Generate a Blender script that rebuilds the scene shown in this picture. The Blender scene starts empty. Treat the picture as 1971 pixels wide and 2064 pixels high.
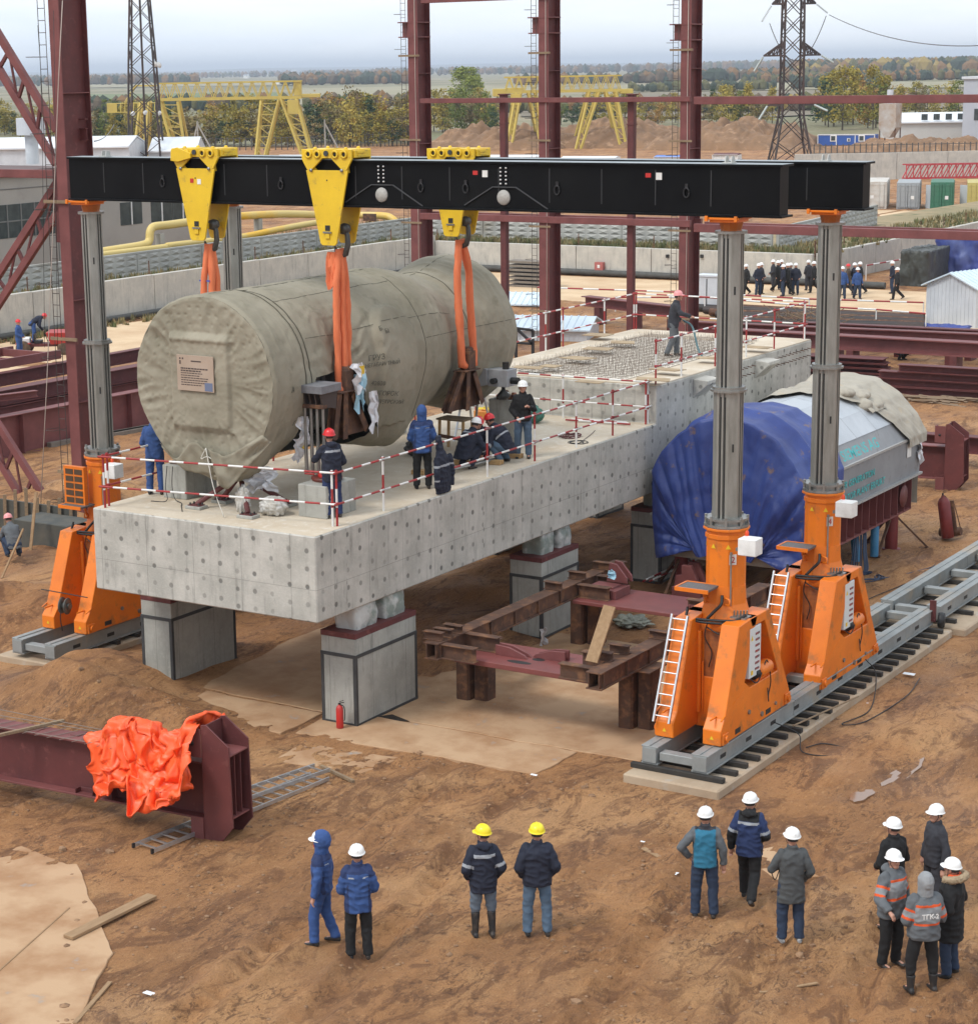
import bpy, bmesh, math, random
from mathutils import Vector as V, Matrix, noise
C = bpy.context.scene.collection
R = math.radians
rnd = random.Random(11)
# -- camera
FPX = 4175.44; CXP = 810.24; CYP = 1032.0
CAM = V((22.976, -31.54, 13.003)); YAW, PIT, ROL = -.5864, .2109, -.0178
_f = V((math.sin(YAW)*math.cos(PIT), math.cos(YAW)*math.cos(PIT), -math.sin(PIT)))
_r = V((math.cos(YAW), -math.sin(YAW), 0)); _u = _r.cross(_f)
_r, _u = math.cos(ROL)*_r+math.sin(ROL)*_u, -math.sin(ROL)*_r+math.cos(ROL)*_u
cam = bpy.data.cameras.new('camera'); camo = bpy.data.objects.new('camera', cam); C.objects.link(camo)
cam.sensor_fit = 'HORIZONTAL'; cam.sensor_width = 36; cam.lens = FPX/1971*36
cam.shift_x = (985.5-CXP)/1971; cam.shift_y = 0
cam.clip_start = .5; cam.clip_end = 40000
m3 = Matrix((_r, _u, -_f)).transposed(); camo.matrix_world = Matrix.Translation(CAM) @ m3.to_4x4()
bpy.context.scene.camera = camo
# -- sky, sun, exposure
SUN_EL, SUN_AZ = R(52), R(200)          # azimuth clockwise from +Y
w = bpy.data.worlds.new('World'); bpy.context.scene.world = w; w.use_nodes = True
nt = w.node_tree; nt.nodes.clear(); N = nt.nodes.new; L = nt.links.new
sky = N('ShaderNodeTexSky'); sky.sky_type = 'NISHITA'; sky.sun_disc = False
sky.sun_elevation = SUN_EL; sky.sun_rotation = SUN_AZ; sky.air_density = 1.2; sky.dust_density = 2.5
bg1 = N('ShaderNodeBackground'); bg1.inputs[1].default_value = .1; L(sky.outputs[0], bg1.inputs[0])
tc = N('ShaderNodeTexCoord'); mp = N('ShaderNodeMapping'); mp.inputs['Scale'].default_value = (1, 1, 7)
L(tc.outputs['Generated'], mp.inputs[0])
n1 = N('ShaderNodeTexNoise'); n1.inputs['Scale'].default_value = 3.2; n1.inputs['Detail'].default_value = 6; n1.inputs['Roughness'].default_value = .55; L(mp.outputs[0], n1.inputs[0])
cr = N('ShaderNodeValToRGB'); cr.color_ramp.elements[0].position = .32; cr.color_ramp.elements[1].position = .72
cr.color_ramp.elements[0].color = (.68, .775, .89, 1); cr.color_ramp.elements[1].color = (.96, .98, 1.0, 1); L(n1.outputs[0], cr.inputs[0])
bg2 = N('ShaderNodeBackground'); bg2.inputs[1].default_value = 1.04; L(cr.outputs[0], bg2.inputs[0])
mx = N('ShaderNodeMixShader'); mx.inputs[0].default_value = .90; L(bg1.outputs[0], mx.inputs[1]); L(bg2.outputs[0], mx.inputs[2])
wo = N('ShaderNodeOutputWorld'); L(mx.outputs[0], wo.inputs[0])
sl = bpy.data.lights.new('sun', 'SUN'); sl.energy = 1.5; sl.angle = R(16); sl.color = (1, .97, .92)
so = bpy.data.objects.new('sun', sl); C.objects.link(so)
so.rotation_euler = (R(90)-SUN_EL, 0, -SUN_AZ+math.pi)
_d = V((math.sin(SUN_AZ)*math.cos(SUN_EL), math.cos(SUN_AZ)*math.cos(SUN_EL), math.sin(SUN_EL)))
so.rotation_euler = (-_d).to_track_quat('-Z', 'Y').to_euler()
vs = bpy.context.scene.view_settings; vs.view_transform = 'Standard'; vs.look = 'None'; vs.exposure = .50; vs.gamma = 1
# -- where a point of the photograph lies on a plane of the place
def at(px, py, X=None, Y=None, Z=None):
 d = _f+(px-CXP)/FPX*_r-(py-CYP)/FPX*_u
 t = (X-CAM.x)/d.x if X is not None else (Y-CAM.y)/d.y if Y is not None else (Z-CAM.z)/d.z
 return CAM+t*d
# -- materials
MATS = {}
def nodes(m):
 m.use_nodes = True; t = m.node_tree; return t, t.nodes['Principled BSDF'], t.nodes.new, t.links.new
def mat(name, col, rough=.7, metal=0, col2=None, scale=2.0, lo=.35, hi=.7, bump=.0, bscale=40, spec=.5, stretch=None, col3=None, s3=.5, lo3=.55, hi3=.75, bdist=.01, alpha=1, trans=0):
 if name in MATS: return MATS[name]
 m = bpy.data.materials.new(name); MATS[name] = m; t, b, N, L = nodes(m)
 b.inputs['Base Color'].default_value = (*col, 1); b.inputs['Roughness'].default_value = rough; b.inputs['Metallic'].default_value = metal
 b.inputs['Specular IOR Level'].default_value = spec
 if trans: b.inputs['Transmission Weight'].default_value = trans
 if alpha < 1: b.inputs['Alpha'].default_value = alpha
 tc = N('ShaderNodeTexCoord'); src = tc.outputs['Object']
 if stretch:
  mp = N('ShaderNodeMapping'); mp.inputs['Scale'].default_value = stretch; L(src, mp.inputs[0]); src2 = mp.outputs[0]
 else: src2 = src
 last = None
 def layer(prev, c, sc, lo, hi, s):
  n = N('ShaderNodeTexNoise'); n.inputs['Scale'].default_value = sc; n.inputs['Detail'].default_value = 7; n.inputs['Roughness'].default_value = .62; L(s, n.inputs[0])
  mr = N('ShaderNodeMapRange'); mr.inputs[1].default_value = lo; mr.inputs[2].default_value = hi; L(n.outputs[0], mr.inputs[0])
  x = N('ShaderNodeMix'); x.data_type = 'RGBA'; L(mr.outputs[0], x.inputs[0])
  if prev is None: x.inputs[6].default_value = (*col, 1)
  else: L(prev, x.inputs[6])
  x.inputs[7].default_value = (*c, 1); return x.outputs[2]
 if col2: last = layer(None, col2, scale, lo, hi, src2)
 if col3: last = layer(last, col3, s3, lo3, hi3, src)
 if last: L(last, b.inputs['Base Color'])
 if bump:
  n = N('ShaderNodeTexNoise'); n.inputs['Scale'].default_value = bscale; n.inputs['Detail'].default_value = 5; L(src2, n.inputs[0])
  bp = N('ShaderNodeBump'); bp.inputs['Strength'].default_value = bump; bp.inputs['Distance'].default_value = bdist; L(n.outputs[0], bp.inputs['Height']); L(bp.outputs[0], b.inputs['Normal'])
 return m
# -- mesh builder
Z3 = V((0, 0, 1))
def frame(d, up=Z3):
 d = d.normalized(); s = d.cross(up)
 if s.length < 1e-4: s = d.cross(V((0, 1, 0)))
 s.normalize(); return d, s, s.cross(d).normalized()
class MB:
 def __init__(s): s.v = []; s.f = []; s.m = []; s.sm = []; s.mi = 0; s.smooth = False
 def add(s, vs, fs, smooth=None, mi=None):
  o = len(s.v); s.v += [tuple(p) for p in vs]
  for f in fs:
   s.f.append([i+o for i in f]); s.m.append(s.mi if mi is None else mi); s.sm.append(s.smooth if smooth is None else smooth)
  return s
 def hexa(s, p):   # p: bottom 4 ccw, top 4
  return s.add(p, [(3, 2, 1, 0), (4, 5, 6, 7), (0, 1, 5, 4), (1, 2, 6, 5), (2, 3, 7, 6), (3, 0, 4, 7)])
 def box(s, x0, y0, z0, x1, y1, z1):
  return s.hexa([(x0, y0, z0), (x1, y0, z0), (x1, y1, z0), (x0, y1, z0), (x0, y0, z1), (x1, y0, z1), (x1, y1, z1), (x0, y1, z1)])
 def bar(s, p, q, w, h, up=Z3):
  p, q = V(p), V(q); d, a, b = frame(q-p, V(up)); a = a*w/2; b = b*h/2
  return s.hexa([p-a-b, p+a-b, p+a+b, p-a+b, q-a-b, q+a-b, q+a+b, q-a+b])
 def tube(s, p, q, r0, r1=None, n=10, cap=True):
  if r1 is None: r1 = r0
  p, q = V(p), V(q); d, a, b = frame(q-p); vs = []
  for c, r in ((p, r0), (q, r1)):
   for i in range(n):
    t = 2*math.pi*i/n; vs.append(c+a*(r*math.cos(t))+b*(r*math.sin(t)))
  fs = [(i, (i+1) % n, n+(i+1) % n, n+i) for i in range(n)]
  s.add(vs, fs, smooth=n > 6)
  if cap: s.add(vs, [tuple(range(n))[::-1], tuple(range(n, 2*n))], smooth=False)
  return s
 def path(s, pts, r, n=6, rr=None, closed=False):
  pts = [V(p) for p in pts]; k = len(pts); vs = []; a = None
  for i, p in enumerate(pts):
   d = (pts[min(i+1, k-1)]-pts[max(i-1, 0)]).normalized()
   if a is None: _, a, _b = frame(d)
   a = (a-d*a.dot(d)); a = a.normalized() if a.length > 1e-5 else frame(d)[1]
   b = d.cross(a); q = r if rr is None else rr[i]
   for j in range(n):
    t = 2*math.pi*j/n; vs.append(p+a*(q*math.cos(t))+b*(q*math.sin(t)))
  fs = [(i*n+j, i*n+(j+1) % n, (i+1)*n+(j+1) % n, (i+1)*n+j) for i in range(k-1) for j in range(n)]
  s.add(vs, fs+[tuple(range(n))[::-1], tuple(range((k-1)*n, k*n))], smooth=True); return s
 def prism(s, poly, vec):
  n = len(poly); poly = [V(p) for p in poly]; vec = V(vec)
  return s.add(poly+[p+vec for p in poly], [tuple(range(n))[::-1], tuple(range(n, 2*n))]+[(i, (i+1) % n, n+(i+1) % n, n+i) for i in range(n)])
 def ibeam(s, p, q, h, w, tf=.02, tw=.015, up=Z3):
  p, q = V(p), V(q); d, a, b = frame(q-p, V(up))
  s.bar(p+b*(h-tf)/2, q+b*(h-tf)/2, w, tf, up); s.bar(p-b*(h-tf)/2, q-b*(h-tf)/2, w, tf, up); s.bar(p, q, tw, h-2*tf, up); return s
 def channel(s, p, q, h, w, t=.012, side=1, up=Z3):
  p, q = V(p), V(q); d, a, b = frame(q-p, V(up)); o = a*side*(w/2)
  s.bar(p+b*(h-t)/2+o, q+b*(h-t)/2+o, w, t, up); s.bar(p-b*(h-t)/2+o, q-b*(h-t)/2+o, w, t, up); s.bar(p+a*side*t/2, q+a*side*t/2, t, h-2*t, up); return s
 def lathe(s, prof, o=(0, 0, 0), axis=(0, 0, 1), n=20, smooth=True):
  o = V(o); d, a, b = frame(V(axis), V((0, 1, 0)) if abs(V(axis).normalized().z) > .9 else Z3); vs = []
  for r, z in prof:
   for i in range(n):
    t = 2*math.pi*i/n; vs.append(o+d*z+a*(r*math.cos(t))+b*(r*math.sin(t)))
  k = len(prof); fs = [(i*n+j, i*n+(j+1) % n, (i+1)*n+(j+1) % n, (i+1)*n+j) for i in range(k-1) for j in range(n)]
  s.add(vs, fs, smooth=smooth)
  if prof[0][0] > 1e-4: s.add(vs, [tuple(range(n))[::-1]], smooth=False)
  if prof[-1][0] > 1e-4: s.add(vs, [tuple(range((k-1)*n, k*n))], smooth=False)
  return s
 def grid(s, nu, nv, fn, smooth=True, wrap=False):
  vs = [fn(i/(nu-(0 if wrap else 1)), j/(nv-1)) for i in range(nu) for j in range(nv)]
  fs = [(i*nv+j, ((i+1) % nu)*nv+j, ((i+1) % nu)*nv+j+1, i*nv+j+1) for i in range(nu if wrap else nu-1) for j in range(nv-1)]
  return s.add(vs, fs, smooth=smooth)
 def build(s, name, mats, parent=None, bevel=0, recalc=True, local=False, label=None, displace=None):
  me = bpy.data.meshes.new(name); off = V((0, 0, 0))
  if parent is not None and not local: off = wloc(parent)
  if displace: s.v = [displace(V(p)) for p in s.v]
  me.from_pydata([V(p)-off for p in s.v] if off.length else s.v, [], s.f)
  if not isinstance(mats, (list, tuple)): mats = [mats]
  for m in mats: me.materials.append(m)
  me.polygons.foreach_set('material_index', [min(i, len(mats)-1) for i in s.m]); me.polygons.foreach_set('use_smooth', s.sm)
  if recalc:
   bm = bmesh.new(); bm.from_mesh(me); bmesh.ops.recalc_face_normals(bm, faces=bm.faces[:]); bm.to_mesh(me); bm.free()
  me.update()
  o = bpy.data.objects.new(name, me); C.objects.link(o)
  if parent is not None: o.parent = parent; reg(parent, o)
  if bevel:
   b = o.modifiers.new('bevel', 'BEVEL'); b.width = bevel; b.segments = 1; b.limit_method = 'ANGLE'; b.angle_limit = R(40)
  if label: o['label'] = label
  return o
KIDS = {}
def reg(p, o):
 if p is not None: KIDS.setdefault(p.name, []).append(o)
def wloc(o):
 p = V((0, 0, 0))
 while o is not None: p = p+o.location; o = o.parent
 return p
def tag(o, label=None, cat=None, group=None, kind=None):
 if label: o['label'] = label
 if cat: o['category'] = cat
 if group: o['group'] = group
 if kind: o['kind'] = kind
 return o
def thing(name, label, cat, loc=(0, 0, 0), rz=0, group=None):
 o = bpy.data.objects.new(name, None); C.objects.link(o); o.location = loc; o.rotation_euler = (0, 0, rz); o.empty_display_size = .2
 return tag(o, label, cat, group)
def kids(o): return KIDS.get(o.name, [])
def dup(o, loc=None, rz=None, label=None, group=None, parent=None, sc=None):
 c = o.copy(); C.objects.link(c)
 if parent is not None: c.parent = parent; reg(parent, c)
 for ch in kids(o): dup(ch, parent=c)
 if loc is not None: c.location = loc
 if rz is not None: c.rotation_euler = (0, 0, rz)
 if sc is not None: c.scale = (sc, sc, sc) if not isinstance(sc, tuple) else sc
 if label: c['label'] = label
 if group: c['group'] = group
 return c
def text(s, size, mt, M, parent=None, name='lettering', depth=.003, thick=0, xs=1):
 cu = bpy.data.curves.new(name, 'FONT'); cu.body = s; cu.size = size; cu.extrude = depth; cu.align_x = 'LEFT'; cu.resolution_u = 3; cu.offset = thick
 t = bpy.data.objects.new('t', cu); C.objects.link(t); dg = bpy.context.evaluated_depsgraph_get()
 me = bpy.data.meshes.new_from_object(t.evaluated_get(dg)); bpy.data.objects.remove(t); me.transform(M @ Matrix.Diagonal((xs, 1, 1, 1)))
 me.materials.clear(); me.materials.append(mt); o = bpy.data.objects.new(name, me); C.objects.link(o)
 if parent is not None: me.transform(Matrix.Translation(-wloc(parent))); o.parent = parent; reg(parent, o)
 return o
def basis(o, x, y):
 x = V(x).normalized(); y = V(y).normalized(); z = x.cross(y)
 return Matrix.Translation(V(o)) @ Matrix((x, y, z)).transposed().to_4x4()
def nz(p, s, d=4, seed=0): return noise.fractal(V(p)*s+V((seed*7.3, seed*3.1, seed*5.7)), .6, 2.1, d)
def rope(pts, sag=0, n=12):
 out = []
 for a, b in zip(pts, pts[1:]):
  a, b = V(a), V(b)
  for i in range(n): t = i/n; q = a.lerp(b, t); q.z -= sag*4*t*(1-t); out.append(q)
 return out+[V(pts[-1])]
def smoothpts(pts, n=6):
 P = [V(p) for p in pts]; P = [2*P[0]-P[1]]+P+[2*P[-1]-P[-2]]; out = []
 for i in range(1, len(P)-2):
  p0, p1, p2, p3 = P[i-1:i+3]
  for k in range(n):
   t = k/n; out.append(.5*((2*p1)+(-p0+p2)*t+(2*p0-5*p1+4*p2-p3)*t*t+(-p0+3*p1-3*p2+p3)*t**3))
 return out+[P[-2]]
ONE = 'first second third fourth fifth sixth seventh eighth ninth tenth eleventh twelfth thirteenth fourteenth fifteenth sixteenth seventeenth eighteenth nineteenth twentieth'.split()
def nth(i):
 if i < 20: return ONE[i]
 t = ['twenty', 'thirty', 'forty', 'fifty'][(i+1)//10-2]
 return t+'-'+ONE[(i+1) % 10-1] if (i+1) % 10 else t[:-1]+'ieth'
# == materials of the place
def M2(N, L, op, a, b=None, c=None):
 n = N('ShaderNodeMath'); n.operation = op
 for i, x in enumerate((a, b, c)):
  if x is None: continue
  if isinstance(x, (int, float)): n.inputs[i].default_value = x
  else: L(x, n.inputs[i])
 return n.outputs[0]
def mixc(N, L, fac, a, b):
 x = N('ShaderNodeMix'); x.data_type = 'RGBA'
 for i, q in ((0, fac), (6, a), (7, b)):
  if isinstance(q, tuple): x.inputs[i].default_value = (*q, 1)
  elif isinstance(q, (int, float)): x.inputs[i].default_value = q
  else: L(q, x.inputs[i])
 return x.outputs[2]
def noi(N, L, src, sc, det=6, rough=.6, dist=0):
 n = N('ShaderNodeTexNoise'); n.inputs['Scale'].default_value = sc; n.inputs['Detail'].default_value = det; n.inputs['Roughness'].default_value = rough; n.inputs['Distortion'].default_value = dist; L(src, n.inputs[0]); return n.outputs[0]
def rng(N, L, v, a, b, c=0, d=1):
 m = N('ShaderNodeMapRange'); m.interpolation_type = 'SMOOTHSTEP'
 for i, q in enumerate((v, a, b, c, d)):
  if isinstance(q, (int, float)): m.inputs[i].default_value = q
  else: L(q, m.inputs[i])
 return m.outputs[0]
def mapped(N, L, src, sc, rot=(0, 0, 0), loc=(0, 0, 0)):
 mp = N('ShaderNodeMapping'); mp.inputs['Scale'].default_value = sc; mp.inputs['Rotation'].default_value = rot; mp.inputs['Location'].default_value = loc; L(src, mp.inputs[0]); return mp.outputs[0]
def concrete(name, c1, c2, holes=True, seams=True, du=.52, dv=.40):
 m = bpy.data.materials.new(name); MATS[name] = m; t, b, N, L = nodes(m)
 g = N('ShaderNodeNewGeometry'); P = g.outputs['Position']
 sp = N('ShaderNodeSeparateXYZ'); L(P, sp.inputs[0]); sn = N('ShaderNodeSeparateXYZ'); L(g.outputs['Normal'], sn.inputs[0])
 ax = M2(N, L, 'GREATER_THAN', M2(N, L, 'ABSOLUTE', sn.outputs[0]), .6); ay = M2(N, L, 'GREATER_THAN', M2(N, L, 'ABSOLUTE', sn.outputs[1]), .6)
 side = M2(N, L, 'MAXIMUM', ax, ay)
 u = M2(N, L, 'ADD', M2(N, L, 'MULTIPLY', sp.outputs[1], ax), M2(N, L, 'MULTIPLY', sp.outputs[0], ay)); v = sp.outputs[2]
 col = mixc(N, L, rng(N, L, noi(N, L, P, 1.1, 8, .65), .35, .68), c1, c2)
 cmb = N('ShaderNodeCombineXYZ'); L(u, cmb.inputs[0]); L(M2(N, L, 'MULTIPLY', v, .12), cmb.inputs[1])
 st = rng(N, L, noi(N, L, cmb.outputs[0], 7, 5, .6), .5, .8)
 drk = tuple(x*.5 for x in c1)
 col = mixc(N, L, M2(N, L, 'MULTIPLY', M2(N, L, 'MULTIPLY', st, side), .7), col, drk)
 col = mixc(N, L, M2(N, L, 'MULTIPLY', rng(N, L, noi(N, L, P, 14, 4), .5, .75), .25), col, tuple(min(1, x*1.25) for x in c2))
 h = None
 if holes:
  off = M2(N, L, 'MULTIPLY', M2(N, L, 'FLOOR', M2(N, L, 'DIVIDE', u, 1.04)), .11)
  cu = M2(N, L, 'SUBTRACT', M2(N, L, 'FRACT', M2(N, L, 'DIVIDE', u, du)), .5); cv = M2(N, L, 'SUBTRACT', M2(N, L, 'FRACT', M2(N, L, 'DIVIDE', M2(N, L, 'ADD', v, off), dv)), .5)
  wb = M2(N, L, 'MULTIPLY', M2(N, L, 'SUBTRACT', noi(N, L, P, 2.5, 2), .5), .03)
  dd = M2(N, L, 'SQRT', M2(N, L, 'ADD', M2(N, L, 'POWER', M2(N, L, 'MULTIPLY', cu, du), 2), M2(N, L, 'POWER', M2(N, L, 'MULTIPLY', cv, dv), 2)))
  hole = rng(N, L, M2(N, L, 'ADD', dd, wb), .066, .036)
  id_ = N('ShaderNodeCombineXYZ'); L(M2(N, L, 'FLOOR', M2(N, L, 'DIVIDE', u, du)), id_.inputs[0]); L(M2(N, L, 'FLOOR', M2(N, L, 'DIVIDE', M2(N, L, 'ADD', v, off), dv)), id_.inputs[1])
  wn = N('ShaderNodeTexWhiteNoise'); L(id_.outputs[0], wn.inputs[0])
  hm = M2(N, L, 'MULTIPLY', M2(N, L, 'MULTIPLY', hole, side), M2(N, L, 'MULTIPLY_ADD', wn.outputs[0], .6, .28))
  col = mixc(N, L, hm, col, tuple(x*.3 for x in c1)); h = hm
 if seams:
  sm = M2(N, L, 'ABSOLUTE', M2(N, L, 'SUBTRACT', M2(N, L, 'FRACT', M2(N, L, 'DIVIDE', u, 1.22)), .5))
  ln = M2(N, L, 'MULTIPLY', M2(N, L, 'LESS_THAN', sm, .006), side)
  sv = M2(N, L, 'LESS_THAN', M2(N, L, 'ABSOLUTE', M2(N, L, 'SUBTRACT', v, 3.12)), .006)
  ln = M2(N, L, 'MAXIMUM', ln, M2(N, L, 'MULTIPLY', sv, side)); col = mixc(N, L, M2(N, L, 'MULTIPLY', ln, .5), col, tuple(x*.4 for x in c1))
 L(col, b.inputs['Base Color']); b.inputs['Roughness'].default_value = .88
 bp = N('ShaderNodeBump'); bp.inputs['Strength'].default_value = .35; bp.inputs['Distance'].default_value = .02
 hh = noi(N, L, P, 22, 6)
 if h is not None: hh = M2(N, L, 'SUBTRACT', hh, M2(N, L, 'MULTIPLY', h, .8))
 L(hh, bp.inputs['Height']); L(bp.outputs[0], b.inputs['Normal']); return m
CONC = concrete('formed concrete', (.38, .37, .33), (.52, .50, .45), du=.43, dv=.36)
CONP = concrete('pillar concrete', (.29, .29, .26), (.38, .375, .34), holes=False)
WALLC = concrete('wall concrete', (.42, .40, .36), (.52, .49, .43), holes=False, seams=False)
DECK = mat('deck concrete', (.60, .525, .415), .9, col2=(.48, .39, .28), scale=.8, col3=(.64, .59, .51), s3=5, bump=.3, bscale=30)
OLDC = mat('old concrete', (.42, .40, .36), .9, col2=(.30, .285, .25), scale=.9, bump=.4, bscale=12, stretch=(1, 1, .5))
def ground_mat():
 m = bpy.data.materials.new('mud'); t, b, N, L = nodes(m); g = N('ShaderNodeNewGeometry'); P = g.outputs['Position']
 warp = mapped(N, L, P, (1, .45, 1), (0, 0, .12))
 c = mixc(N, L, rng(N, L, noi(N, L, warp, .55, 9, .62, .6), .38, .64), (.415, .205, .084), (.285, .138, .058))
 c = mixc(N, L, M2(N, L, 'MULTIPLY', rng(N, L, noi(N, L, P, .23, 6, .6), .48, .62), .7), c, (.51, .285, .130))
 rough_ = rng(N, L, noi(N, L, warp, 1.1, 10, .72, 1.2), .50, .60)
 c = mixc(N, L, M2(N, L, 'MULTIPLY', rough_, .70), c, (.145, .064, .030))
 c = mixc(N, L, M2(N, L, 'MULTIPLY', M2(N, L, 'MULTIPLY', rng(N, L, noi(N, L, warp, 7, 6, .75, 1.5), .50, .60), rng(N, L, noi(N, L, P, .8, 3), .42, .6)), .75), c, (.10, .047, .024))
 c = mixc(N, L, M2(N, L, 'MULTIPLY', rng(N, L, noi(N, L, warp, 13, 8, .8), .54, .68), .6), c, (.62, .37, .18))
 c = mixc(N, L, M2(N, L, 'MULTIPLY', rng(N, L, noi(N, L, warp, 18, 8, .8, .6), .53, .64), .55), c, (.15, .07, .032))
 c = mixc(N, L, M2(N, L, 'MULTIPLY', rng(N, L, noi(N, L, P, 42, 3, .6), .60, .68), .6), c, (.09, .05, .03))
 pz = N('ShaderNodeSeparateXYZ'); L(P, pz.inputs[0])
 ps = N('ShaderNodeSeparateXYZ'); L(P, ps.inputs[0])
 far = rng(N, L, M2(N, L, 'ADD', M2(N, L, 'MULTIPLY', ps.outputs[0], -.55), M2(N, L, 'MULTIPLY', ps.outputs[1], .83)), 318, 345)
 fc = mixc(N, L, rng(N, L, noi(N, L, mapped(N, L, P, (.004, .0012, 1), (0, 0, -.6)), 2.2, 5, .55), .44, .56), (.165, .150, .075), (.27, .225, .140))
 fc = mixc(N, L, M2(N, L, 'MULTIPLY', rng(N, L, noi(N, L, P, .03, 6, .6), .5, .6), .5), fc, (.13, .14, .06))
 c = mixc(N, L, far, c, fc)
 L(c, b.inputs['Base Color'])
 wet = noi(N, L, warp, .9, 5, .6); L(rng(N, L, wet, .35, .62, .62, .95), b.inputs['Roughness']); b.inputs['Specular IOR Level'].default_value = .35
 bp = N('ShaderNodeBump'); bp.inputs['Strength'].default_value = .9; bp.inputs['Distance'].default_value = .09
 L(M2(N, L, 'ADD', noi(N, L, warp, 6, 10, .75, 1), M2(N, L, 'MULTIPLY', noi(N, L, P, 26, 6, .7), .5)), bp.inputs['Height'])
 fd = M2(N, L, 'SUBTRACT', 1, far); L(M2(N, L, 'MULTIPLY', fd, .9), bp.inputs['Strength'])
 L(bp.outputs[0], b.inputs['Normal']); return m
MUD = ground_mat()
# == ground
HEAPS = [(-6.7, .9, 1.3, 1.5, .62), (-5.2, -.2, 2.2, .8, .42), (-3.4, -.6, 1.2, .6, .25), (-12.2, 4.5, 2.0, 2, .55), (-15.5, 8.5, 3, 2.5, .35), (-14, 3.0, 2.5, 1.5, .5), (-11, 9.8, 1.6, 2.5, .8), (-19, 14, 2.5, 3, 1.0),
         (-10.5, 20, 3, 4, .4), (-18, 24, 5, 3, .7), (-5.6, 3.4, .5, 1.6, .35), (9.2, 24, 3, 4, .35), (12, 30, 4, 3, .4), (9.8, 6.5, 1.0, 2.5, .12),
         (-35, 66, 6, 3, .5), (4, 42, 5, 4, .5), (-3.4, -7.4, 1.6, .9, .28), (15.5, .8, 1.0, 1.3, .2), (14.6, -1.6, .9, .9, .15), (-1.8, 8.2, 1.2, 2.2, .3), (-3.6, 12, 1.5, 3, .5)]
FLAT = [(-5.0, 1.0, 8.4, 12.5), (6.0, .9, 8.4, 30), (-9.9, 1.0, -7.7, 9), (-60, 40, 40, 100), (-1.5, -13.5, 3.4, -8.4)]     # levelled patches
def gz(x, y):
 if abs(x)+abs(y) > 400: return 0
 z = 0
 for (a, b, rx, ry, h) in HEAPS:
  q = ((x-a)/rx)**2+((y-b)/ry)**2
  if q < 6: z += h*math.exp(-q)*(1+.45*noise.noise(V((x*1.3, y*1.3, a))))
 k = 1.0
 for (x0, y0, x1, y1) in FLAT:
  d = max(x0-x, x-x1, y0-y, y-y1, 0)
  k = min(k, min(1, d/1.2))
 p = V((x, y*.45, 0)); q = V((x*.97+y*.10, y*.33, 3.1))
 rut = noise.fractal(q*1.5, .7, 2.1, 4)*.045+abs(noise.noise(q*2.7))*.03
 rough = noise.fractal(V((x, y, 1.7))*2.4, .75, 2.2, 5)*.028
 patch = max(0, min(1, .5+1.6*noise.noise(V((x*.35, y*.22, 9.0)))))
 cm = max(0, min(1, (noise.noise(V((x*.55, y*.30, 4.4)))-.02)*4))*k
 if cm > 0:
  p5 = V((x*4.6, y*3.2, .5)); z += cm*(.075*max(0, noise.noise(p5)+.15)+.05*abs(noise.noise(V((x*9, y*5, 2))))+.03*noise.noise(V((x*15, y*11, 6)))+.03*noise.noise(V((x*2.2, y*.5, 7))))
 for tx, ph in ((-6.2, 1), (-4.6, 1), (-.9, 0), (.9, 0), (3.1, 2), (4.7, 2)):       # wheel tracks
  q_ = (x-9.5+.16*y+.4*math.sin(y*.25+ph)-tx)/.20
  if abs(q_) < 3: z += k*(-.13*math.exp(-q_*q_)+.075*math.exp(-(abs(q_)-1.7)**2*3))*(.75+.7*noise.noise(V((x*2.5, y*3.5, 3))))*(1 if y < .5 else 0)
 z += (rut+rough)*(.35+patch)*(.12+.88*k)
 return z
def ground():
 def axis(lo, hi, fine, mid, mstep, far):
  a = []; v = lo
  while v <= hi: a.append(v); v += fine
  v = hi
  while v < mid[1]: v += mstep; a.append(v)
  st = mstep
  while v < far: st *= 1.16; v += st; a.append(v)
  v = lo; b = []
  while v > mid[0]: v -= mstep; b.append(v)
  st = mstep
  while v > -far: st *= 1.16; v -= st; b.append(v)
  return b[::-1]+a
 xs = axis(-8, 17.5, .06, (-42, 24), .33, 16000); ys = axis(-14, 3.0, .06, (-20, 66), .33, 16000)
 nx, ny = len(xs), len(ys); vs = [(x, y, gz(x, y)) for x in xs for y in ys]
 fs = [(i*ny+j, (i+1)*ny+j, (i+1)*ny+j+1, i*ny+j+1) for i in range(nx-1) for j in range(ny-1)]
 me = bpy.data.meshes.new('ground'); me.from_pydata(vs, [], fs); me.materials.append(MUD); me.polygons.foreach_set('use_smooth', [True]*len(fs)); me.update()
 o = bpy.data.objects.new('ground', me); C.objects.link(o); o['kind'] = 'structure'; return o
ground()
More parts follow.
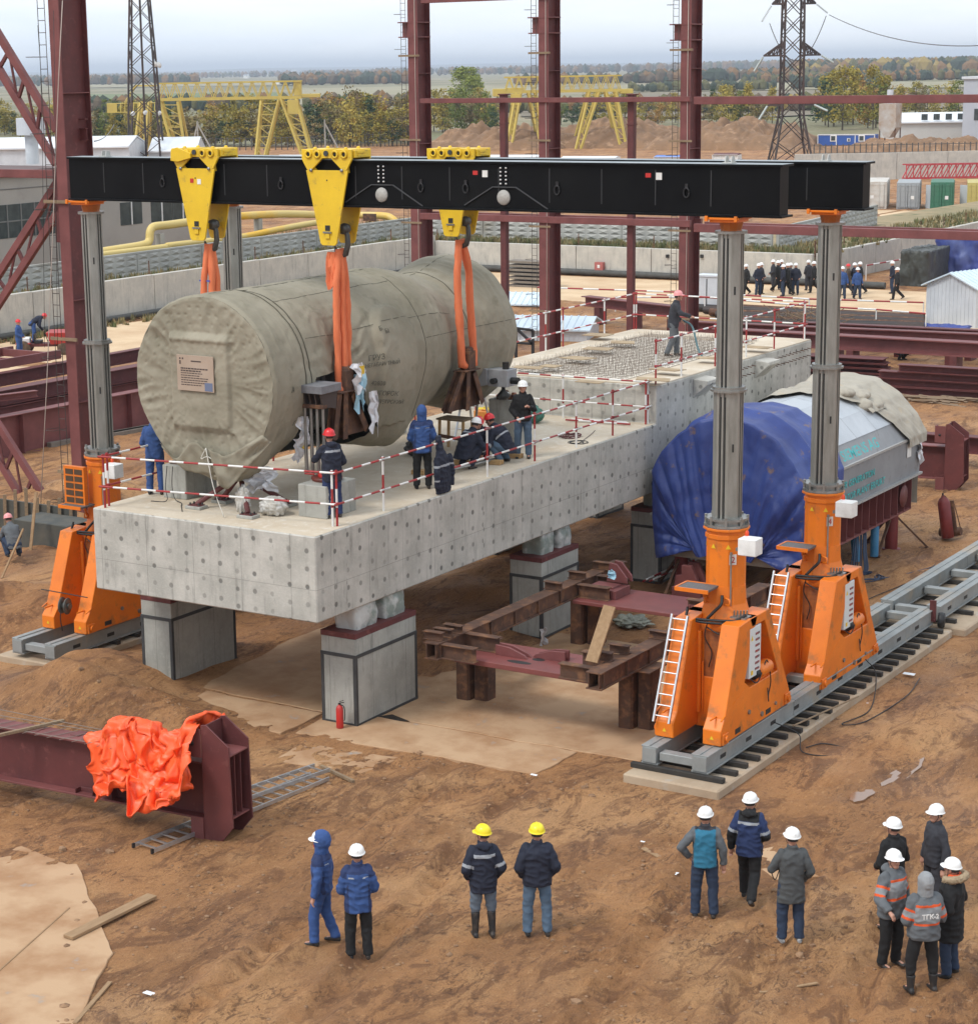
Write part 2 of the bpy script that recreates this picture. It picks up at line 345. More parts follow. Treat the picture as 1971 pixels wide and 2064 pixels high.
# -- paved strips and plates lying on the ground
SLAB = mat('dusty slab', (.46, .30, .175), .9, col2=(.34, .19, .095), scale=.8, lo=.42, hi=.62, col3=(.30, .29, .27), s3=1.6, lo3=.62, hi3=.72, bump=.3, bscale=25)
SAND = mat('packed sand', (.62, .46, .29), .95, col2=(.50, .34, .20), scale=.35, lo=.4, hi=.65, bump=.3, bscale=8)
def pave(name, pts, z0, h, m, dirt=0):
 q = []
 for a, e in zip(pts, pts[1:]+pts[:1]):
  n = int(min(40, max(1, math.hypot(e[0]-a[0], e[1]-a[1])/.22)))
  for k in range(n): u = k/n; x, y = a[0]+(e[0]-a[0])*u, a[1]+(e[1]-a[1])*u; q.append((x+.09*noise.noise(V((x*1.1, y*1.1, 3)))+.03*noise.noise(V((x*6, y*6, 1))), y+.09*noise.noise(V((x*1.1, y*1.1, 8)))+.03*noise.noise(V((x*6, y*6, 5)))))
 pts = q
 b = MB(); b.prism([(x, y, z0) for x, y in pts], (0, 0, h)); o = b.build(name, m, bevel=.01); o['kind'] = 'structure'; return o
pave('pavement', [(-5.2, 1.75), (-.1, 1.7), (-.1, 2.1), (4.6, 2.15), (5.9, 2.3), (5.9, 9.4), (-4.9, 9.6)], -.08, .10, SLAB)
pave('pavement', [(-.8, .25), (.4, .36), (4.56, .54), (4.6, 2.06), (.1, 2.0), (-.9, 1.6)], -.08, .115, SLAB)
pave('pavement', [(-3.9, .3), (-1.05, .12), (-1.1, 1.6), (-4.2, 1.6)], -.08, .107, SLAB)
pave('pavement', [(-.2, -1.3), (1.7, -1.0), (1.9, .1), (-.3, -.15)], -.1, .115, SLAB)
pave('pavement', [(.2, -7.3), (3.1, -9.7), (4.6, -12.5), (1.4, -13.5), (-2.5, -9)], -.1, .135, SLAB)
pave('pavement', [(-1.9, -7.0), (.1, -7.4), (-.9, -8.6), (-2.6, -8.2)], -.1, .125, SLAB)
pave('pavement', [(9.3, -1.3), (10.5, -1.9), (11.0, -1.4), (9.9, -.6)], -.1, .13, SLAB)
for nm, x0, x1, y0, y1 in (('foundation_strip', 6.12, 8.05, 1.05, 13.7), ('foundation_strip', 6.1, 8.3, 13.85, 32), ('foundation_strip', -9.78, -7.9, 1.08, 11.5)):
 b = MB(); b.box(x0, y0, -.2, x1, y1, .17); o = b.build(nm, mat('strip concrete', (.43, .335, .235), .9, col2=(.33, .24, .16), scale=1.2, col3=(.40, .38, .34), s3=2.5, bump=.5, bscale=14), bevel=.03)
 tag(o, ['long dusty concrete strip under the right gantry track', 'second dusty concrete strip carrying the far end of the right track', 'short concrete strip under the left gantry track'][0 if y1 == 13.7 else 1 if y1 == 32 else 2], 'foundation')
pave('road', [(-50, 40), (-50, 47.5), (-49, 83.5), (-47, 83.5), (8, 83.5), (30, 84), (30, 72), (-8, 64.5), (-34, 70), (-41, 63), (-43, 40)], -.4, .43, SAND)
pave('road', [(-48.5, 20), (-43, 20), (-42.5, 40), (-50, 40)], -.4, .425, SAND)
pave('road', [(-41, 139), (20, 139), (20, 146), (-44, 146)], -.4, .44, SAND)
b = MB(); q = at(1812, 1552, Z=.03)
def pud(cx, cy, rx, ry, sd): b.prism([(cx+rx*math.cos(a)*(1+.35*noise.noise(V((math.cos(a)*1.5+sd, math.sin(a)*1.5, 0)))), cy+ry*math.sin(a)*(1+.35*noise.noise(V((math.cos(a)*2, math.sin(a)*2+sd, 3)))), q.z-.06) for a in [i*math.pi/20 for i in range(40)]], (0, 0, .075))
pud(q.x, q.y, .30, .95, 1); pud(q.x-.1, q.y-1.6, .16, .45, 4); o = b.build('puddle', mat('muddy water', (.22, .12, .065), .06, spec=.8)); o['kind'] = 'structure'
STN = mat('clay stone', (.30, .18, .10), .95, col2=(.16, .09, .05), scale=6, bump=.5)
b = MB(); rs0 = random.Random(12)
for k in range(2600):
 x, y = rs0.uniform(-6, 17), rs0.uniform(-13, .6)
 if noise.noise(V((x*.55, y*.30, 4.4))) < .0 and rs0.random() < .75: continue
 r_ = rs0.uniform(.008, .038)*(1+1.2*(rs0.random() < .06)); z = gz(x, y); n = 6
 vs = [V((x, y, z+r_*.9))]+[V((x+math.cos(a)*r_*rs0.uniform(.7, 1.3), y+math.sin(a)*r_*rs0.uniform(.7, 1.3), z+r_*rs0.uniform(.2, .6))) for a in [i*1.047 for i in range(6)]]+[V((x+math.cos(a)*r_*1.1, y+math.sin(a)*r_*1.1, z-.02)) for a in [i*1.047 for i in range(6)]]
 b.add(vs, [(0, 1+i, 1+(i+1) % 6) for i in range(6)]+[(1+i, 7+i, 7+(i+1) % 6, 1+(i+1) % 6) for i in range(6)])
o = b.build('clods', STN, recalc=False); tag(o, 'loose clods and stones scattered over the trampled mud', 'clods', kind='stuff')
# == shared paints
MAROON = mat('maroon primer', (.125, .030, .028), .62, col2=(.085, .022, .022), scale=1.6, col3=(.17, .055, .048), s3=5, lo3=.58, hi3=.72, bump=.12, bscale=30)
MAROON2 = mat('pale maroon primer', (.20, .062, .058), .6, col2=(.13, .038, .036), scale=1.3, bump=.1)
REDP = mat('red oxide paint', (.20, .028, .025), .55, col2=(.13, .02, .02), scale=3, bump=.1)
RUST = mat('rusty steel', (.115, .055, .032), .85, col2=(.055, .030, .022), scale=2.2, col3=(.20, .095, .045), s3=4, lo3=.5, hi3=.66, bump=.3, bscale=40)
GALV = mat('grey track paint', (.30, .315, .31), .55, .2, col2=(.21, .22, .215), scale=2, col3=(.36, .29, .21), s3=1.1, lo3=.52, hi3=.7, bump=.15)
STEEL = mat('bare steel', (.36, .36, .345), .42, .75, col2=(.22, .22, .205), scale=3, bump=.1)
MASTG = mat('mast grey', (.36, .36, .335), .40, .5, col2=(.24, .24, .215), scale=3, stretch=(2, 2, .4), bump=.08)
DARK = mat('dark groove', (.018, .018, .018), .6)
BLKP = mat('black gantry paint', (.0032, .0036, .0045), .45, col2=(.007, .0075, .008), scale=.8, bump=.05, bscale=8, spec=.12)
BLKT = mat('pale flange top', (.20, .23, .24), .5, col2=(.33, .36, .38), scale=1.5)  # top face of the flange, paler than the rest of the beam
ORAN = mat('orange machine paint', (.80, .20, .010), .44, col2=(.64, .15, .010), scale=1.1, col3=(.33, .125, .035), s3=2.6, lo3=.54, hi3=.72, bump=.08)
YEL = mat('yellow machine paint', (.78, .52, .022), .45, col2=(.62, .40, .02), scale=1.4, col3=(.36, .24, .06), s3=5, lo3=.58, hi3=.74, bump=.08)
WHITE = mat('white paint', (.78, .78, .76), .5, col2=(.62, .61, .58), scale=4)
RED = mat('signal red', (.52, .022, .018), .5, col2=(.40, .03, .025), scale=5)
RAILR = mat('rail red', (.36, .024, .024), .5, col2=(.26, .03, .03), scale=9)
BLACK = mat('black rubber', (.014, .014, .015), .55)
TIMB = mat('grey timber', (.28, .20, .12), .9, col2=(.18, .125, .08), scale=3, stretch=(1, 8, 8), bump=.3)
TIMD = mat('tarred timber', (.022, .020, .019), .8, col2=(.045, .038, .03), scale=4, bump=.3)
ALU = mat('aluminium', (.62, .63, .64), .35, .8, col2=(.45, .46, .47), scale=6)
# == the concrete table
ZT, ZB, ZU = 4.19, 2.46, 5.15
XL, Y1, Y2 = -5.70, 14.62, 24.55
tb = thing('concrete_table', 'huge raised concrete machine foundation with a stepped deck on pillars', 'foundation', (XL/2, 12, ZB))
b = MB(); b.prism([(0, 0, ZB), (0, 0, ZT), (0, Y1, ZT), (0, Y1, ZU-.005), (0, Y2, ZU-.005), (0, Y2, ZB)], (XL, 0, 0)); b.build('slab', CONC, tb, bevel=.025)
b = MB(); b.box(XL+.03, .03, ZT-.002, -.03, Y1-.003, ZT+.004); b.build('deck_surface', DECK, tb)
b = MB()
b.box(XL+.02, Y1+.02, ZU-.006, XL+.95, Y2-.02, ZU+.02); b.box(-1.15, Y1+.02, ZU-.006, -.02, Y2-.02, ZU+.02)
b.box(XL+.95, Y1+.02, ZU-.006, -1.15, Y1+.40, ZU+.02); b.box(XL+.95, 23.1, ZU-.006, -1.15, Y2-.02, ZU+.02); b.build('rim', DECK, tb)
b = MB(); b.box(XL+.95, Y1+.40, ZU-.004, -1.15, 23.1, ZU+.002)
b.build('screed', mat('pale screed', (.78, .72, .62), .9, col2=(.62, .56, .47), scale=1.4, bump=.3), tb)
for y in (16.7, 20.55):      # corbels on the side face
 b = MB(); b.prism([(0, y, 4.55), (0, y, 5.05), (.42, y, 5.02), (.42, y, 4.93)], (0, .75, 0)); b.build('corbel', CONC, tb, bevel=.01)
b = MB()
for z in (4.75, 4.95):
 for i in range(26): y = 17.7+i*.26+(.05 if z > 4.8 else 0); b.tube((-.05, y, z), (.13, y, z-.02), .012, n=5)
o = b.build('anchor_bar', RUST, tb); o['kind'] = 'stuff'
WIRE = mat('rebar wire', (.22, .18, .15), .7, .3)
b = MB(); rr = random.Random(5)
for i in range(42):
 for j in range(88):
  x = XL+1.05+i*.085+rr.uniform(-.02, .02); y = Y1+.55+j*.095+rr.uniform(-.02, .02)
  h = rr.uniform(.10, .19); b.tube((x, y, ZU), (x+rr.uniform(-.02, .02), y+rr.uniform(-.02, .02), ZU+h), 0.0032, n=3, cap=False)
for i in range(14):
 x = XL+1.1+i*.27; b.tube((x, Y1+.5, ZU+.03), (x, 23, ZU+.03), .006, n=4)
for j in range(30):
 y = Y1+.55+j*.285; b.tube((XL+1, y, ZU+.035), (-1.2, y, ZU+.035), .006, n=4)
o = b.build('rebar_mesh', WIRE, recalc=False); tag(o, 'field of thin upright rebar wires on the upper deck', 'rebar', kind='stuff')
PLY = mat('plywood scrap', (.42, .32, .20), .9, col2=(.28, .20, .12), scale=2.5, bump=.2)
def board(name, pts, z, h, m, label, cat, group=None):
 b = MB(); b.prism([(x, y, z) for x, y in pts], (0, 0, h)); o = b.build(name, m, bevel=.004); tag(o, label, cat, group); return o
for i, (px, py, w_, d_, a) in enumerate([(1205, 675, .75, .6, 0), (1255, 690, .7, .5, 20), (1205, 703, .8, .5, 5), (1165, 722, .8, .5, -15), (1110, 738, .5, .4, 0), (1065, 741, .8, .4, 10), (1190, 770, .7, .35, 0), (1316, 765, .9, .45, 12), (1345, 745, .8, .4, -10), (1430, 722, .7, .35, 4), (1525, 700, .8, .4, 0)]):
 q = at(px, py, Z=ZU+.15); c_, s_ = math.cos(R(a)), math.sin(R(a))
 board('plywood_sheet', [(q.x+(u*c_-v*s_)*w_/2, q.y+(u*s_+v*c_)*d_/2) for u, v in ((-1, -1), (1, -1), (1, 1), (-1, 1))], ZU+.15, .02, PLY, nth(i)+' scrap plywood sheet on the upper deck, counted from the far left corner round', 'board', 'plywood scraps on the upper deck')
# -- pillars with wrapped spring units
FRM = mat('pillar edge iron', (.035, .038, .04), .6, col2=(.06, .06, .06), scale=4)
SACK = mat('silver grey wrap', (.50, .51, .49), .42, col2=(.24, .28, .25), scale=1.6, lo=.45, hi=.55, col3=(.66, .66, .63), s3=3, bump=.5, bscale=6, bdist=.05)
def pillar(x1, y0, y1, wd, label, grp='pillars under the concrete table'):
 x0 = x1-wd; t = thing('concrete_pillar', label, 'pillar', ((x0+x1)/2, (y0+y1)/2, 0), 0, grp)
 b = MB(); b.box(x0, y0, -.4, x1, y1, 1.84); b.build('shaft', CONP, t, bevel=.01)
 b = MB(); b.box(x0-.004, y0-.004, 1.84, x1+.004, y1+.004, 1.95); b.build('cap_plate', MAROON, t)
 b = MB(); e = .012; g = .06
 for (a, c_) in ((x0, y0), (x1, y0), (x1, y1), (x0, y1)):
  b.box(a-(g if a == x1 else e), c_-(g if c_ == y1 else e), .0, a+(e if a == x1 else g), c_+(e if c_ == y1 else g), 1.5)
 for z in (.0, 1.44):
  b.box(x0-e, y0-e*1.3, z, x1+e, y0+.02, z+.07); b.box(x1-.02, y0-e, z+.001, x1+e*1.3, y1+e, z+.071); b.box(x0-e, y1-.02, z, x1+e, y1+e, z+.07)
 b.build('edge_frame', FRM, t)
 return t
PL = []
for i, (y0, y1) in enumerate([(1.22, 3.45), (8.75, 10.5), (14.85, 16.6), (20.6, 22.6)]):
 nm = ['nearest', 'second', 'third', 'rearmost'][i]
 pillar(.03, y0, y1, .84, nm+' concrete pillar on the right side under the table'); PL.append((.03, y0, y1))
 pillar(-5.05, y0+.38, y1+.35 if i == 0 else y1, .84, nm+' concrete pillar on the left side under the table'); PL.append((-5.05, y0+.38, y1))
def sackbox(x0, y0, x1, y1, z0, z1, seed):
 b = MB(); cx, cy = (x0+x1)/2, (y0+y1)/2
 def fn(u, v):
  a = u*2*math.pi; c_, s_ = math.cos(a), math.sin(a); k = max(abs(c_), abs(s_)); k = min(1/k, 1.34)
  bul = 1+.10*math.sin(v*math.pi)-.04*v
  p = V((cx+c_*k*(x1-x0)/2*bul, cy+s_*k*(y1-y0)/2*bul, z0+(z1-z0)*v)); n_ = nz((p.x*1, p.y, p.z*.5), 4, 4, seed)*.035
  return p+V((c_, s_, 0))*n_
 b.grid(40, 12, fn, wrap=True); return b
for k, (x1, y0, y1) in enumerate(PL[:6]):
 for j in range(2):
  L_ = (y1-y0); a = y0+.22+j*L_*.46; o = sackbox(x1-.66, a+.05, x1-.13, a+L_*.34, 1.952, ZB+.03, k*3+j).build('wrapped_spring_unit', SACK)
  tag(o, '%s spring unit wrapped in silver foil on the %s %s pillar' % (['front', 'rear'][j], ['nearest', 'second', 'third'][k//2], ['right', 'left'][k % 2]), 'spring unit', 'wrapped spring units between pillars and table')
# == striped guard rails
def striped(b, p, q, r=.024, seg=.34, ph=0):
 p, q = V(p), V(q); Lh = (q-p).length; n = max(1, round(Lh/seg))
 for i in range(n):
  b.mi = (i+ph) % 2; b.tube(p.lerp(q, i/n), p.lerp(q, (i+1)/n), r, n=7)
 b.mi = 0
def guard(label, posts, hs=(.45, 1.08), r=.024, name='guard_rail', seg=.34, grp='red and white striped guard rails', lean=0, ext=0):
 t = thing(name, label, 'railing', posts[0], 0, grp)
 for i, p in enumerate(posts):
  b = MB(); p = V(p); striped(b, p, p+V((0, 0, hs[-1]+.05)), r, .42, i); b.build('post', [RAILR, WHITE], t)
 for h in hs:
  b = MB()
  for i, (p, q) in enumerate(zip(posts, posts[1:])):
   p, q = V(p), V(q); d = (q-p).normalized(); sd = d.cross(Z3)*.035
   striped(b, p+V((0, 0, h))+sd-d*ext, q+V((0, 0, h))+sd+d*ext, r*.92, seg, i)
  b.build('rail', [RAILR, WHITE], t)
 b = MB()
 for p in posts:
  for h in hs: b.lathe([(.0, -.035), (.042, -.03), (.045, .03), (.0, .035)], V(p)+V((0, 0, h)), n=6, smooth=False)
 b.build('clamp', [RAILR], t); return t
E0 = ZT+.004
guard('striped guard rail along the front edge of the table, below the wrapped drum', [(-5.45, .12, E0), (-.25, .95, E0)], ext=.1)
guard('long striped guard rail on the right edge of the lower deck', [(-.18, y, E0) for y in (1.0, 2.64, 4.7, 6.73, 8.82, 10.78, 12.62, 14.5)], ext=.12)
guard('striped guard rail across the deck at the foot of the step', [(-5.1, 14.3, E0), (-2.5, 14.33, E0), (-.2, 14.42, E0)])
guard('striped guard rail on the left edge of the lower deck, behind the crouching men', [(-5.5, y, E0) for y in (.3, 3.0, 6, 9.2, 12, 14.2)])
E1 = ZU+.02
guard('striped guard rail on the right edge of the upper deck', [(-.12, y, E1) for y in (14.8, 16.25, 18.28, 20.25, 22.14, 24.3)], ext=.1)
guard('striped guard rail on the left edge of the upper deck', [(XL+.05, y, E1) for y in (15.2, 19.0, 20.0, 22.5, 24.4)], ext=.1)
guard('striped guard rail across the far end of the upper deck', [(XL+.1, 24.45, E1), (-2.8, 24.45, E1), (-.2, 24.45, E1)])
# == gantry tracks
def track(x0, x1, ya, yb, mods, label, joint=None):
 t = thing('gantry_track', label, 'track', ((x0+x1)/2, ya, .27), 0)
 zb, zt = .27, .62
 for X, sd in ((x0, 1), (x1, -1)):
  b = MB(); xa, xb = (X, X+.34) if sd > 0 else (X-.34, X); xm = (xa+xb)/2
  for k in range(mods):
   a = ya+(yb-ya)*k/mods+.01; c_ = ya+(yb-ya)*(k+1)/mods-.01
   b.box(xa, a, zt-.03, xb, c_, zt); b.box(xa, a, zb, xb, c_, zb+.03); b.box(xa+.03, a, zb+.03, xa+.05, c_, zt-.03); b.box(xb-.05, a, zb+.03, xb-.03, c_, zt-.03)
   b.box(xa+.05, a, zb+.03, xb-.05, a+.02, zt-.03); b.box(xa+.05, c_-.02, zb+.03, xb-.05, c_, zt-.03)
   b.box(xm-.012, a, zt, xm+.012, c_, zt+.02)
  b.build('side_beam', GALV, t, bevel=.004)
  n = int((yb-ya)/1.15)
  for k in range(n):
   y = ya+.6+k*1.15; xo = xb-.03 if X == x1 else xa+.03; q = .004 if X == x1 else -.004
   b = MB(); b.box(xo-.002, y, zb+.12, xo+q, y+.24, zb+.2); b.build('lift_slot', DARK, t)
 n = int((yb-ya)/2.0)
 for k in range(n+1):
  y = ya+.18+k*(yb-ya-.4)/n
  b = MB(); b.bar((x0+.34, y, .43), (x1-.34, y, .43), .22, .16); b.build('cross_member', GALV, t, bevel=.01)
 for X in (x0+.17, x1-.17): b = MB(); b.box(X-.14, ya-.012, zb+.04, X+.14, ya+.008, zt-.04); b.build('end_plate', GALV, t)
 return t
track(6.27, 7.63, 1.5, 13.6, 3, 'grey steel gantry track with two orange jack towers standing on it')
track(6.22, 7.68, 13.9, 30, 3, 'far continuation of the grey gantry track, empty, with open cross members')
track(-9.33, -8.0, 1.1, 11.2, 3, 'short grey gantry track under the left orange jack towers')
TIE = [1.42+i*.49 for i in range(25)]
b = MB(); b.box(6.12, 0, .172, 8.0, .12, .268); tie = b.build('sleeper', TIMD, local=True, bevel=.008)
tag(tie, None, 'sleeper', 'black timber sleepers under the gantry tracks'); first = True
rs = random.Random(3)
allt = [(0, y) for y in TIE]+[(0, 14.2+i*.9) for i in range(17)]+[(-15.9, 1.6+i*.72) for i in range(13)]
for i, (dx, y) in enumerate(allt):
 o = tie if i == 0 else dup(tie); o.location = (dx+rs.uniform(-.06, .06), y, 0)
 o['label'] = nth(i if i < 25 else i-25 if i < 42 else i-42)+(' black sleeper from the front under the near right gantry track', ' black sleeper from the joint under the far empty track', ' black sleeper from the front under the left gantry track')[0 if i < 25 else 1 if i < 42 else 2]
# == jack towers
WARN = mat('warning yellow', (.75, .50, .02), .5)
MESHP = mat('grating', (.12, .12, .12), .7, .5, col2=(.2, .2, .2), scale=30)
def jack(label, num=None, ladder=True, full=True, right=True):
 t = thing('jack_tower', label, 'jack tower', (0, 0, 0), 0, 'telescopic hydraulic jack towers of the gantry')
 def P(name, b, m, par=None, bevel=0): return b.build(name, m, par or t, bevel=bevel, local=True)
 YF, YR = -1.58, 1.58
 for sd in (-1, 1):
  xi, xo = .30*sd, .67*sd
  b = MB()
  b.prism([(xo, YF, .64), (xo, YF, .93), (xo, YF+.16, 1.12), (xo, -.83, 2.30+.46), (xo, -.30, 2.80), (xo, -.02, 2.80), (xo, -.55, 1.62), (xo, -.30, 1.45), (xo, 1.00, 1.45), (xo, 1.12, 1.72), (xo, YR, .93), (xo, YR, .64)], (xi-xo, 0, 0))
  b.build('leg_frame', ORAN, t, bevel=.012, local=True)
  b = MB(); b.prism([(xo, -.35, 2.80), (xo, .55, 2.80), (xo, .60, 2.62), (xo, -.25, 2.62)], (xi-xo, 0, 0))
  b.prism([(xo*.995, .32, 2.66), (xo*.995, .56, 2.78), (xo*.995, 1.16, 1.72), (xo*.995, 1.00, 1.46)], (xi-xo*.97, 0, 0))
  P('rear_strut', b, ORAN, bevel=.01)
  b = MB()
  for (ya, yb_, za, zb_) in ((-.95, -.72, .70, .80), (.45, .68, .70, .80)): b.box(xo-.003*sd, ya, za, xo+.006*sd, yb_, zb_)
  P('fork_pocket', b, DARK)
  for y, z in ((-1.42, .76), (1.45, .78)):
   b = MB(); b.prism([(xo, y-.12, z-.11), (xo, y+.12, z-.11), (xo, y+.12, z+.10), (xo, y-.12, z+.10)], (.035*sd, 0, 0)); b.tube((xo, y, z), (xo+.075*sd, y, z), .065, n=12)
   P('lashing_lug', b, ORAN, bevel=.006)
  b = MB(); b.tube((xo, -.35, .98), (xo+.03*sd, -.35, .98), .045, n=10); b.tube((xo, .25, .78), (xo+.03*sd, .25, .78), .05, n=10); b.tube((xo, .9, .82), (xo+.03*sd, .9, .82), .035, n=10); P('boss', b, STEEL)
  b = MB(); b.bar((xo-.01*sd, YF+.02, 1.12), (xo-.01*sd, -.55, 1.50), .03, .02); b.bar(((xo+xi)/2, YF+.1, 1.13), ((xo+xi)/2+.01, YF+.1, 1.16), .37, .02); P('stiffener', b, ORAN)
  b = MB(); c0 = V(((xi+xo)/2, YF-.004, .78)); b.add([c0+V((-.04, 0, -.03)), c0+V((.04, 0, -.03)), c0+V((0, 0, .045))], [(0, 1, 2)]); P('warning_sign', b, WARN)
 b = MB(); b.box(-.40, -.52, .60, .40, .50, 1.6); b.prism([(-.30, -.47, 1.4), (.30, -.47, 1.4), (.42, -.40, 1.4), (.42, .45, 1.4), (-.42, .45, 1.4), (-.42, -.40, 1.4)], (0, 0, 1.25)); P('base_box', b, ORAN, bevel=.012)
 b = MB(); b.box(-.20, -.485, 1.5, .20, -.472, 2.5); b.box(-.08, -.49, 2.05, .12, -.486, 2.2); P('tower_recess', b, mat('dark mottled orange', (.40, .13, .03), .5, col2=(.12, .05, .03), scale=4))  # thin plate on the tower front, darker and mottled
 for sd in (-1, 1):
  b = MB(); b.tube((.27*sd, -.56, .9), (.27*sd, -.56, 2.5), .045, n=10); b.tube((.20*sd, -.54, .9), (.20*sd, -.54, 1.9), .02, n=8); P('guide_cylinder', b, ORAN)
 b = MB(); b.lathe([(.52, 2.62), (.54, 2.66), (.50, 2.72), (.42, 3.0), (.40, 3.35)], n=8, axis=(0, 0, 1), smooth=False); P('tower_skirt', b, ORAN, bevel=.01)
 b = MB(); b.lathe([(.375, 3.33), (.375, 4.25), (.40, 4.25), (.40, 4.34), (.375, 4.34), (.375, 4.40), (.44, 4.41), (.44, 4.46), (.3, 4.46)], n=12, smooth=False); P('tower_head', b, ORAN, bevel=.008)
 b = MB()
 for k in range(3):
  a = R(-150+k*45); c0 = V((math.cos(a)*.378, math.sin(a)*.378, 4.12)); s_ = V((-math.sin(a), math.cos(a), 0)); b.add([c0-s_*.05-V((0, 0, .04)), c0+s_*.05-V((0, 0, .04)), c0+V((0, 0, .05))], [(0, 1, 2)])
 P('warning_sign', b, WARN)
 b = MB(); b.box(-.62, -.86, 3.33, .02, -.36, 3.37); P('platform', b, MESHP); b = MB(); b.box(-.64, -.885, 3.31, .04, -.86, 3.385); b.box(-.64, -.36, 3.31, .04, -.34, 3.385); b.box(-.66, -.86, 3.312, -.62, -.36, 3.38); b.bar((-.3, -.40, 3.32), (-.25, -.32, 3.0), .05, .05); P('platform_frame', b, ORAN)
 b = MB()
 b.box(.50, -.60, 4.06, .86, -.28, 4.38); P('control_box', b, WHITE, bevel=.012); b = MB(); b.box(.36, -.38, 4.08, .50, -.30, 4.14); P('box_bracket', b, STEEL)
 b = MB(); b.lathe([(.04, 4.38), (.04, 4.45), (.02, 4.48), (0, 4.48)], (.55, -.3, 0), n=8); P('beacon', b, mat('beacon red', (.65, .06, .01), .3))
 b = MB(); b.tube((.25, -.33, 3.0), (.25, -.33, 4.0), .018, n=8); b.tube((.25, -.33, 3.98), (.25, -.33, 4.03), .028, n=8); P('push_rod', b, STEEL)
 b = MB(); b.path([(-.18, -.40, 3.14), (-.22, -.47, 3.14), (-.22, -.47, 3.04), (-.18, -.40, 3.03)], .02, 6); b.path([(.15, -.40, 3.16), (.30, -.47, 3.14), (.30, -.47, 3.04), (.15, -.40, 3.02)], .02, 6); P('grab_handle', b, ORAN)
 b = MB()
 for h in (0, .05): b.path(smoothpts([(-.55, -.50, 2.86+h), (-.50, -.62, 2.74), (-.2, -.66, 2.70+h), (.25, -.62, 2.72+h), (.45, -.5, 2.78), (.58, -.35, 2.86)], 5), .026, 6)
 b.path(smoothpts([(.12, -.42, 3.2), (.14, -.5, 3.05), (.02, -.56, 2.9), (-.1, -.6, 2.76)], 5), .03, 6)
 b.path(smoothpts([(-.1, -.56, 2.7), (-.15, -.58, 2.4), (-.02, -.54, 2.1), (-.08, -.54, 1.8)], 5), .012, 5); b.path(smoothpts([(.4, -.5, 2.75), (.5, -.66, 2.6), (.2, -.64, 2.5), (-.1, -.6, 2.6)], 5), .014, 5)
 P('hydraulic_hose', b, BLACK)
 b = MB()
 for k in range(5): b.tube((.36+k*.05, -.40+k*.035, 2.80), (.38+k*.05, -.43+k*.035, 2.94), .016, n=6)
 b.box(.30, -.45, 2.79, .62, -.18, 2.82); P('valve_block', b, STEEL)
 if right:
  b = MB(); b.box(.50, -.36, 1.62, .672, .16, 2.60); pn = P('control_panel', b, mat('panel white', (.62, .66, .66), .45), bevel=.01)
  b = MB()
  for k in range(7): b.box(.673, -.10, 1.74+k*.115, .682, .08, 1.76+k*.115+.022)
  P('panel_marking', b, mat('panel print', (.10, .10, .11), .5, col2=(.42, .05, .04), scale=9))
  b = MB(); b.add([(.676, -.30, 2.35), (.676, -.20, 2.35), (.676, -.25, 2.45)], [(0, 1, 2)]); b.box(.674, -.28, 1.68, .68, -.20, 1.76); P('panel_warning', b, WARN)
  b = MB(); b.lathe([(0, -.30), (.10, -.29), (.14, -.25), (.145, .2), (.12, .26), (0, .27)], (.60, .42, 1.64), axis=(0, 1, 0), n=14); b.box(.42, .1, 1.45, .62, .6, 1.50); P('pump_motor', b, ORAN, bevel=.006)
  b = MB(); b.lathe([(0, 0), (.11, 0), (.11, .16), (.05, .2)], (.60, -.02, 1.62), axis=(0, 1, 0), n=10); b.path(smoothpts([(.6, -.2, 1.6), (.72, -.1, 1.5), (.70, .2, 1.66), (.68, .45, 1.80), (.72, .55, 1.4), (.70, .5, 1.1), (.74, .42, 1.0), (.70, .45, 1.25)], 6), .012, 5); P('pump', b, BLACK)
 if ladder:
  lad = []
  a0, a1 = V((0, YF-.11, .95)), V((0, -.93, 2.86))
  b = MB();
  for x in (-.66, -.34): b.bar(a0+V((x, 0, 0)), a1+V((x, 0, 0)), .035, .05)
  for k in range(10):
   p = a0.lerp(a1, (k+.6)/10); b.tube(p+V((-.66, 0, 0)), p+V((-.34, 0, 0)), .014, n=6)
  P('ladder', b, ALU)
 if num:
  M = basis((.12, -.381, 3.82), (1, .0, 0), (0, 0, 1))
  a = R(-45); px, py = math.cos(a)*.385, math.sin(a)*.385
  M = basis((px-.035, py-.035, 3.82), (math.sin(-a), math.cos(a), 0), (0, 0, 1))
  b = MB(); b.mi = 0; q = M.translation; X_ = V((math.sin(-a), math.cos(a), 0)); b.add([q+X_*-.03+V((0, 0, -.04)), q+X_*.11+V((0, 0, -.04)), q+X_*.11+V((0, 0, .16)), q+X_*-.03+V((0, 0, .16))], [(0, 1, 2, 3)])
  b.build('number_plate', WHITE, t, local=True, recalc=False)
  q2 = q+V((math.cos(a), math.sin(a), 0))*.004; o = text(num, .17, RED, basis(q2, X_, (0, 0, 1)), None); o.parent = t; reg(t, o)
 def mast(z0, z1, r, nm):
  b = MB(); prof = []
  n = 8
  for k in range(n):
   a0_ = R(-90-22.5+45*k); a1_ = a0_+R(45); p, q = V((math.cos(a0_), math.sin(a0_), 0))*r, V((math.cos(a1_), math.sin(a1_), 0))*r
   nn = V((math.cos((a0_+a1_)/2), math.sin((a0_+a1_)/2), 0))
   if k % 2 == 0:
    for s_, dep in ((.18, 0), (.18, .03), (.42, .03), (.42, .0), (.58, 0), (.58, .03), (.82, .03), (.82, 0)): prof.append(p.lerp(q, s_)-nn*dep)
   else: prof += [p.lerp(q, .08), p.lerp(q, .92)]
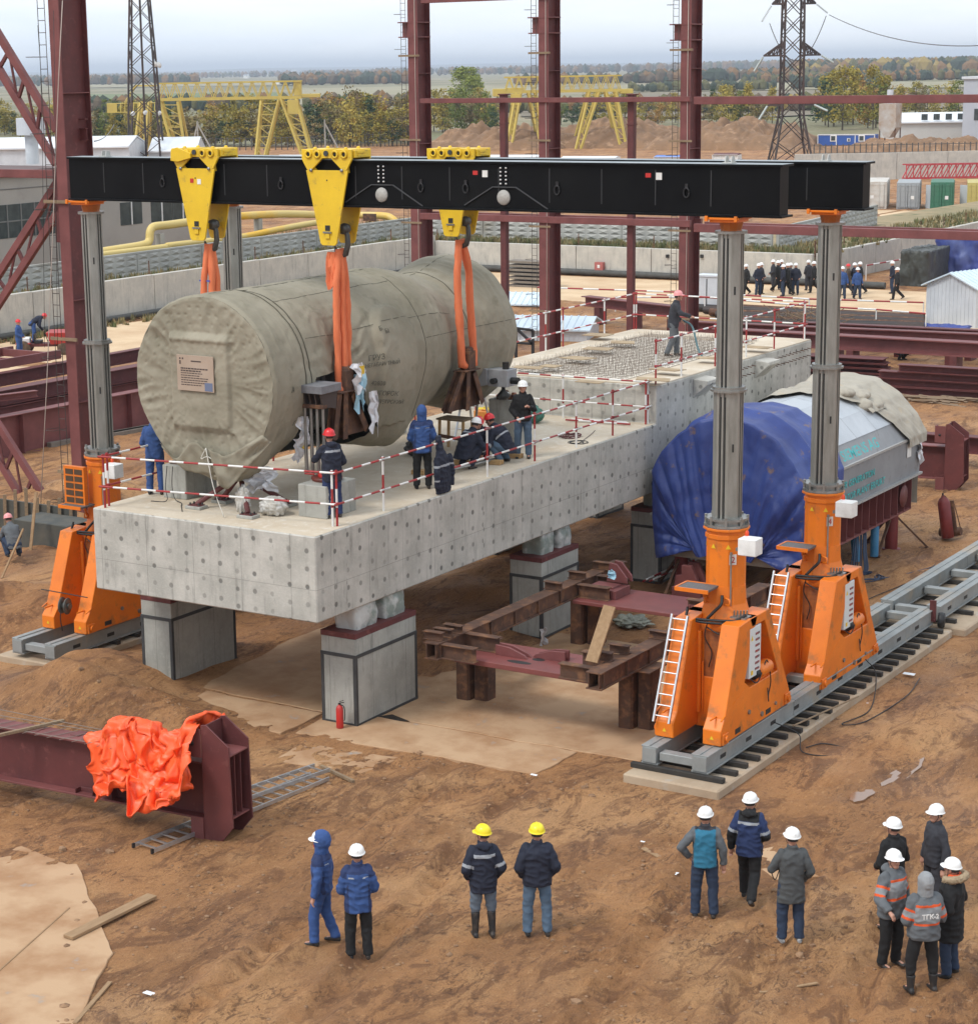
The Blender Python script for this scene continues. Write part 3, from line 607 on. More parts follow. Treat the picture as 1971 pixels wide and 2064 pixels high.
  b.prism([v+V((0, 0, z0)) for v in prof], (0, 0, z1-z0)); o = P(nm, b, MASTG)
  b = MB()
  for k in (0, 2, 4, 6):
   a = R(-90+45*k); d_ = V((math.cos(a), math.sin(a), 0)); s_ = V((-math.sin(a), math.cos(a), 0)); rr_ = r*math.cos(R(22.5))-.026
   for f_ in (-.2, .2):
    c0 = d_*rr_+s_*(f_*.383*r*2); b.bar(c0+V((0, 0, z0+.02)), c0+V((0, 0, z1-.12)), .028, .012, up=d_)
  P('groove', b, DARK)
  b = MB(); a = R(-45); d_ = V((math.cos(a), math.sin(a), 0)); c0 = d_*(r*math.cos(R(22.5))+.004); b.bar(c0+V((0, 0, z1-1.0)), c0+V((0, 0, z1-1.15)), .03, .012, up=d_); P('lock_slot', b, DARK)
  return o
 mast(4.4, 7.06, .285, 'lower_mast'); mast(7.0, 9.99, .245, 'upper_mast')
 b = MB(); b.lathe([(.26, 7.03), (.345, 7.03), (.345, 7.07), (.31, 7.07), (.31, 7.12), (.26, 7.12)], n=12, smooth=False); P('collar', b, STEEL); b = MB(); b.lathe([(.3, 4.46), (.43, 4.47), (.43, 4.52), (.36, 4.52), (.36, 4.60), (.42, 4.60), (.42, 4.64), (.29, 4.64)], n=12, smooth=False)
 for k in range(8):
  a = R(22.5+45*k); b.tube((math.cos(a)*.39, math.sin(a)*.39, 4.50), (math.cos(a)*.39, math.sin(a)*.39, 4.68), .03, n=6)
 P('collar', b, STEEL); b = MB(); b.lathe([(.25, 9.95), (.30, 9.95), (.30, 10.0), (.2, 10.0)], n=12, smooth=False); P('collar', b, STEEL)
 b = MB(); b.lathe([(.20, 10.0), (.19, 10.02), (.22, 10.14), (.22, 10.16), (0, 10.16)], n=10, smooth=False); P('head_swivel', b, mat('brown orange paint', (.42, .12, .02), .5), bevel=.005)
 b = MB(); b.box(-.27, -.36, 10.165, .27, .15, 10.22); b.box(-.34, -.44, 10.22, .34, .15, 10.262)
 for x in (-.32, .26): b.box(x, -.48, 10.19, x+.06, -.44, 10.29)
 P('head_plate', b, ORAN, bevel=.006)
 if not full: pass
 return t
GX = 6.95
j = jack('orange jack tower numbered 2 with a ladder, front right corner of the gantry', '2'); j.location = (GX, 3.65, 0)
j = jack('orange jack tower numbered 4 with a ladder, rear right corner of the gantry', '4'); j.location = (GX, 8.42, -.18)
j = jack('orange jack tower with a cable drum, front left corner beside the table', None, ladder=False, right=True); j.location = (-8.62, 3.65, 0)
b = MB(); c0 = V((.10, -1.50, 1.25))
for x in (-.08, .08): b.lathe([(.07, -.02), (.19, -.03), (.19, -.01), (.07, 0)], c0+V((x, -.10, 0)), axis=(1, .25, 0), n=20)
b.tube(c0+V((-.12, -.1, 0)), c0+V((.14, -.1, 0)), .07, n=10)
b.build('cable_drum', mat('drum grey', (.12, .12, .11), .5, .4), j, local=True)
b = MB(); b.box(-.66, -.62, 3.35, -.05, -.50, 4.25); b.build('grid_cage', ORAN, j, local=True)
b = MB()
for ix in range(2):
 for iz in range(5): b.box(-.60+ix*.27, -.63, 3.41+iz*.165, -.37+ix*.27, -.615, 3.53+iz*.165)
b.build('cage_mesh', mat('cage dark', (.07, .04, .02), .8), j, local=True)
b = MB(); b.path(smoothpts([(.02, -1.6, 1.3), (0, -1.68, 1.0), (-.02, -1.62, .65)], 5), .012, 5); b.tube((-.7, -1.52, 1.52), (.7, -1.52, 1.50), .012, n=6)
b.build('cable', BLACK, j, local=True)
j = jack('rear left jack tower, only its grey mast showing above the wrapped drum', None, ladder=False, right=False); j.location = (-8.38, 8.42, -.18)
# == gantry beams
def gbeam(label, yc, z0, z1, xa, xb, gussets, lugs, signs, bolts):
 t = thing('gantry_beam', label, 'beam', ((xa+xb)/2, yc, z0)); hw = .26
 b = MB(); b.box(xa, yc-hw+.07, z0+.04, xb-.10, yc-hw+.10, z1-.04); b.box(xa, yc+hw-.10, z0+.04, xb-.10, yc+hw-.07, z1-.04); b.build('web', BLKP, t)
 b = MB(); b.box(xa, yc-hw, z1-.04, xb, yc+hw, z1); b.mi = 1; b.box(xa+.002, yc-hw+.002, z1, xb-.002, yc+hw-.002, z1+.006); b.build('top_flange', [BLKP, BLKT], t, bevel=.003)
 b = MB(); b.box(xa, yc-hw, z0, xb, yc+hw, z0+.04); b.build('bottom_flange', [BLKP], t, bevel=.006)
 b = MB(); b.box(xb-.10, yc-hw+.07, z0+.04, xb-.07, yc+hw-.07, z1-.04); b.box(xa+.05, yc-hw+.1, z0+.04, xa+.08, yc+hw-.1, z1-.04); b.build('end_plate', BLKP, t)
 y = yc-hw+.07
 b = MB(); x = xa+1.0
 while x < xb-.3: b.box(x, y-.004, z0+.18, x+.02, y, z1-.12); x += 1.12
 b.build('web_seam', mat('seam grey', (.028, .030, .032), .5), t)
 for (xg) in gussets:
  b = MB(); pts = [(xg-.88, z0+.10), (xg-.24, z0+.46), (xg+.28, z0+.46), (xg+.98, z0+.06)]
  for p, q in zip(pts, pts[1:]): b.bar((p[0], y-.015, p[1]), (q[0], y-.015, q[1]), .03, .018)
  b.build('gusset', mat('gusset grey', (.055, .058, .062), .5), t)
  b = MB(); b.lathe([(0, -.02), (.14, -.02), (.15, 0), (0, 0)], (xg, y-.003, z0+.26), axis=(0, 1, 0), n=24)
  b.build('pin_disc', mat('pin grey', (.42, .41, .38), .6, col2=(.30, .29, .27), scale=20), t)
  b = MB()
  for k in range(5):
   for s_ in (-.06, .06): b.lathe([(0, -.03), (.018, -.03), (.018, 0), (0, 0)], (xg+s_, y, z1-.42+k*.075), axis=(0, 1, 0), n=6)
  b.build('bolt_row', mat('bolt bright', (.8, .8, .8), .35, .5), t)
 for xl in lugs:
  b = MB(); c0 = V((xl, y-.03, z0+.42)); b.path([c0+V((math.cos(a)*.055, 0, math.sin(a)*.085)) for a in [i*math.pi/7 for i in range(15)]], .014, 6); b.box(xl-.03, y-.03, z0+.51, xl+.03, y, z0+.58)
  b.build('lifting_ring', mat('ring dark', (.04, .04, .042), .45, .6), t)
 for xs in signs:
  b = MB(); b.box(xs-.055, y-.004, z1-.26, xs+.055, y, z1-.18); b.build('red_sticker', RED, t); b = MB(); b.box(xs+.16, y-.004, z1-.30, xs+.28, y, z1-.17); b.build('white_sticker', WHITE, t)
 for (xb_, s_) in bolts:
  b = MB(); b.box(xb_-.1, yc-hw+.1, z1+.006, xb_+.1, yc-hw+.30, z1+.03)
  for k in (-1, 1): b.prism([(xb_+k*.06, yc-hw+.12, z1+.02), (xb_+k*.06, yc-hw+.3, z1+.02), (xb_+k*.06, yc-hw+.26, z1+.14), (xb_+k*.06, yc-hw+.16, z1+.14)], (.02, 0, 0))
  b.build('clamp_lug', mat('lug alu', (.45, .45, .42), .5, .3), t, bevel=.004)
 return t
gbeam('front black box beam carrying two yellow trolleys', 3.46, 10.275, 11.22, -8.86, 8.12, (-.5, 2.34), (-6.17, -3.0, .45, 1.49, 3.53, 6.23), (1.7, 5.44), ((-7.9, 1), (7.0, 1)))
gbeam('rear black box beam carrying one yellow trolley, its end showing at right', 8.26, 10.09, 11.04, -9.0, 7.82, (), (), (), ((6.9, 1),))
# -- trolleys
def trolley(xc, yc, z, label, arm=False):
 t = thing('beam_trolley', label, 'trolley', (xc, yc, z), 0, 'yellow trolleys on the black gantry beams')
 def P(n_, b, m, bevel=.006): return b.build(n_, m, t, bevel=bevel, local=True)
 for s_ in (-1, 1):
  y = .30*s_
  b = MB(); w_ = .62
  b.prism([(-w_, y, .20), (w_, y, .20), (w_, y, .0), (.50, y, -.20), (.40, y, -.27), (.36, y, -.20), (.14, y, -.01), (.12, y, .02), (-.12, y, .02), (-.14, y, -.01), (-.36, y, -.20), (-.40, y, -.27), (-.50, y, -.20), (-w_, y, .0)], (0, .05*s_, 0)); P('carriage_plate', b, YEL)
  b = MB(); b.prism([(-.50, y-.065*s_, -.27), (.50, y-.065*s_, -.27), (.48, y-.065*s_, -.14), (.40, y-.065*s_, -.12), (.28, y-.065*s_, -.24), (-.28, y-.065*s_, -.24), (-.40, y-.065*s_, -.12), (-.48, y-.065*s_, -.14)][::1], (0, .05*s_, 0))
  b.prism([(-.52, y+.004*s_, -.22), (.52, y+.004*s_, -.22), (.20, y+.004*s_, -1.70), (.15, y+.004*s_, -1.74), (-.15, y+.004*s_, -1.74), (-.20, y+.004*s_, -1.70)], (0, .045*s_, 0)); P('hanger_plate', b, YEL)
  b = MB()
  for x in (-.38, .38): b.lathe([(0, 0), (.035, 0), (.035, .03), (0, .03)], (x, y+.05*s_, -.22), axis=(0, s_, 0), n=8)
  P('bolt', b, STEEL, 0)
  b = MB()
  for x in (-.44, -.22, .22, .44): b.lathe([(.045, 0), (.085, 0), (.085, .03), (.05, .035), (.045, .0)], (x, y+.05*s_, .10), axis=(0, s_, 0), n=14)
  P('roller_cap', b, YEL, 0)
  b = MB()
  for x in (-.44, -.22, .22, .44): b.lathe([(0, 0), (.045, 0), (.045, .012), (0, .012)], (x, y+.05*s_, .10), axis=(0, s_, 0), n=10)
  b.box(-.07, y+.050*s_, -1.44, .05, y+.056*s_, -1.33); b.tube((0, y+.05*s_, -.42), (0, y+.056*s_, -.42), .016, n=8); P('dark_opening', b, DARK, 0)
  b = MB(); b.box(-.11, y+.052*s_, -1.49, .09, y+.085*s_, -1.455); P('keeper_bar', b, STEEL, 0)
  b = MB(); b.box(-.06, y+.052*s_, -1.60, .045, y+.08*s_, -1.50); P('keeper_block', b, YEL)
 b = MB()
 for x in (-.38, .38): b.box(x-.22, -.295, .05, x+.22, .295, .20)
 b.box(-.66, -.28, .035, -.6, .28, .18); b.box(.6, -.28, .035, .66, .28, .18)
 for x in (-.38, .38): b.lathe([(0, .20), (.05, .20), (.03, .24), (0, .24)], (x, -.2, 0), n=8); b.lathe([(0, .20), (.05, .20), (.03, .24), (0, .24)], (x, .25, 0), n=8)
 P('carriage', b, YEL)
 b = MB(); b.box(.66, -.2, .07, .68, .1, .10); b.box(.66, -.2, .12, .68, .1, .15); P('end_grip', b, YEL, 0)
 b = MB(); b.tube((0, -.38, .12), (0, .38, .12), .055, n=10); P('axle', b, mat('axle dark', (.06, .07, .08), .5, .5), 0)
 if arm:
  b = MB(); b.prism([(-.05, -.37, .10), (-.42, -.37, .22), (-.58, -.37, .18), (-.60, -.37, -.06), (-.40, -.37, -.08), (-.05, -.37, .0)], (0, -.06, 0)); P('tow_arm', b, YEL)
  b = MB(); b.box(-.14, -.357, -.52, -.05, -.351, -.43); P('red_sticker', b, RED, 0); b = MB(); b.box(.05, -.357, -.55, .15, -.351, -.44); P('white_sticker', b, WHITE, 0)
 b = MB(); b.box(-.13, -.30, -1.50, .13, .30, -1.38); P('cross_head', b, YEL)
 b = MB(); b.lathe([(0, -.1), (.10, -.1), (.12, 0), (.10, .1), (0, .1)], (.16, .0, -1.42), axis=(0, 1, 0), n=12)
 b.path([(.16, 0, -1.42), (.23, 0, -1.55), (.24, 0, -1.75), (.18, 0, -1.93), (.05, 0, -1.99), (-.05, 0, -1.90), (-.09, 0, -1.78)], .05, 8, rr=[.05, .055, .06, .065, .06, .045, .02]); P('hook', b, mat('hook grey', (.10, .10, .095), .5, .6), 0)
 return t
trolley(-5.15, 3.46, 11.235, 'yellow beam trolley with a tow arm, leftmost on the front beam', True)
trolley(-1.73, 3.46, 11.235, 'yellow beam trolley without stickers, second on the front beam')
trolley(-1.78, 8.26, 11.055, 'yellow beam trolley on the rear beam, mostly hidden by the front beam')
# == the wrapped machine hanging in the slings
TARP = mat('olive canvas', (.20, .182, .130), .88, col2=(.325, .295, .225), scale=.7, lo=.3, hi=.7, col3=(.18, .165, .115), s3=2.6, lo3=.56, hi3=.76, bump=.35, bscale=9, bdist=.02)
STEN = mat('stencil ink', (.06, .06, .05), .9, col2=(.16, .15, .11), scale=30)
FOIL = mat('white foil', (.72, .72, .74), .35, .15, col2=(.5, .5, .52), scale=6, bump=.5, bscale=12, bdist=.03)
FOILB = mat('pale blue film', (.38, .62, .74), .35, col2=(.28, .50, .62), scale=5, bump=.3)
SLING = mat('orange sling', (.80, .215, .090), .8, col2=(.62, .145, .055), scale=3, stretch=(3, 3, .5), bump=.4, bscale=10)
TX, TZ = -3.42, 6.83
def sst(a, b, x):
 t = max(0, min(1, (x-a)/(b-a))); return t*t*(3-2*t)
def bmp(x, c, w): return math.exp(-((x-c)/w)**2)
PROF = [(1.0, 1.76), (1.06, 1.80), (2.1, 1.79), (2.35, 1.76), (6.9, 1.81), (7.5, 1.74), (8.2, 1.56), (8.7, 1.48), (9.2, 1.58), (9.7, 1.75), (10.1, 1.84), (10.45, 1.82), (10.6, 1.72)]
def prof(y):
 for (a, ra), (b, rb) in zip(PROF, PROF[1:]):
  if y <= b: return ra+(rb-ra)*(y-a)/(b-a)
 return PROF[-1][1]
def skin(y, th):   # th: 0 = +X side, 90 = top
 r = prof(y); d = (th+180) % 360-180
 c = math.cos(th*math.pi/180)
 r -= .22*bmp(y, 3.55, .55)*bmp(d, 5, 28)*(1 if d < 40 else .6); r -= .12*bmp(y, 8.4, .5)*bmp(d, 5, 30)
 r += .34*bmp(y, 1.35, .55)*bmp(d, -72, 24)+.10*bmp(y, 1.2, .5)*bmp(d, -115, 18)
 r += .42*bmp(y, 6.1, .75)*bmp(d, -58, 18)+.12*bmp(y, 5.6, 1.0)*bmp(d, -80, 22)
 r += .15*bmp(y, 9.6, .4)*bmp(d, -58, 14)
 z = math.sin(th*math.pi/180)*r; q = max(abs(y-5.35)/.62, 0); top = .55; cz = z if z < top else top
 dd = math.hypot((y-5.35)/.68, (z-cz)/.62)
 if c > 0 and z > -1.3: r += .19*(1-sst(.86, 1.04, dd))
 p = V((y*1.1, math.cos(R(th))*1.8, math.sin(R(th))*1.8))
 w_ = .25+.75*sst(-10, -60, d) if abs(d) < 170 else .6
 r += .020*noise.fractal(p*1.1, .6, 2, 3)+w_*.035*(abs(noise.noise(V((p.x*4.5, p.y*1.2, p.z*1.2+3))))-.2)+.008*noise.noise(p*6)
 cr_ = noise.noise(V((y*.9, d*.02, 12))); r += (.3+.7*w_)*.030*max(0, 1-abs(noise.noise(V((y*2.6+d*.015, z*1.1-y*.5, 6))))*7)*(.5+cr_)
 s_ = bmp(y, 3.6, 1.4)*bmp(d, 10, 35)
 r += s_*.022*math.sin((z*6+noise.noise(p*2)*3)*2.2)
 k = bmp(y, 9.6, .9)*(1 if c > 0 else .4); r += k*.045*noise.noise(V((y*7, th*.02, 1)))
 for ys in (1.02, 2.08, 2.28, 6.55): r -= .018*bmp(y, ys, .02)
 return r
tur = thing('wrapped_turbine', 'huge drum-shaped machine wrapped in olive canvas hanging in orange slings', 'wrapped machine', (TX, 5.8, TZ))
NU, NV = 300, 330
ys = [1.0+9.6*j/(NV-1) for j in range(NV)]
def hole(y, d):
 e = .09*noise.noise(V((y*3, d*.06, 5)))
 if -76 < d < 1:
  wv = sst(1, -14, d)
  lo = 2.24+.2*(1-wv)+e; hi = 4.05+1.15*sst(-2, -55, d)+e*1.3
  if lo < y < hi: return True
 return False
b = MB(); vs = [];
for i in range(NU):
 th = 360*i/NU; ct, st = math.cos(R(th)), math.sin(R(th))
 for y in ys: r = skin(y, th); vs.append((TX+ct*r, y, TZ+st*r))
fs = []
for i in range(NU):
 d = (360*(i+.5)/NU+180) % 360-180
 for j in range(NV-1):
  if hole((ys[j]+ys[j+1])/2, d): continue
  fs.append((i*NV+j, ((i+1) % NU)*NV+j, ((i+1) % NU)*NV+j+1, i*NV+j+1))
b.add(vs, fs, smooth=True); b.build('canvas_cover', TARP, tur, recalc=False)
SEAM = mat('seam dark', (.085, .078, .055), .9)
for yy in (2.10, 2.30, 6.55, 8.9):
 b = MB(); b.path([V((TX+math.cos(R(t_))*(skin(yy, t_)+.002), yy, TZ+math.sin(R(t_))*(skin(yy, t_)+.002))) for t_ in range(-20 if yy < 3 else -60, 200, 4)], .011, 5); b.build('seam_rope', SEAM, tur)
for th0, y0, y1 in ((62, 2.3, 6.5), (28, 2.4, 8.3), (88, 1.0, 10.5), (12, 6.6, 10.3)):
 b = MB(); b.path([V((TX+math.cos(R(th0))*(skin(y_, th0)+.001), y_, TZ+math.sin(R(th0))*(skin(y_, th0)+.001))) for y_ in [y0+(y1-y0)*i/40 for i in range(41)]], .006, 4); b.build('seam_rope', SEAM, tur)
b = MB(); NR = 90
def front(u, v):
 th = 360*u; rim = skin(1.0, th); rr_ = rim*v; x, z = math.cos(R(th))*rr_, math.sin(R(th))*rr_
 y = 1.0
 bx = 1-sst(.70, .80, max(abs(x+.05)/1.0, abs(z-.02)/1.28)); y -= .09*bx*(1 if abs(z) < 1.2 else 0)
 y -= .035*bmp(z, .88, .05)*(1-sst(.75, .9, abs(x)))+.03*bmp(z, -.98, .05)*(1-sst(.75, .9, abs(x)))
 k = sst(.35, .8, rr_/1.8)*(1-sst(1.68, 1.8, rr_))
 p = V((x, 0, z)); q = V((th*.12, rr_*2.2, 0))
 y -= k*.060*(1-abs(noise.noise(V((th*.10, rr_*1.1, 3))))*2.2)*.6; y += .010*noise.noise(p*5)
 a = round(x/.19+.5*(round(z/.17) % 2)); ca = (a-.5*(round(z/.17) % 2))*.19; cz = round(z/.17)*.17
 jx, jz = noise.noise(V((a*3.1, round(z/.17)*1.7, 2)))*.06, noise.noise(V((a*1.1, round(z/.17)*2.7, 7)))*.05
 y += .030*math.exp(-(((x-ca-jx)/.026)**2+((z-cz-jz)/.026)**2))*(.12+.88*k)*(1 if noise.noise(V((a*2.3, cz*9, 5))) > -.05 else .1)
 y += .012*noise.fractal(p*3, .6, 2, 3)
 lo = sst(-1.1, -1.6, z); y -= lo*.10*abs(noise.noise(V((x*3, z*1.2, 4))))
 return V((TX+x, y, TZ+z))
b.grid(NU, NR, front, wrap=True); b.build('front_canvas', TARP, tur, recalc=False)
b = MB(); b.grid(60, 14, lambda u, v: V((TX+math.cos(2*math.pi*u)*1.72*(1-v), 10.6+.03*math.sin(u*50)*v, TZ+math.sin(2*math.pi*u)*1.72*(1-v))), wrap=True); b.build('rear_canvas', TARP, tur, recalc=False)
def drape(pts_top, pts_bot, n=30, m=12, wav=.04, seed=0, mt=None, nm='loose_canvas', thick=.006, par=None):
 T_, B_ = smoothpts(pts_top, 8), smoothpts(pts_bot, 8)
 def s_(P, u): x = u*(len(P)-1); i = min(int(x), len(P)-2); return P[i].lerp(P[i+1], x-i)
 b = MB()
 def fn(u, v):
  a, c_ = s_(T_, u), s_(B_, u); p = a.lerp(c_, v); w_ = wav*noise.noise(V((u*7+seed, v*2.5, seed)))*1.6+wav*.5*math.sin(u*22+seed)*v
  return p+V((.35*w_, -w_, 0))
 b.grid(n, m, fn); o = b.build(nm, mt or TARP, par or tur, recalc=False)
 sd = o.modifiers.new('solid', 'SOLIDIFY'); sd.thickness = thick; return o
drape([(TX-1.15, .92, TZ-1.32), (TX-.7, .86, TZ-1.60), (TX-.25, .84, TZ-1.22), (TX+.15, .84, TZ-1.38)], [(TX-1.1, .98, TZ-1.45), (TX-.6, .95, TZ-1.82), (TX-.15, .93, TZ-1.88), (TX+.25, .92, TZ-1.86)], seed=1)
drape([(TX+.22, .80, TZ-1.30), (TX+.6, .80, TZ-1.42), (TX+1.0, .86, TZ-1.25), (TX+1.45, 1.0, TZ-.95)], [(TX+.28, .85, TZ-1.75), (TX+.62, .78, TZ-2.12), (TX+1.0, .95, TZ-1.75), (TX+1.6, 1.1, TZ-1.1)], seed=4, wav=.06)
NB = .905
b = MB(); b.box(TX-.57, NB-.045, TZ-.16, TX+.37, NB-.02, TZ+.57); bo = b.build('notice_board', mat('pink board', (.42, .33, .26), .8, col2=(.36, .27, .20), scale=2, bump=.1), tur, bevel=.003)
rb = random.Random(2); b = MB()
for k in range(8):
 z = TZ+.30-k*.048; w_ = rb.uniform(.45, .72); x = TX-.47
 while x < TX-.47+w_:
  q = rb.uniform(.03, .08); b.box(x, NB-.049, z-(.010 if k > 1 else .015), x+q, NB-.0455, z+(.008 if k > 1 else .012)); x += q+.014
b.box(TX-.20, NB-.049, TZ+.44, TX+.06, NB-.0455, TZ+.465)
for dx, dz in ((-.50, .50), (-.50, .44), (-.43, .50), (-.50, .40)): b.box(TX+dx, NB-.049, TZ+dz-.02, TX+dx+.035, NB-.0455, TZ+dz+.015)
o = b.build('board_writing', mat('board ink', (.07, .05, .045), .8), tur); o['kind'] = 'stuff'
b = MB(); b.box(TX+.14, NB-.05, TZ-.14, TX+.34, NB-.0455, TZ+.03); b.build('board_stamp', mat('stamp blue', (.13, .16, .25), .6), tur)
for s, px, py, sz in (('ГРУЗ', 742, 728, .17), ('НЕГАБАРИТНЫЙ', 731, 741, .115), ('42830', 744, 775, .14), ('УГОРОК', 747, 792, .15), ('ПЕТРСКИЙ', 750, 806, .13), ('Б', 762, 668, .14), ('Б1', 777, 672, .14), ('А', 587, 792, .17), ('Г', 588, 857, .15)):
 d_ = (at(px, py, Y=2)-CAM).normalized(); q = CAM.copy(); th = 0
 for i_ in range(9000):
  q = CAM+d_*(32+i_*.004); th = math.degrees(math.atan2(q.z-TZ, q.x-TX)) if 1 < q.y < 10.6 else 0
  if 1.0 < q.y < 10.6 and math.hypot(q.x-TX, q.z-TZ) < skin(q.y, th): break
 w_ = sz*len(s)*.62; e_ = V((math.cos(R(th)), 0, math.sin(R(th)))); r0, r1 = skin(q.y, th), skin(q.y+w_, th); rm = max(skin(q.y+w_*k/4, th)-(r0+(r1-r0)*k/4) for k in range(5))
 q = V((TX, q.y, TZ))+e_*(r0+.012+rm); xd = V((0, w_, 0))+e_*(r1-r0); up_ = V((-math.sin(R(th)), 0, math.cos(R(th)))); text(s, sz, STEN, basis(q, xd, up_), tur, 'stencil')
INN = mat('dark machine', (.045, .045, .043), .5, .4, col2=(.02, .02, .02), scale=2)
b = MB(); b.lathe([(1.30, 2.1), (1.48, 2.15), (1.48, 5.0), (1.30, 5.0)], (TX, 0, TZ), axis=(0, 1, 0), n=48)
for y in (2.5, 3.0, 4.2, 4.6): b.lathe([(1.48, y), (1.56, y), (1.56, y+.06), (1.48, y+.06)], (TX, 0, TZ), axis=(0, 1, 0), n=48)
b.build('casing', INN, tur)
def saddle(X, yc, zt, w0, w1, h, nm='lifting_saddle'):
 b = MB()
 b.box(X-.04, yc-.36, zt-.03, X+.30, yc+.32, zt)                       # seat plate
 b.lathe([(0, 0), (.13, 0), (.13, .46), (.10, .5), (0, .5)], (X+.13, yc+.03, zt), n=16)   # post between the sling legs
 b.box(X+.02, yc-.12, zt, X+.26, yc+.16, zt+.42)
 b.build(nm, RUST, tur, bevel=.006)
 b = MB(); b.prism([(X, yc-.34, zt-.03), (X, yc+.30, zt-.03), (X, yc+w1, zt-h), (X, yc-w0, zt-h)], (.03, 0, 0)); b.build('saddle_plate', RUST, tur)
 for p, q in (((X+.14, yc-.02, zt-.03), (X+.10, yc-.02, zt-h-.02)), ((X+.14, yc+.22, zt-.05), (X+.08, yc+w1-.05, zt-h+.1)), ((X+.14, yc-.24, zt-.05), (X+.08, yc-w0+.08, zt-h))):
  b = MB(); b.channel(p, q, .20, .16, .018, up=(1, 0, 0)); b.build('brace', RUST, tur, bevel=.004)
SX = TX+1.66
saddle(SX, 3.42, 6.48, .45, .85, 1.0)
saddle(SX-.04, 8.35, 6.28, .85, .72, .92)
GB = mat('grey bracket', (.20, .205, .22), .5, col2=(.13, .13, .14), scale=4)
bx0, bx1, by0, by1_ = TX+1.52, TX+2.28, 1.92, 2.62
b = MB(); b.box(bx0, by0, 6.62, bx1, by1_, 6.78); b.build('bracket', GB, tur, bevel=.008)
b = MB()
for k in range(5): b.prism([(bx0+.1+k*.14, by0+.05, 6.62), (bx0+.1+k*.14, by1_-.05, 6.62), (bx0+.1+k*.14, by1_-.12, 6.25), (bx0+.1+k*.14, by0+.12, 6.36)], (.03, 0, 0))
b.build('bracket_rib', mat('rib brown', (.05, .035, .03), .6), tur)
b = MB(); b.box(bx0+.12, by0+.10, 6.30, bx1-.05, by0+.26, 6.38); b.build('rod_yoke', RUST, tur, bevel=.008)
for k in range(4):
 x = bx0+.20+k*.15
 b = MB(); b.tube((x, by0+.18, 6.42), (x, by0+.18, 5.55), .030, n=10); b.tube((x, by0+.18, 5.62), (x+.01, by0+.18, 4.93), .040, n=10); b.build('tie_rod', STEEL, tur)
def scrap(P, w_, h_, mt, seed, nm, par, label=None, thick=.004, n=10, amp=.07, ax=(0, 1, 0), dn=(0, 0, -1), out=(1, 0, 0)):
 P, ax, dn, out = V(P), V(ax).normalized(), V(dn).normalized(), V(out); b = MB(); rs_ = random.Random(seed); e = [rs_.uniform(.7, 1.15) for _ in range(n)]; e2 = [rs_.uniform(-.12, .12) for _ in range(n)]
 def fn(u, v):
  j = min(int(v*(n-1)), n-1); i = min(int(u*(n-1)), n-1)
  return P+ax*(w_*((u-.5)*(e[j])+e2[j]))+dn*(h_*v*e[i])+out*(amp*noise.noise(V((u*3+seed, v*3, seed*.7)))*2)
 b.grid(n, n, fn, smooth=False); o = b.build(nm, mt, par, recalc=False); sd = o.modifiers.new('solid', 'SOLIDIFY'); sd.thickness = thick; return o
scrap((SX+.32, 3.72, 7.02), .42, .62, FOIL, 1, 'foil_flap', tur, n=8); scrap((SX+.30, 3.80, 6.78), .34, .75, FOILB, 2, 'film_flap', tur, n=8); scrap((SX+.26, 4.28, 6.35), .34, .95, FOIL, 3, 'foil_flap', tur, n=8, amp=.05)
scrap((bx0-.02, 1.98, 6.70), .30, .42, FOILB, 5, 'film_flap', tur, ax=(1, .2, 0), out=(0, -1, 0), n=8); scrap((TX+1.66, 2.1, 6.1), .25, .62, FOIL, 6, 'foil_flap', tur, ax=(.6, .8, 0), out=(1, 0, 0), n=8)
scrap((TX+1.50, 2.15, 5.62), .2, .55, FOIL, 7, 'foil_flap', tur, ax=(.6, .8, 0), n=8); scrap((TX+1.86, 5.95, 7.05), .16, .26, FOIL, 9, 'foil_patch', tur, n=6, amp=.02)
scrap((TX+.95, 1.5, 5.12), .65, .55, FOIL, 11, 'foil_flap', tur, ax=(.9, .5, 0), out=(0, 1, 0), n=10, amp=.12)
b = MB(); b.lathe([(0, 0), (.10, 0), (.12, .10), (.05, .18), (0, .2)], (TX+1.42, 2.3, 5.32), n=10); b.build('valve', YEL, tur)
b = MB(); b.box(SX+.24, 3.72, 6.72, SX+.34, 3.86, 6.95); b.build('strap_tag', YEL, tur)
b = MB(); b.box(-1.82, 9.5, 5.72, -1.30, 9.95, 6.12); b.prism([(-2.3, 9.45, 5.62), (-1.82, 9.45, 5.75), (-1.82, 9.45, 6.12), (-2.0, 9.45, 6.16)], (0, .4, 0)); b.build('support_arm', mat('arm grey', (.33, .34, .35), .5, col2=(.25, .25, .26), scale=3), tur, bevel=.01)
b = MB(); b.tube((-1.62, 9.36, 5.86), (-1.62, 9.52, 5.86), .07, n=10); b.tube((-1.30, 9.7, 5.86), (-1.10, 9.7, 5.86), .08, n=10); b.tube((-1.45, 9.7, 6.12), (-1.45, 9.7, 6.28), .08, n=10); b.build('pipe_stub', INN, tur)
b = MB(); b.lathe([(0, -.34), (.12, -.3), (.16, -.22), (.05, -.1), (.04, 0)], (-1.52, 9.7, 5.72), n=12); b.build('jack_foot', INN, tur)
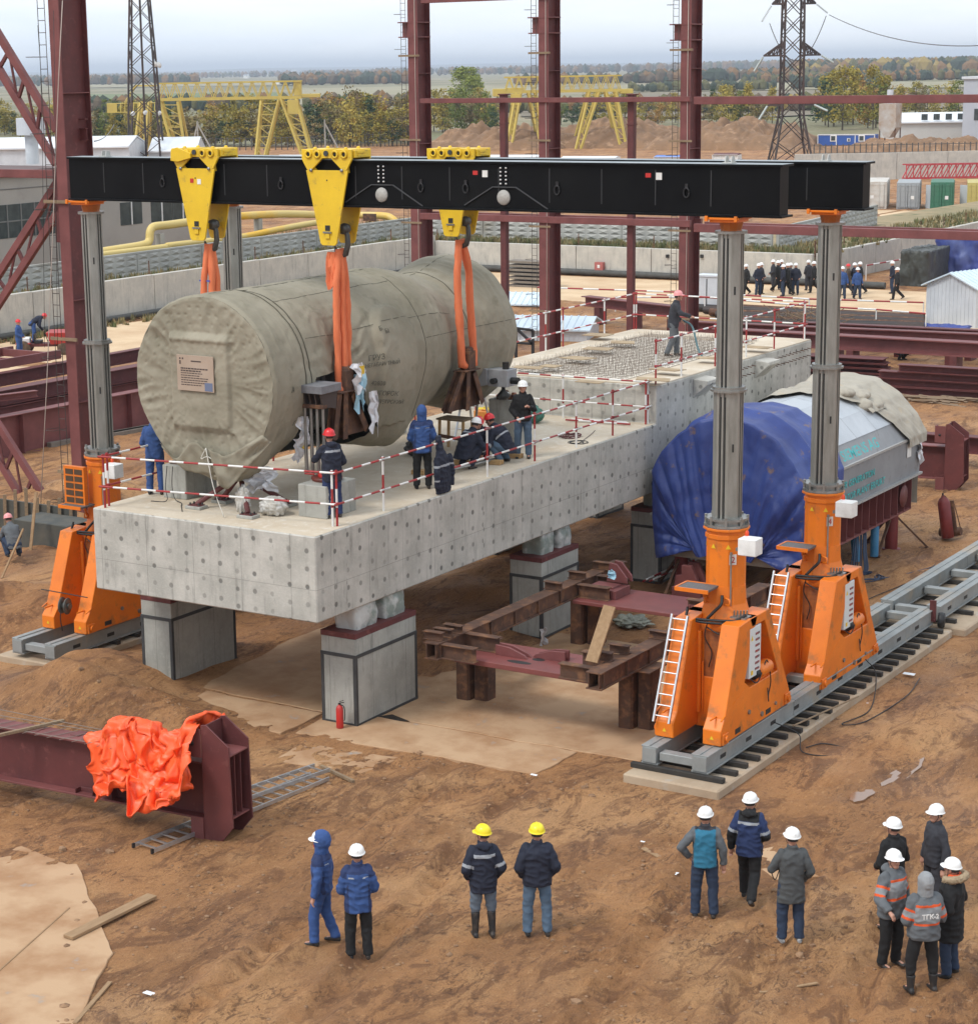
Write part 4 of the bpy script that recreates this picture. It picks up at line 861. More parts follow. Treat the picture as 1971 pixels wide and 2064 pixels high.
# -- slings
def sling(label, legs, top, bot, loose=None):
 t = thing('lifting_sling', label, 'sling', bot, 0, 'orange round slings under the trolley hooks')
 top, bot = V(top), V(bot)
 for k, (ox, oy, r0) in enumerate(legs):
  b = MB(); pts = []
  for i in range(26):
   u = i/25; p = top.lerp(bot, u)+V((ox, oy, 0))*min(1, u*3+.25); p.x += .02*noise.noise(V((u*3, k, 0))); pts.append(p)
  b.path(pts, r0, 10, rr=[r0*(1+.18*noise.noise(V((i*.35, k*4, 1)))) for i in range(26)]); b.build('sling_leg', SLING, t, displace=lambda p: p+V((nz(p, 8, 2, 1), nz(p, 8, 2, 2), 0))*.012)
 return t
s2 = sling('orange sling on the second trolley, dropping to the near rusty saddle', [(-.03, -.14, .075), (.03, .0, .065), (-.02, .20, .085)], (-1.66, 3.42, 9.40), (SX+.10, 3.44, 6.50))
b = MB(); b.path([(SX+.06, 3.26, 6.60), (SX+.12, 3.3, 6.50), (SX+.14, 3.44, 6.47), (SX+.12, 3.6, 6.52), (SX+.08, 3.66, 6.62)], .07, 8); b.build('sling_bight', SLING, s2)
scrap((-1.80, 3.30, 9.35), .22, .78, SLING, 21, 'loose_loop', s2, ax=(1, .2, 0), out=(0, -1, 0), amp=.03, n=6, thick=.03)
s1 = sling('orange sling on the leftmost trolley, vanishing behind the drum', [(-.10, -.10, .075), (.06, -.02, .075), (.1, .12, .07)], (-5.08, 3.42, 9.40), (TX-1.75, 3.46, 6.5))
b = MB(); b.box(TX-1.90, 3.32, 8.60, TX-1.62, 3.36, 8.63); b.build('blue_tie', mat('tie blue', (.05, .08, .4), .6), s1)
s3 = sling('orange sling on the rear trolley, passing round the far saddle post', [(-.03, -.17, .09), (.04, .22, .09)], (-1.74, 8.22, 9.22), (SX+.10, 8.34, 6.34))
b = MB(); b.path([(SX+.05, 8.17, 6.5), (SX+.10, 8.2, 6.38), (SX+.14, 8.34, 6.34), (SX+.12, 8.5, 6.4), (SX+.1, 8.57, 6.5)], .085, 8); b.build('sling_bight', SLING, s3)
# == things standing on the deck
def plinth(x0, y0, x1, y1, z1, label):
 b = MB(); b.box(x0, y0, ZT, x1, y1, z1); o = b.build('concrete_plinth', CONP, bevel=.015); tag(o, label, 'plinth', 'concrete plinths on the lower deck')
plinth(-5.08, 1.55, -4.45, 2.6, 4.90, 'concrete plinth at the front left of the deck, behind the hanging canvas')
plinth(-1.42, 1.40, -.72, 2.45, 4.86, 'concrete plinth with a red jack at the front right of the deck')
plinth(-2.05, 9.9, -1.35, 10.7, 5.35, 'tall concrete plinth near the far end of the drum, with cans on top')
plinth(-5.6, 9.9, -4.9, 10.7, 5.35, 'concrete plinth at the far left of the drum')
t = thing('hydraulic_jack', 'flat red hydraulic jack on the front right plinth below four rods', 'jack', (-1.12, 2.0, 4.86))
b = MB(); b.lathe([(.30, 0), (.32, .03), (.32, .07), (.26, .08)], (-1.12, 2.0, 4.862), n=22); b.build('base', mat('jack rust red', (.16, .03, .02), .5, col2=(.09, .03, .02), scale=5), t)
b = MB(); b.lathe([(.18, .08), (.18, .15), (.13, .17), (0, .17)], (-1.12, 2.0, 4.862), n=18); b.tube((-1.4, 1.95, 4.96), (-1.6, 1.9, 4.97), .02, n=6); b.build('ram', RED, t)
b = MB(); b.box(-5.0, 1.7, 4.90, -4.5, 2.4, 4.955); o = b.build('steel_shim', RUST, bevel=.004); tag(o, 'rusty steel packing plate on the front left plinth', 'plate')
b = MB(); b.lathe([(0, 0), (.22, 0), (.22, .07), (.12, .09), (.06, .2), (0, .2)], (-1.7, 10.1, 5.352), n=12); o = b.build('jack_pad', RUST); tag(o, 'small rusty jack pad on top of the tall plinth', 'jack')
for i, (x, y, c_) in enumerate([(-1.60, 9.98, (.65, .68, .62)), (-1.44, 10.05, (.25, .09, .04))]):
 b = MB(); b.lathe([(.055, 0), (.06, .01), (.06, .16), (.045, .17), (0, .17)], (x, y, 5.352), n=12); b.mi = 1; b.lathe([(.0605, .06), (.0605, .12)], (x, y, 5.352), n=12)
 o = b.build('paint_can', [mat('can%d' % i, c_, .4), mat('can band%d' % i, [(.05, .3, .22), (.1, .02, .02)][i], .4)]); tag(o, ['white can with a green band on the tall plinth', 'brown can beside the white one on the tall plinth'][i], 'can')
t = thing('tripod_prop', 'maroon tube tripod prop standing under the front of the drum', 'prop', (-2.9, 1.5, ZT)); top = V((-3.05, 1.62, 4.86))
b = MB(); b.lathe([(0, 0), (.30, 0), (.32, .03), (.30, .06), (.14, .08), (0, .08)], top-V((0, 0, .03)), n=16); b.build('head', mat('prop head grey', (.12, .12, .12), .5, .5), t)
for k, f_ in enumerate([(-3.72, .98), (-3.62, 1.72), (-2.22, .78), (-2.25, 2.1)]):
 b = MB(); q = V((f_[0], f_[1], ZT+.09)); b.tube(top, q, .055, n=10); b.build('leg', MAROON, t)
 b = MB(); b.box(q.x-.20, q.y-.14, ZT+.004, q.x+.20, q.y+.14, ZT+.07); o = b.build('foot_block', CONP, t, bevel=.01)
 b = MB(); b.box(q.x-.15, q.y-.10, ZT+.07, q.x+.15, q.y+.10, ZT+.088); b.build('foot_plate', MAROON, t)
 for sx, sy in ((-.11, -.06), (.11, .06), (-.11, .06), (.11, -.06)):
  b = MB(); b.lathe([(.022, 0), (.022, .04), (0, .045)], (q.x+sx, q.y+sy, ZT+.088), n=6); b.build('bolt', INN, t)
def bundle(name, c_, rx, ry, rz, mt, label, cat, seed, amp=.25, grp=None, n=30):
 b = MB(); c_ = V(c_)
 def fn(u, v):
  a, e = u*2*math.pi, (v-.5)*math.pi; d = V((math.cos(a)*math.cos(e), math.sin(a)*math.cos(e), math.sin(e)))
  k = 1+amp*(abs(noise.noise(d*2.2+V((seed, 0, 0))))*1.6-.3)+amp*.3*noise.noise(d*6+V((0, seed, 0)))
  p = V((d.x*rx*k, d.y*ry*k, max(-.92, d.z*k)*rz)); return c_+p+V((0, 0, rz*.92))
 b.grid(n*2, n, fn, wrap=True); o = b.build(name, mt); tag(o, label, cat, grp); return o
FILM = mat('cloudy film', (.52, .51, .48), .3, col2=(.36, .33, .28), scale=4, col3=(.62, .62, .6), s3=7, bump=.5, bscale=10, bdist=.04)
bundle('plastic_bag', (-1.93, 1.25, ZT), .30, .26, .20, FILM, 'crumpled clear plastic bundle on the deck right of the tripod', 'plastic', 3)
bundle('plastic_bag', (-2.55, 1.05, ZT), .15, .14, .30, FILM, 'slack clear plastic wrapped round a tripod foot', 'plastic', 8)
for i, (pts, lb) in enumerate([([(-3.3, .84, 5.52), (-2.95, .6, 4.8), (-2.62, .5, ZT+.02)], 'thin white rope from the canvas knot down to the deck edge'), ([(-3.3, .84, 5.52), (-3.4, .8, 5.30), (-3.2, .8, 5.35), (-2.9, .8, 5.12)], 'short slack rope loop at the canvas knot'),
  ([(-4.75, 1.5, 4.9), (-4.72, 1.42, 4.5), (-4.55, 1.3, 4.25), (-4.3, 1.2, 4.21), (-4.1, .95, 4.21), (-3.75, .55, 4.21)], 'dark cable hanging over the front left plinth'), ([(-4.9, 1.5, 4.9), (-4.9, 1.42, 4.45), (-4.7, 1.2, 4.22), (-5.0, 1.05, 4.21)], 'second dark cable curling beside the front left plinth')]):
 b = MB(); b.path(smoothpts(pts, 6), .010 if i < 2 else .009, 5); o = b.build('rope' if i < 2 else 'cable', mat('white rope', (.6, .58, .52), .9) if i < 2 else BLACK); tag(o, lb, 'rope' if i < 2 else 'cable')
for i, (px, py) in enumerate([(842, 955), (926, 935), (996, 935), (1036, 922)]):
 q = at(px, py, Z=ZT+.03); t_ = mat('raw timber', (.48, .30, .13), .85, col2=(.36, .22, .10), scale=4)
 for k in range(2):
  b = MB(); b.bar((q.x-.16, q.y+k*.12, ZT+.06), (q.x+.14, q.y+.06+k*.1, ZT+.06), .09, .10); o = b.build('timber_block', t_, bevel=.005); tag(o, '%s timber block %s' % (['left', 'right'][k], ['behind the man in the blue hood', 'in front of the crouching men', 'below the second rail post of the crew', 'under the man crouching at right'][i]), 'timber block', 'loose timber blocks on the deck')
b = MB(); a, c_ = at(905, 948, Z=ZT+.1), at(1000, 925, Z=ZT+.1); b.tube(a, c_, .035, n=10); o = b.build('steel_tube', STEEL); tag(o, 'bright steel tube lying along the deck edge under the crouching men', 'tube')
t = thing('work_trestle', 'rough timber trestle table on the deck under the drum', 'trestle', (-2.6, 9.3, ZT));
b = MB(); b.box(-2.95, 9.0, ZT+.72, -2.2, 9.5, ZT+.76); b.build('table_top', TIMB, t)
for x, y in ((-2.9, 9.05), (-2.25, 9.05), (-2.9, 9.45), (-2.25, 9.45)):
 b = MB(); b.bar((x, y, ZT), (x+.02, y, ZT+.72), .06, .05); b.build('leg', mat('raw timber', (.48, .30, .13)), t)
b = MB(); b.bar((-2.9, 9.02, ZT+.35), (-2.25, 9.02, ZT+.30), .03, .08, up=(0, 0, 1)); b.build('cross_rail', RUST, t)
t = thing('stepladder', 'aluminium stepladder standing on the deck behind the crew', 'stepladder', (-2.9, 10.6, ZT))
for sy, nm in ((-.45, 'front_stile'), (.45, 'rear_stile')):
 for x in (-3.1, -2.7):
  b = MB(); b.bar((x*1.0+(-.08 if x < -3 else .08), 10.6+sy, ZT), (x, 10.6+sy*.1, ZT+1.35), .05, .025); b.build(nm, ALU, t)
for k in range(4):
 b = MB(); z = .3+k*.28; b.bar((-3.14, 10.6-.45*(1-z/1.5), ZT+z), (-2.66, 10.6-.45*(1-z/1.5), ZT+z), .07, .02); b.build('rung', ALU, t)
for i, (px, py, cl, lb) in enumerate([(884+95, 868-40, (.75, .55, .03), 'yellow plastic tool case on the far deck'), (975, 833, (.7, .25, .04), 'orange tool case on the far deck behind the trestle'), (842, 906, (.03, .03, .03), 'black tool bag under the drum beside the blue-hooded man'), (1073, 840, (.05, .16, .12), 'dark green sheet heaped behind the man in the white helmet')]):
 q = at(px, py, Z=ZT+.15)
 if i < 2: b = MB(); b.box(q.x-.25, q.y-.1, ZT+.005, q.x+.25, q.y+.1, ZT+.22); b.box(q.x-.08, q.y-.02, ZT+.22, q.x+.08, q.y+.02, ZT+.26); o = b.build('tool_case', mat('case%d' % i, cl, .5), bevel=.02); tag(o, lb, 'tool case')
 else: bundle('tool_bag' if i == 2 else 'plastic_sheet', (q.x, q.y, ZT), .3, .25, .22, mat('case%d' % i, cl, .6), lb, 'bag' if i == 2 else 'sheet', 4+i)
def coil(name, c_, r0, n, mt, label, cat, th=.012, seed=0, lead=None, flat=.02, par=None):
 rs_ = random.Random(seed); pts = []; c_ = V(c_)
 for k in range(n):
  rx, ry, ox, oy = r0*rs_.uniform(.6, 1.1), r0*rs_.uniform(.6, 1.1), rs_.uniform(-.3, .3)*r0, rs_.uniform(-.3, .3)*r0
  for i in range(12): a = i*math.pi/6; pts.append(c_+V((ox+rx*math.cos(a), oy+ry*math.sin(a), th+flat*rs_.random())))
 if lead: pts += [V(p) for p in lead]
 b = MB(); b.path(smoothpts(pts, 3), th, 5); o = b.build(name, mt, par);
 if not par: tag(o, label, cat)
 return o
q = at(1150, 880, Z=ZT); coil('cable_coil', (q.x, q.y, ZT), .28, 5, mat('cable maroon', (.12, .03, .03), .6), 'dark red cable coiled near the deck edge', 'cable', .012, 1, flat=.05)
q = at(1165, 892, Z=ZT); coil('cable_coil', (q.x, q.y, ZT), .22, 4, BLACK, 'thin black cable coil at the edge of the lower deck', 'cable', .007, 4, lead=[(q.x-.2, q.y+1.0, ZT+.02), (q.x-.4, q.y+1.6, ZT+.02)])
q0, q1 = at(1140, 846, Z=ZT+.05), at(1270, 855, Z=ZT+.05)
for k in range(3):
 b = MB(); striped(b, q0+V((k*.1, k*.12, 0)), q1+V((k*.1-.2*k, k*.1, 0)), .024, .34, k); o = b.build('loose_rail_tube', [RAILR, WHITE]); tag(o, '%s striped rail tube lying loose at the foot of the step' % ['front', 'middle', 'rear'][k], 'tube', 'spare striped tubes on the lower deck')
# == foreground steel
A4 = R(4.3)
def rotXY(c_, v): x, y = v[0], v[1]; return V((c_[0]+x*math.cos(A4)-y*math.sin(A4), c_[1]+x*math.sin(A4)+y*math.cos(A4), v[2]))
t = thing('steel_column', 'big maroon H-section column lying on the mud with a heavy end foot', 'steel beam', (-1.5, -4.95, .3))
O = (1.25, -4.90)
def PR(b, name, m=MAROON, bevel=.004, par=t): return b.build(name, m, par, bevel=bevel, displace=lambda p: rotXY(O, p))
b = MB(); b.box(-9, -.21, 1.31, .02, .21, 1.345); PR(b, 'top_flange', MAROON2); b = MB(); b.box(-9, -.21, .30, .02, .21, .335); PR(b, 'bottom_flange', MAROON2); b = MB(); b.box(-9, -.012, .335, .02, .012, 1.31); PR(b, 'web')
for x in (-2.1, -5.6):
 b = MB(); b.box(x, -.2, .335, x+.02, -.012, 1.31); PR(b, 'stiffener')
b = MB(); b.box(-2.9, -.06, .335, -2.5, -.04, .42); b.box(-2.9, -.2, .335, -2.88, -.04, .42); b.box(-2.52, -.2, .335, -2.5, -.04, .42); PR(b, 'cleat')
for y in (-.33, .27):
 b = MB(); b.prism([(0, y, -.02), (0, y, 2.06), (.10, y, 2.08), (.56, y, 1.74), (.60, y, .30), (.30, y, -.06)], (0, .035, 0)); PR(b, 'side_plate')
for z in (1.55, .42):
 b = MB(); b.box(.04, -.295, z, .55, .27, z+.03); PR(b, 'shelf_plate', MAROON2)
for y in (-.1, .08):
 b = MB(); b.box(.12, y, .45, .52, y+.02, 1.55); PR(b, 'inner_rib')
b = MB(); b.box(.01, -.295, .0, .035, .27, 2.04); PR(b, 'base_plate')
b = MB(); b.box(-.33, -.345, 1.48, 0, -.325, 2.0); b.box(-.33, -.325, 1.48, -.30, -.10, 2.0); PR(b, 'splice_plate', MAROON2)
b = MB(); b.lathe([(0, 0), (.04, 0), (.04, .006), (0, .006)], (-.18, -.352, 1.72), axis=(0, 1, 0), n=10); PR(b, 'bolt_hole', DARK, 0)
b = MB(); b.box(-.26, -.36, -.02, 0, -.30, .40); PR(b, 'foot_lug', MAROON2)
b = MB(); b.bar((-4.0, -.9, 1.39), (-3.4, .5, 1.39), .07, .05); o = b.build('timber_batten', TIMB, displace=lambda p: rotXY((1.0, -4.90), p)); tag(o, 'thin grey batten lying across the maroon column flange', 'batten')
b = MB()
for i in range(14): x = -5.6+i*.28; b.tube((x, -.34, 1.36), (x+.26, .24, 1.365), .006, n=4)
b.tube((-6, -.26, 1.37), (-1.9, -.24, 1.37), .007, n=4); b.tube((-6, .27, 1.37), (-1.9, .26, 1.40), .007, n=4); b.tube((-6, .5, 1.42), (-1.5, .35, 1.38), .007, n=4)
o = b.build('rebar_ladder', WIRE, displace=lambda p: rotXY(O, p)); tag(o, 'light welded rebar strip lying on top of the maroon column', 'rebar')
b = MB(); b.box(-4.0, -.26, 1.347, -3.75, .1, 1.356); b.box(-3.1, .0, 1.347, -2.9, .28, 1.356); o = b.build('splice_sheet', MAROON2, displace=lambda p: rotXY(O, p)); tag(o, 'loose maroon splice sheet on the flange of the lying column', 'plate')
OT = mat('orange tarpaulin', (.93, .125, .028), .45, col2=(.80, .085, .018), scale=2.2, col3=(.95, .30, .18), s3=1.7, lo3=.6, hi3=.75, bump=.4, bscale=7, bdist=.03)
def crumple(balls, name, mt, label, cat, vox=.028, amp=.05, seed=0, grp=None, par=None, rng_=2.2, smooth=14):
 bm = bmesh.new()
 for (c_, r_) in balls:
  g = bmesh.ops.create_icosphere(bm, subdivisions=3, radius=1)
  for v in g['verts']: v.co = V((v.co.x*r_[0], v.co.y*r_[1], v.co.z*r_[2]))+V(c_)
 me = bpy.data.meshes.new(name); bm.to_mesh(me); bm.free(); o = bpy.data.objects.new(name, me); C.objects.link(o)
 md = o.modifiers.new('r', 'REMESH'); md.mode = 'VOXEL'; md.voxel_size = vox
 if smooth: sm = o.modifiers.new('s', 'SMOOTH'); sm.iterations = smooth; sm.factor = .6
 dg = bpy.context.evaluated_depsgraph_get(); m2 = bpy.data.meshes.new_from_object(o.evaluated_get(dg)); o.modifiers.clear(); o.data = m2; bpy.data.meshes.remove(me)
 nrm = [v.normal.copy() for v in m2.vertices]
 for i, v in enumerate(m2.vertices):
  p = v.co; w_ = V((noise.noise(p*1.7+V((seed, 0, 0))), noise.noise(p*1.7+V((0, seed, 9))), noise.noise(p*1.7+V((4, 0, seed)))))*.55; q = p+w_
  s1 = 1-abs(noise.noise(V((q.x*rng_*1.6+q.z*1.1, q.y*rng_, q.z*.7+seed))))*2.6; s2 = 1-abs(noise.noise(V((q.x*rng_*3.3-q.z*2.2, q.y*rng_*2, q.z*1.8+seed*2))))*2.8
  v.co = p+nrm[i]*(amp*(max(s1, -.6)-.2)+amp*.42*max(s2, -.5))
 m2.materials.clear(); m2.materials.append(mt); m2.polygons.foreach_set('use_smooth', [True]*len(m2.polygons)); m2.name = name
 if par is not None: m2.transform(Matrix.Translation(-wloc(par))); o.parent = par; reg(par, o)
 if cat: tag(o, label, cat, grp)
 return o
def cloth_heap(name, mt, label, n=86, frames=34, seed=3, cubes=()):
 sc = bpy.context.scene; cols = []; vs = []
 for i in range(n):
  for j in range(n):
   u, v = (i/(n-1)-.5)*2, (j/(n-1)-.5)*2
   x, y = u*1.36-1.22, v*1.05-.08-.62*bmp(u, .42, .42)
   z = 2.15+.46*noise.noise(V((u*3.4+seed, v*3.2, 1)))+.20*noise.noise(V((u*8, v*7+seed, 5)))
   vs.append((x+.17*noise.noise(V((u*4, v*4, 8+seed))), y+.17*noise.noise(V((u*4, v*4, 18+seed))), z))
 me = bpy.data.meshes.new(name); me.from_pydata(vs, [], [(i*n+j, (i+1)*n+j, (i+1)*n+j+1, i*n+j+1) for i in range(n-1) for j in range(n-1)]); o = bpy.data.objects.new(name, me); C.objects.link(o)
 for q in cubes:
  b = MB(); b.box(*q); k = b.build('collider', DARK); k.modifiers.new('c', 'COLLISION'); k.collision.thickness_outer = .015; k.collision.cloth_friction = 45; cols.append(k)
 md = o.modifiers.new('cl', 'CLOTH'); s = md.settings; s.quality = 6; s.mass = .25; s.tension_stiffness = 12; s.compression_stiffness = 8; s.shear_stiffness = 6; s.bending_stiffness = .12; s.air_damping = 2
 cs = md.collision_settings; cs.use_self_collision = True; cs.distance_min = .012; cs.self_distance_min = .012; cs.collision_quality = 2; md.point_cache.frame_start = 1; md.point_cache.frame_end = frames
 for f in range(1, frames+1): sc.frame_set(f); bpy.context.view_layer.update()
 m2 = bpy.data.meshes.new_from_object(o.evaluated_get(bpy.context.evaluated_depsgraph_get())); o.modifiers.clear(); o.data = m2; m2.name = name
 for k in cols: bpy.data.objects.remove(k)
 sc.frame_set(1); m2.polygons.foreach_set('use_smooth', [True]*len(m2.polygons)); m2.materials.clear(); m2.materials.append(mt)
 for v in m2.vertices: v.co = rotXY(O, v.co)
 sd = o.modifiers.new('solid', 'SOLIDIFY'); sd.thickness = .006; tag(o, label, 'tarpaulin'); return o
cloth_heap('tarpaulin', OT, 'crumpled bright orange tarpaulin thrown over the lying maroon column', cubes=((-5, -.22, .3, 0, .22, 1.36), (0, -.34, 0, .6, .32, 2.06), (-.34, -.35, 1.45, 0, .1, 2.0), (-2.1, -.14, 1.36, -1.2, .16, 1.78), (-.9, -.14, 1.36, -.4, .16, 1.66), (-5, -3, -.2, 3, 3, .02)))
def ladder(name, p0, p1, wd, n, label, mt=ALU, group=None, rail=(.028, .075), z=.04, cat='ladder'):
 p0, p1 = V(p0), V(p1); t = thing(name, label, cat, p0, 0, group); d = (p1-p0).normalized(); s = d.cross(Z3).normalized()*wd/2
 for k in (-1, 1):
  b = MB(); b.bar(p0+s*k, p1+s*k, *rail); b.build('rail', mt, t, bevel=.003)
  b = MB(); b.bar(p0+s*k-d*.03, p0+s*k+d*.02, rail[0]*1.3, rail[1]*1.1); b.build('end_cap', BLACK, t)
 for i in range(n):
  q = p0.lerp(p1, (i+.5)/n); b = MB(); b.bar(q-s, q+s, .03, .025); b.build('rung', mt, t)
 return t
ladder('ladder', (.75, -6.25, .07), (1.2, -1.7, .07), .46, 17, 'long aluminium ladder on the ground, passing under the column foot')
ladder('ladder', (.70, -3.6, .15), (1.05, -1.42, .13), .40, 8, 'shorter ladder section resting on the long ladder')
b = MB(); b.bar((.9, -1.25, .08), (1.9, -1.6, .06), .06, .05); o = b.build('timber_batten', TIMB); tag(o, 'thin batten on the mud at the far end of the ladder', 'batten')
PLK = mat('weathered plank', (.34, .22, .12), .9, col2=(.25, .155, .08), scale=2, stretch=(6, 1, 6), bump=.3)
def plank(p, q, w_, h_, label, m=PLK, grp=None):
 b = MB(); b.bar(p, q, w_, h_); o = b.build('plank', m, bevel=.005); tag(o, label, 'plank', grp); return o
a, c_ = at(137, 1890, Z=.07), at(307, 1806, Z=.07); plank(a, c_, .20, .05, 'weathered plank lying on the mud at lower left')
a, c_ = at(150, 2064, Z=.03), at(222, 1980, Z=.03); plank(a, c_, .07, .03, 'thin stained lath on the pale slab at the bottom edge')
a, c_ = at(-5, 1960, Z=.04), at(140, 1830, Z=.04); plank(a, c_, .03, .012, 'very thin strip along the pale slab edge, far lower left')
for i, (x0, y0, x1, y1, w_) in enumerate([(1602, 1990, 1648, 1982, .05), (1531, 2001, 1558, 1999, .04), (1296, 1710, 1330, 1728, .1), (830, 1392, 760, 1420, .12), (720, 1452, 800, 1400, .10)]):
 a, c_ = at(x0, y0, Z=.05), at(x1, y1, Z=.05); plank(a, c_, w_, .025, ['reddish sliver of wood between the camera man and the group at right', 'small broken lath below the man in the grey coat', 'short pale board stuck in the mud near the teal jacket man', 'broken plank beside the open trench behind the nearest pillar', 'plank leaning along the foot of the nearest pillar'][i])
for i, (px, py, s_) in enumerate([(1355, 1763, .12), (1832, 1361, .16), (1770, 1295, .06), (1076, 1565, .08), (300, 2006, .10), (1295, 1700, .05), (1748, 1420, .03), (753, 1429, .14)]):
 q = at(px, py, Z=.04); b = MB(); rs_ = random.Random(i)
 b.grid(5, 4, lambda u, v: V((q.x+(u-.5)*s_*1.6, q.y+(v-.5)*s_, .03+q.z+.03*noise.noise(V((u*4+i, v*4, 0))))), smooth=False)
 o = b.build('litter', mat('paper', (.7, .72, .74), .7), recalc=False); tag(o, ['small white scrap of paper in the mud by the teal jacket man', 'pale blue sheet on the mud right of the near track', 'tiny white scrap by the sleeper bed', 'crumpled white scrap in front of the pale slab', 'bits of white paper on the mud at the bottom left', 'white speck beside the short pale board', 'white speck on the mud right of the near track', 'rolled white paper beside the nearest pillar'][i], 'litter')
def extinguisher(x, y, z, label, r=.075, h=.52, tilt=0, m=RED):
 t = thing('fire_extinguisher', label, 'extinguisher', (x, y, z)); b = MB(); b.lathe([(r*.9, 0), (r, .02), (r, h*.78), (r*.7, h*.88), (r*.3, h*.92), (r*.3, h*.95)], n=16); b.build('cylinder', m, t, local=True)
 b = MB(); b.box(-.02, -.02, h*.94, .02, .02, h*1.0); b.bar((0, 0, h), (.11, 0, h+.03), .02, .015); b.bar((0, 0, h+.03), (.10, 0, h+.07), .02, .012); b.build('valve_handle', BLACK, t, local=True)
 b = MB(); b.path(smoothpts([(.0, 0, h*.96), (.10, .02, h*.85), (.10, .03, h*.4), (.085, .03, h*.3)], 4), .011, 5); b.build('hose', BLACK, t, local=True)
 if tilt: t.rotation_euler = (0, tilt, 0)
 return t
extinguisher(-.2, .95, .04, 'red fire extinguisher standing at the foot of the nearest pillar')
# == rusty support frame in the middle
t = thing('support_frame', 'low rusty steel support frame with maroon plates on tube legs', 'steel frame', (3, 6, 0)); ZF = 1.36
fr0, fr1 = at(857, 1312, Z=1.52), at(1180, 1365, Z=1.52)
X0, X1 = 1.10, 4.92
for X, nm, y0, y1 in ((X0, 'side_beam', 2.35, 10.6), (X1, 'side_beam', 2.15, 10.2)):
 b = MB(); b.box(X-.17, y0, 1.62, X+.17, y1, 1.65); b.box(X-.17, y0, 1.30, X+.17, y1, 1.33); b.box(X-.12, y0, 1.33, X-.10, y1, 1.62); b.box(X+.10, y0, 1.33, X+.12, y1, 1.62); b.build(nm, RUST, t, bevel=.004)
 for k in range(9):
  b = MB(); y = y0+.12+k*(y1-y0-.3)/8; b.box(X+.12, y, 1.33, X+.165, y+.02, 1.62); b.build('stiffener', RUST, t); b = MB(); b.box(X-.165, y, 1.33, X-.12, y+.02, 1.62); b.build('stiffener', RUST, t)
for y in (3.05, 8.75):
 for x0, x1 in ((X0+.17, X0+.95), (X1-.95, X1-.17)):
  b = MB(); b.ibeam((x0, y+.42, 1.47), (x1, y+.42, 1.47), .32, .2); b.build('cross_beam', RUST, t, bevel=.004); b = MB(); b.ibeam((x0, y-.5, 1.47), (x1, y-.5, 1.47), .30, .2); b.build('cross_beam', RUST, t, bevel=.004)
for X in (X0, X1):
 for y in (4.05, 9.0):
  for dx, dy in ((-.19, 0), (.17, .14)): b = MB(); b.box(X+dx-.18, y+dy-.17, -.1, X+dx+.15, y+dy+.17, 1.275); b.box(X+dx-.155, y+dy-.20, -.1, X+dx+.125, y+dy-.17, 1.27); b.build('leg', RUST, t, bevel=.03)
  b = MB(); b.box(X-.45, y-.35, 1.275, X+.42, y+.45, 1.30); b.build('leg_plate', RUST, t, bevel=.004)
b = MB(); b.box(X0+.30, 2.75, 1.20, X1-.42, 4.15, 1.31); pl = b.build('maroon_plate', mat('maroon plate', (.20, .055, .05), .5, col2=(.15, .045, .04), scale=2, bump=.1), t, bevel=.008)
b = MB()
for (x, y) in ((2.75, 3.05), (3.2, 3.75), (3.0, 3.4)):
 L_ = .28 if y != 3.4 else .14
 b.prism([(x-L_*math.cos(a)*1.0, y+.09*math.sin(a), 1.311) for a in [i*math.pi/8 for i in range(16)]], (0, 0, .003))
b.build('slotted_hole', DARK, t)
for x, y, s_ in ((2.05, 3.3, 1), (3.55, 3.5, -1)):
 b = MB()
 for dy in (0, .16): b.prism([(x, y+dy, 1.31), (x+.75*s_, y+dy, 1.31), (x+.68*s_, y+dy, 1.38), (x+.32*s_, y+dy, 1.50), (x, y+dy, 1.52)], (0, .05, 0))
 b.build('saddle_block', MAROON2, t, bevel=.006)
b = MB(); b.box(X0+.2, 7.9, 1.24, X1-.2, 9.4, 1.32); b.build('maroon_plate', MATS['maroon plate'], t, bevel=.008)
b = MB(); b.box(1.35, 8.35, 1.32, 2.15, 9.05, 1.52); b.box(1.45, 8.5, 1.52, 2.0, 8.9, 1.56)
for k in range(7): b.box(1.37+k*.11, 8.33, 1.34, 1.39+k*.11, 8.35, 1.50)
b.prism([(1.60, 8.95, 1.56), (2.12, 8.95, 1.56), (2.10, 8.95, 1.70), (1.85, 8.95, 1.98), (1.68, 8.95, 2.0), (1.62, 8.95, 1.7)], (0, .06, 0)); b.prism([(1.60, 9.2, 1.56), (2.12, 9.2, 1.56), (2.10, 9.2, 1.70), (1.85, 9.2, 1.98), (1.68, 9.2, 2.0), (1.62, 9.2, 1.7)], (0, .06, 0)); b.build('bearing_block', MAROON2, t, bevel=.006)
b = MB(); b.box(4.0, 8.2, 1.32, 4.7, 9.1, 1.50)
for k in range(7): b.box(4.02+k*.10, 8.18, 1.34, 4.04+k*.10, 8.2, 1.48)
b.build('bearing_block', MAROON2, t, bevel=.006)
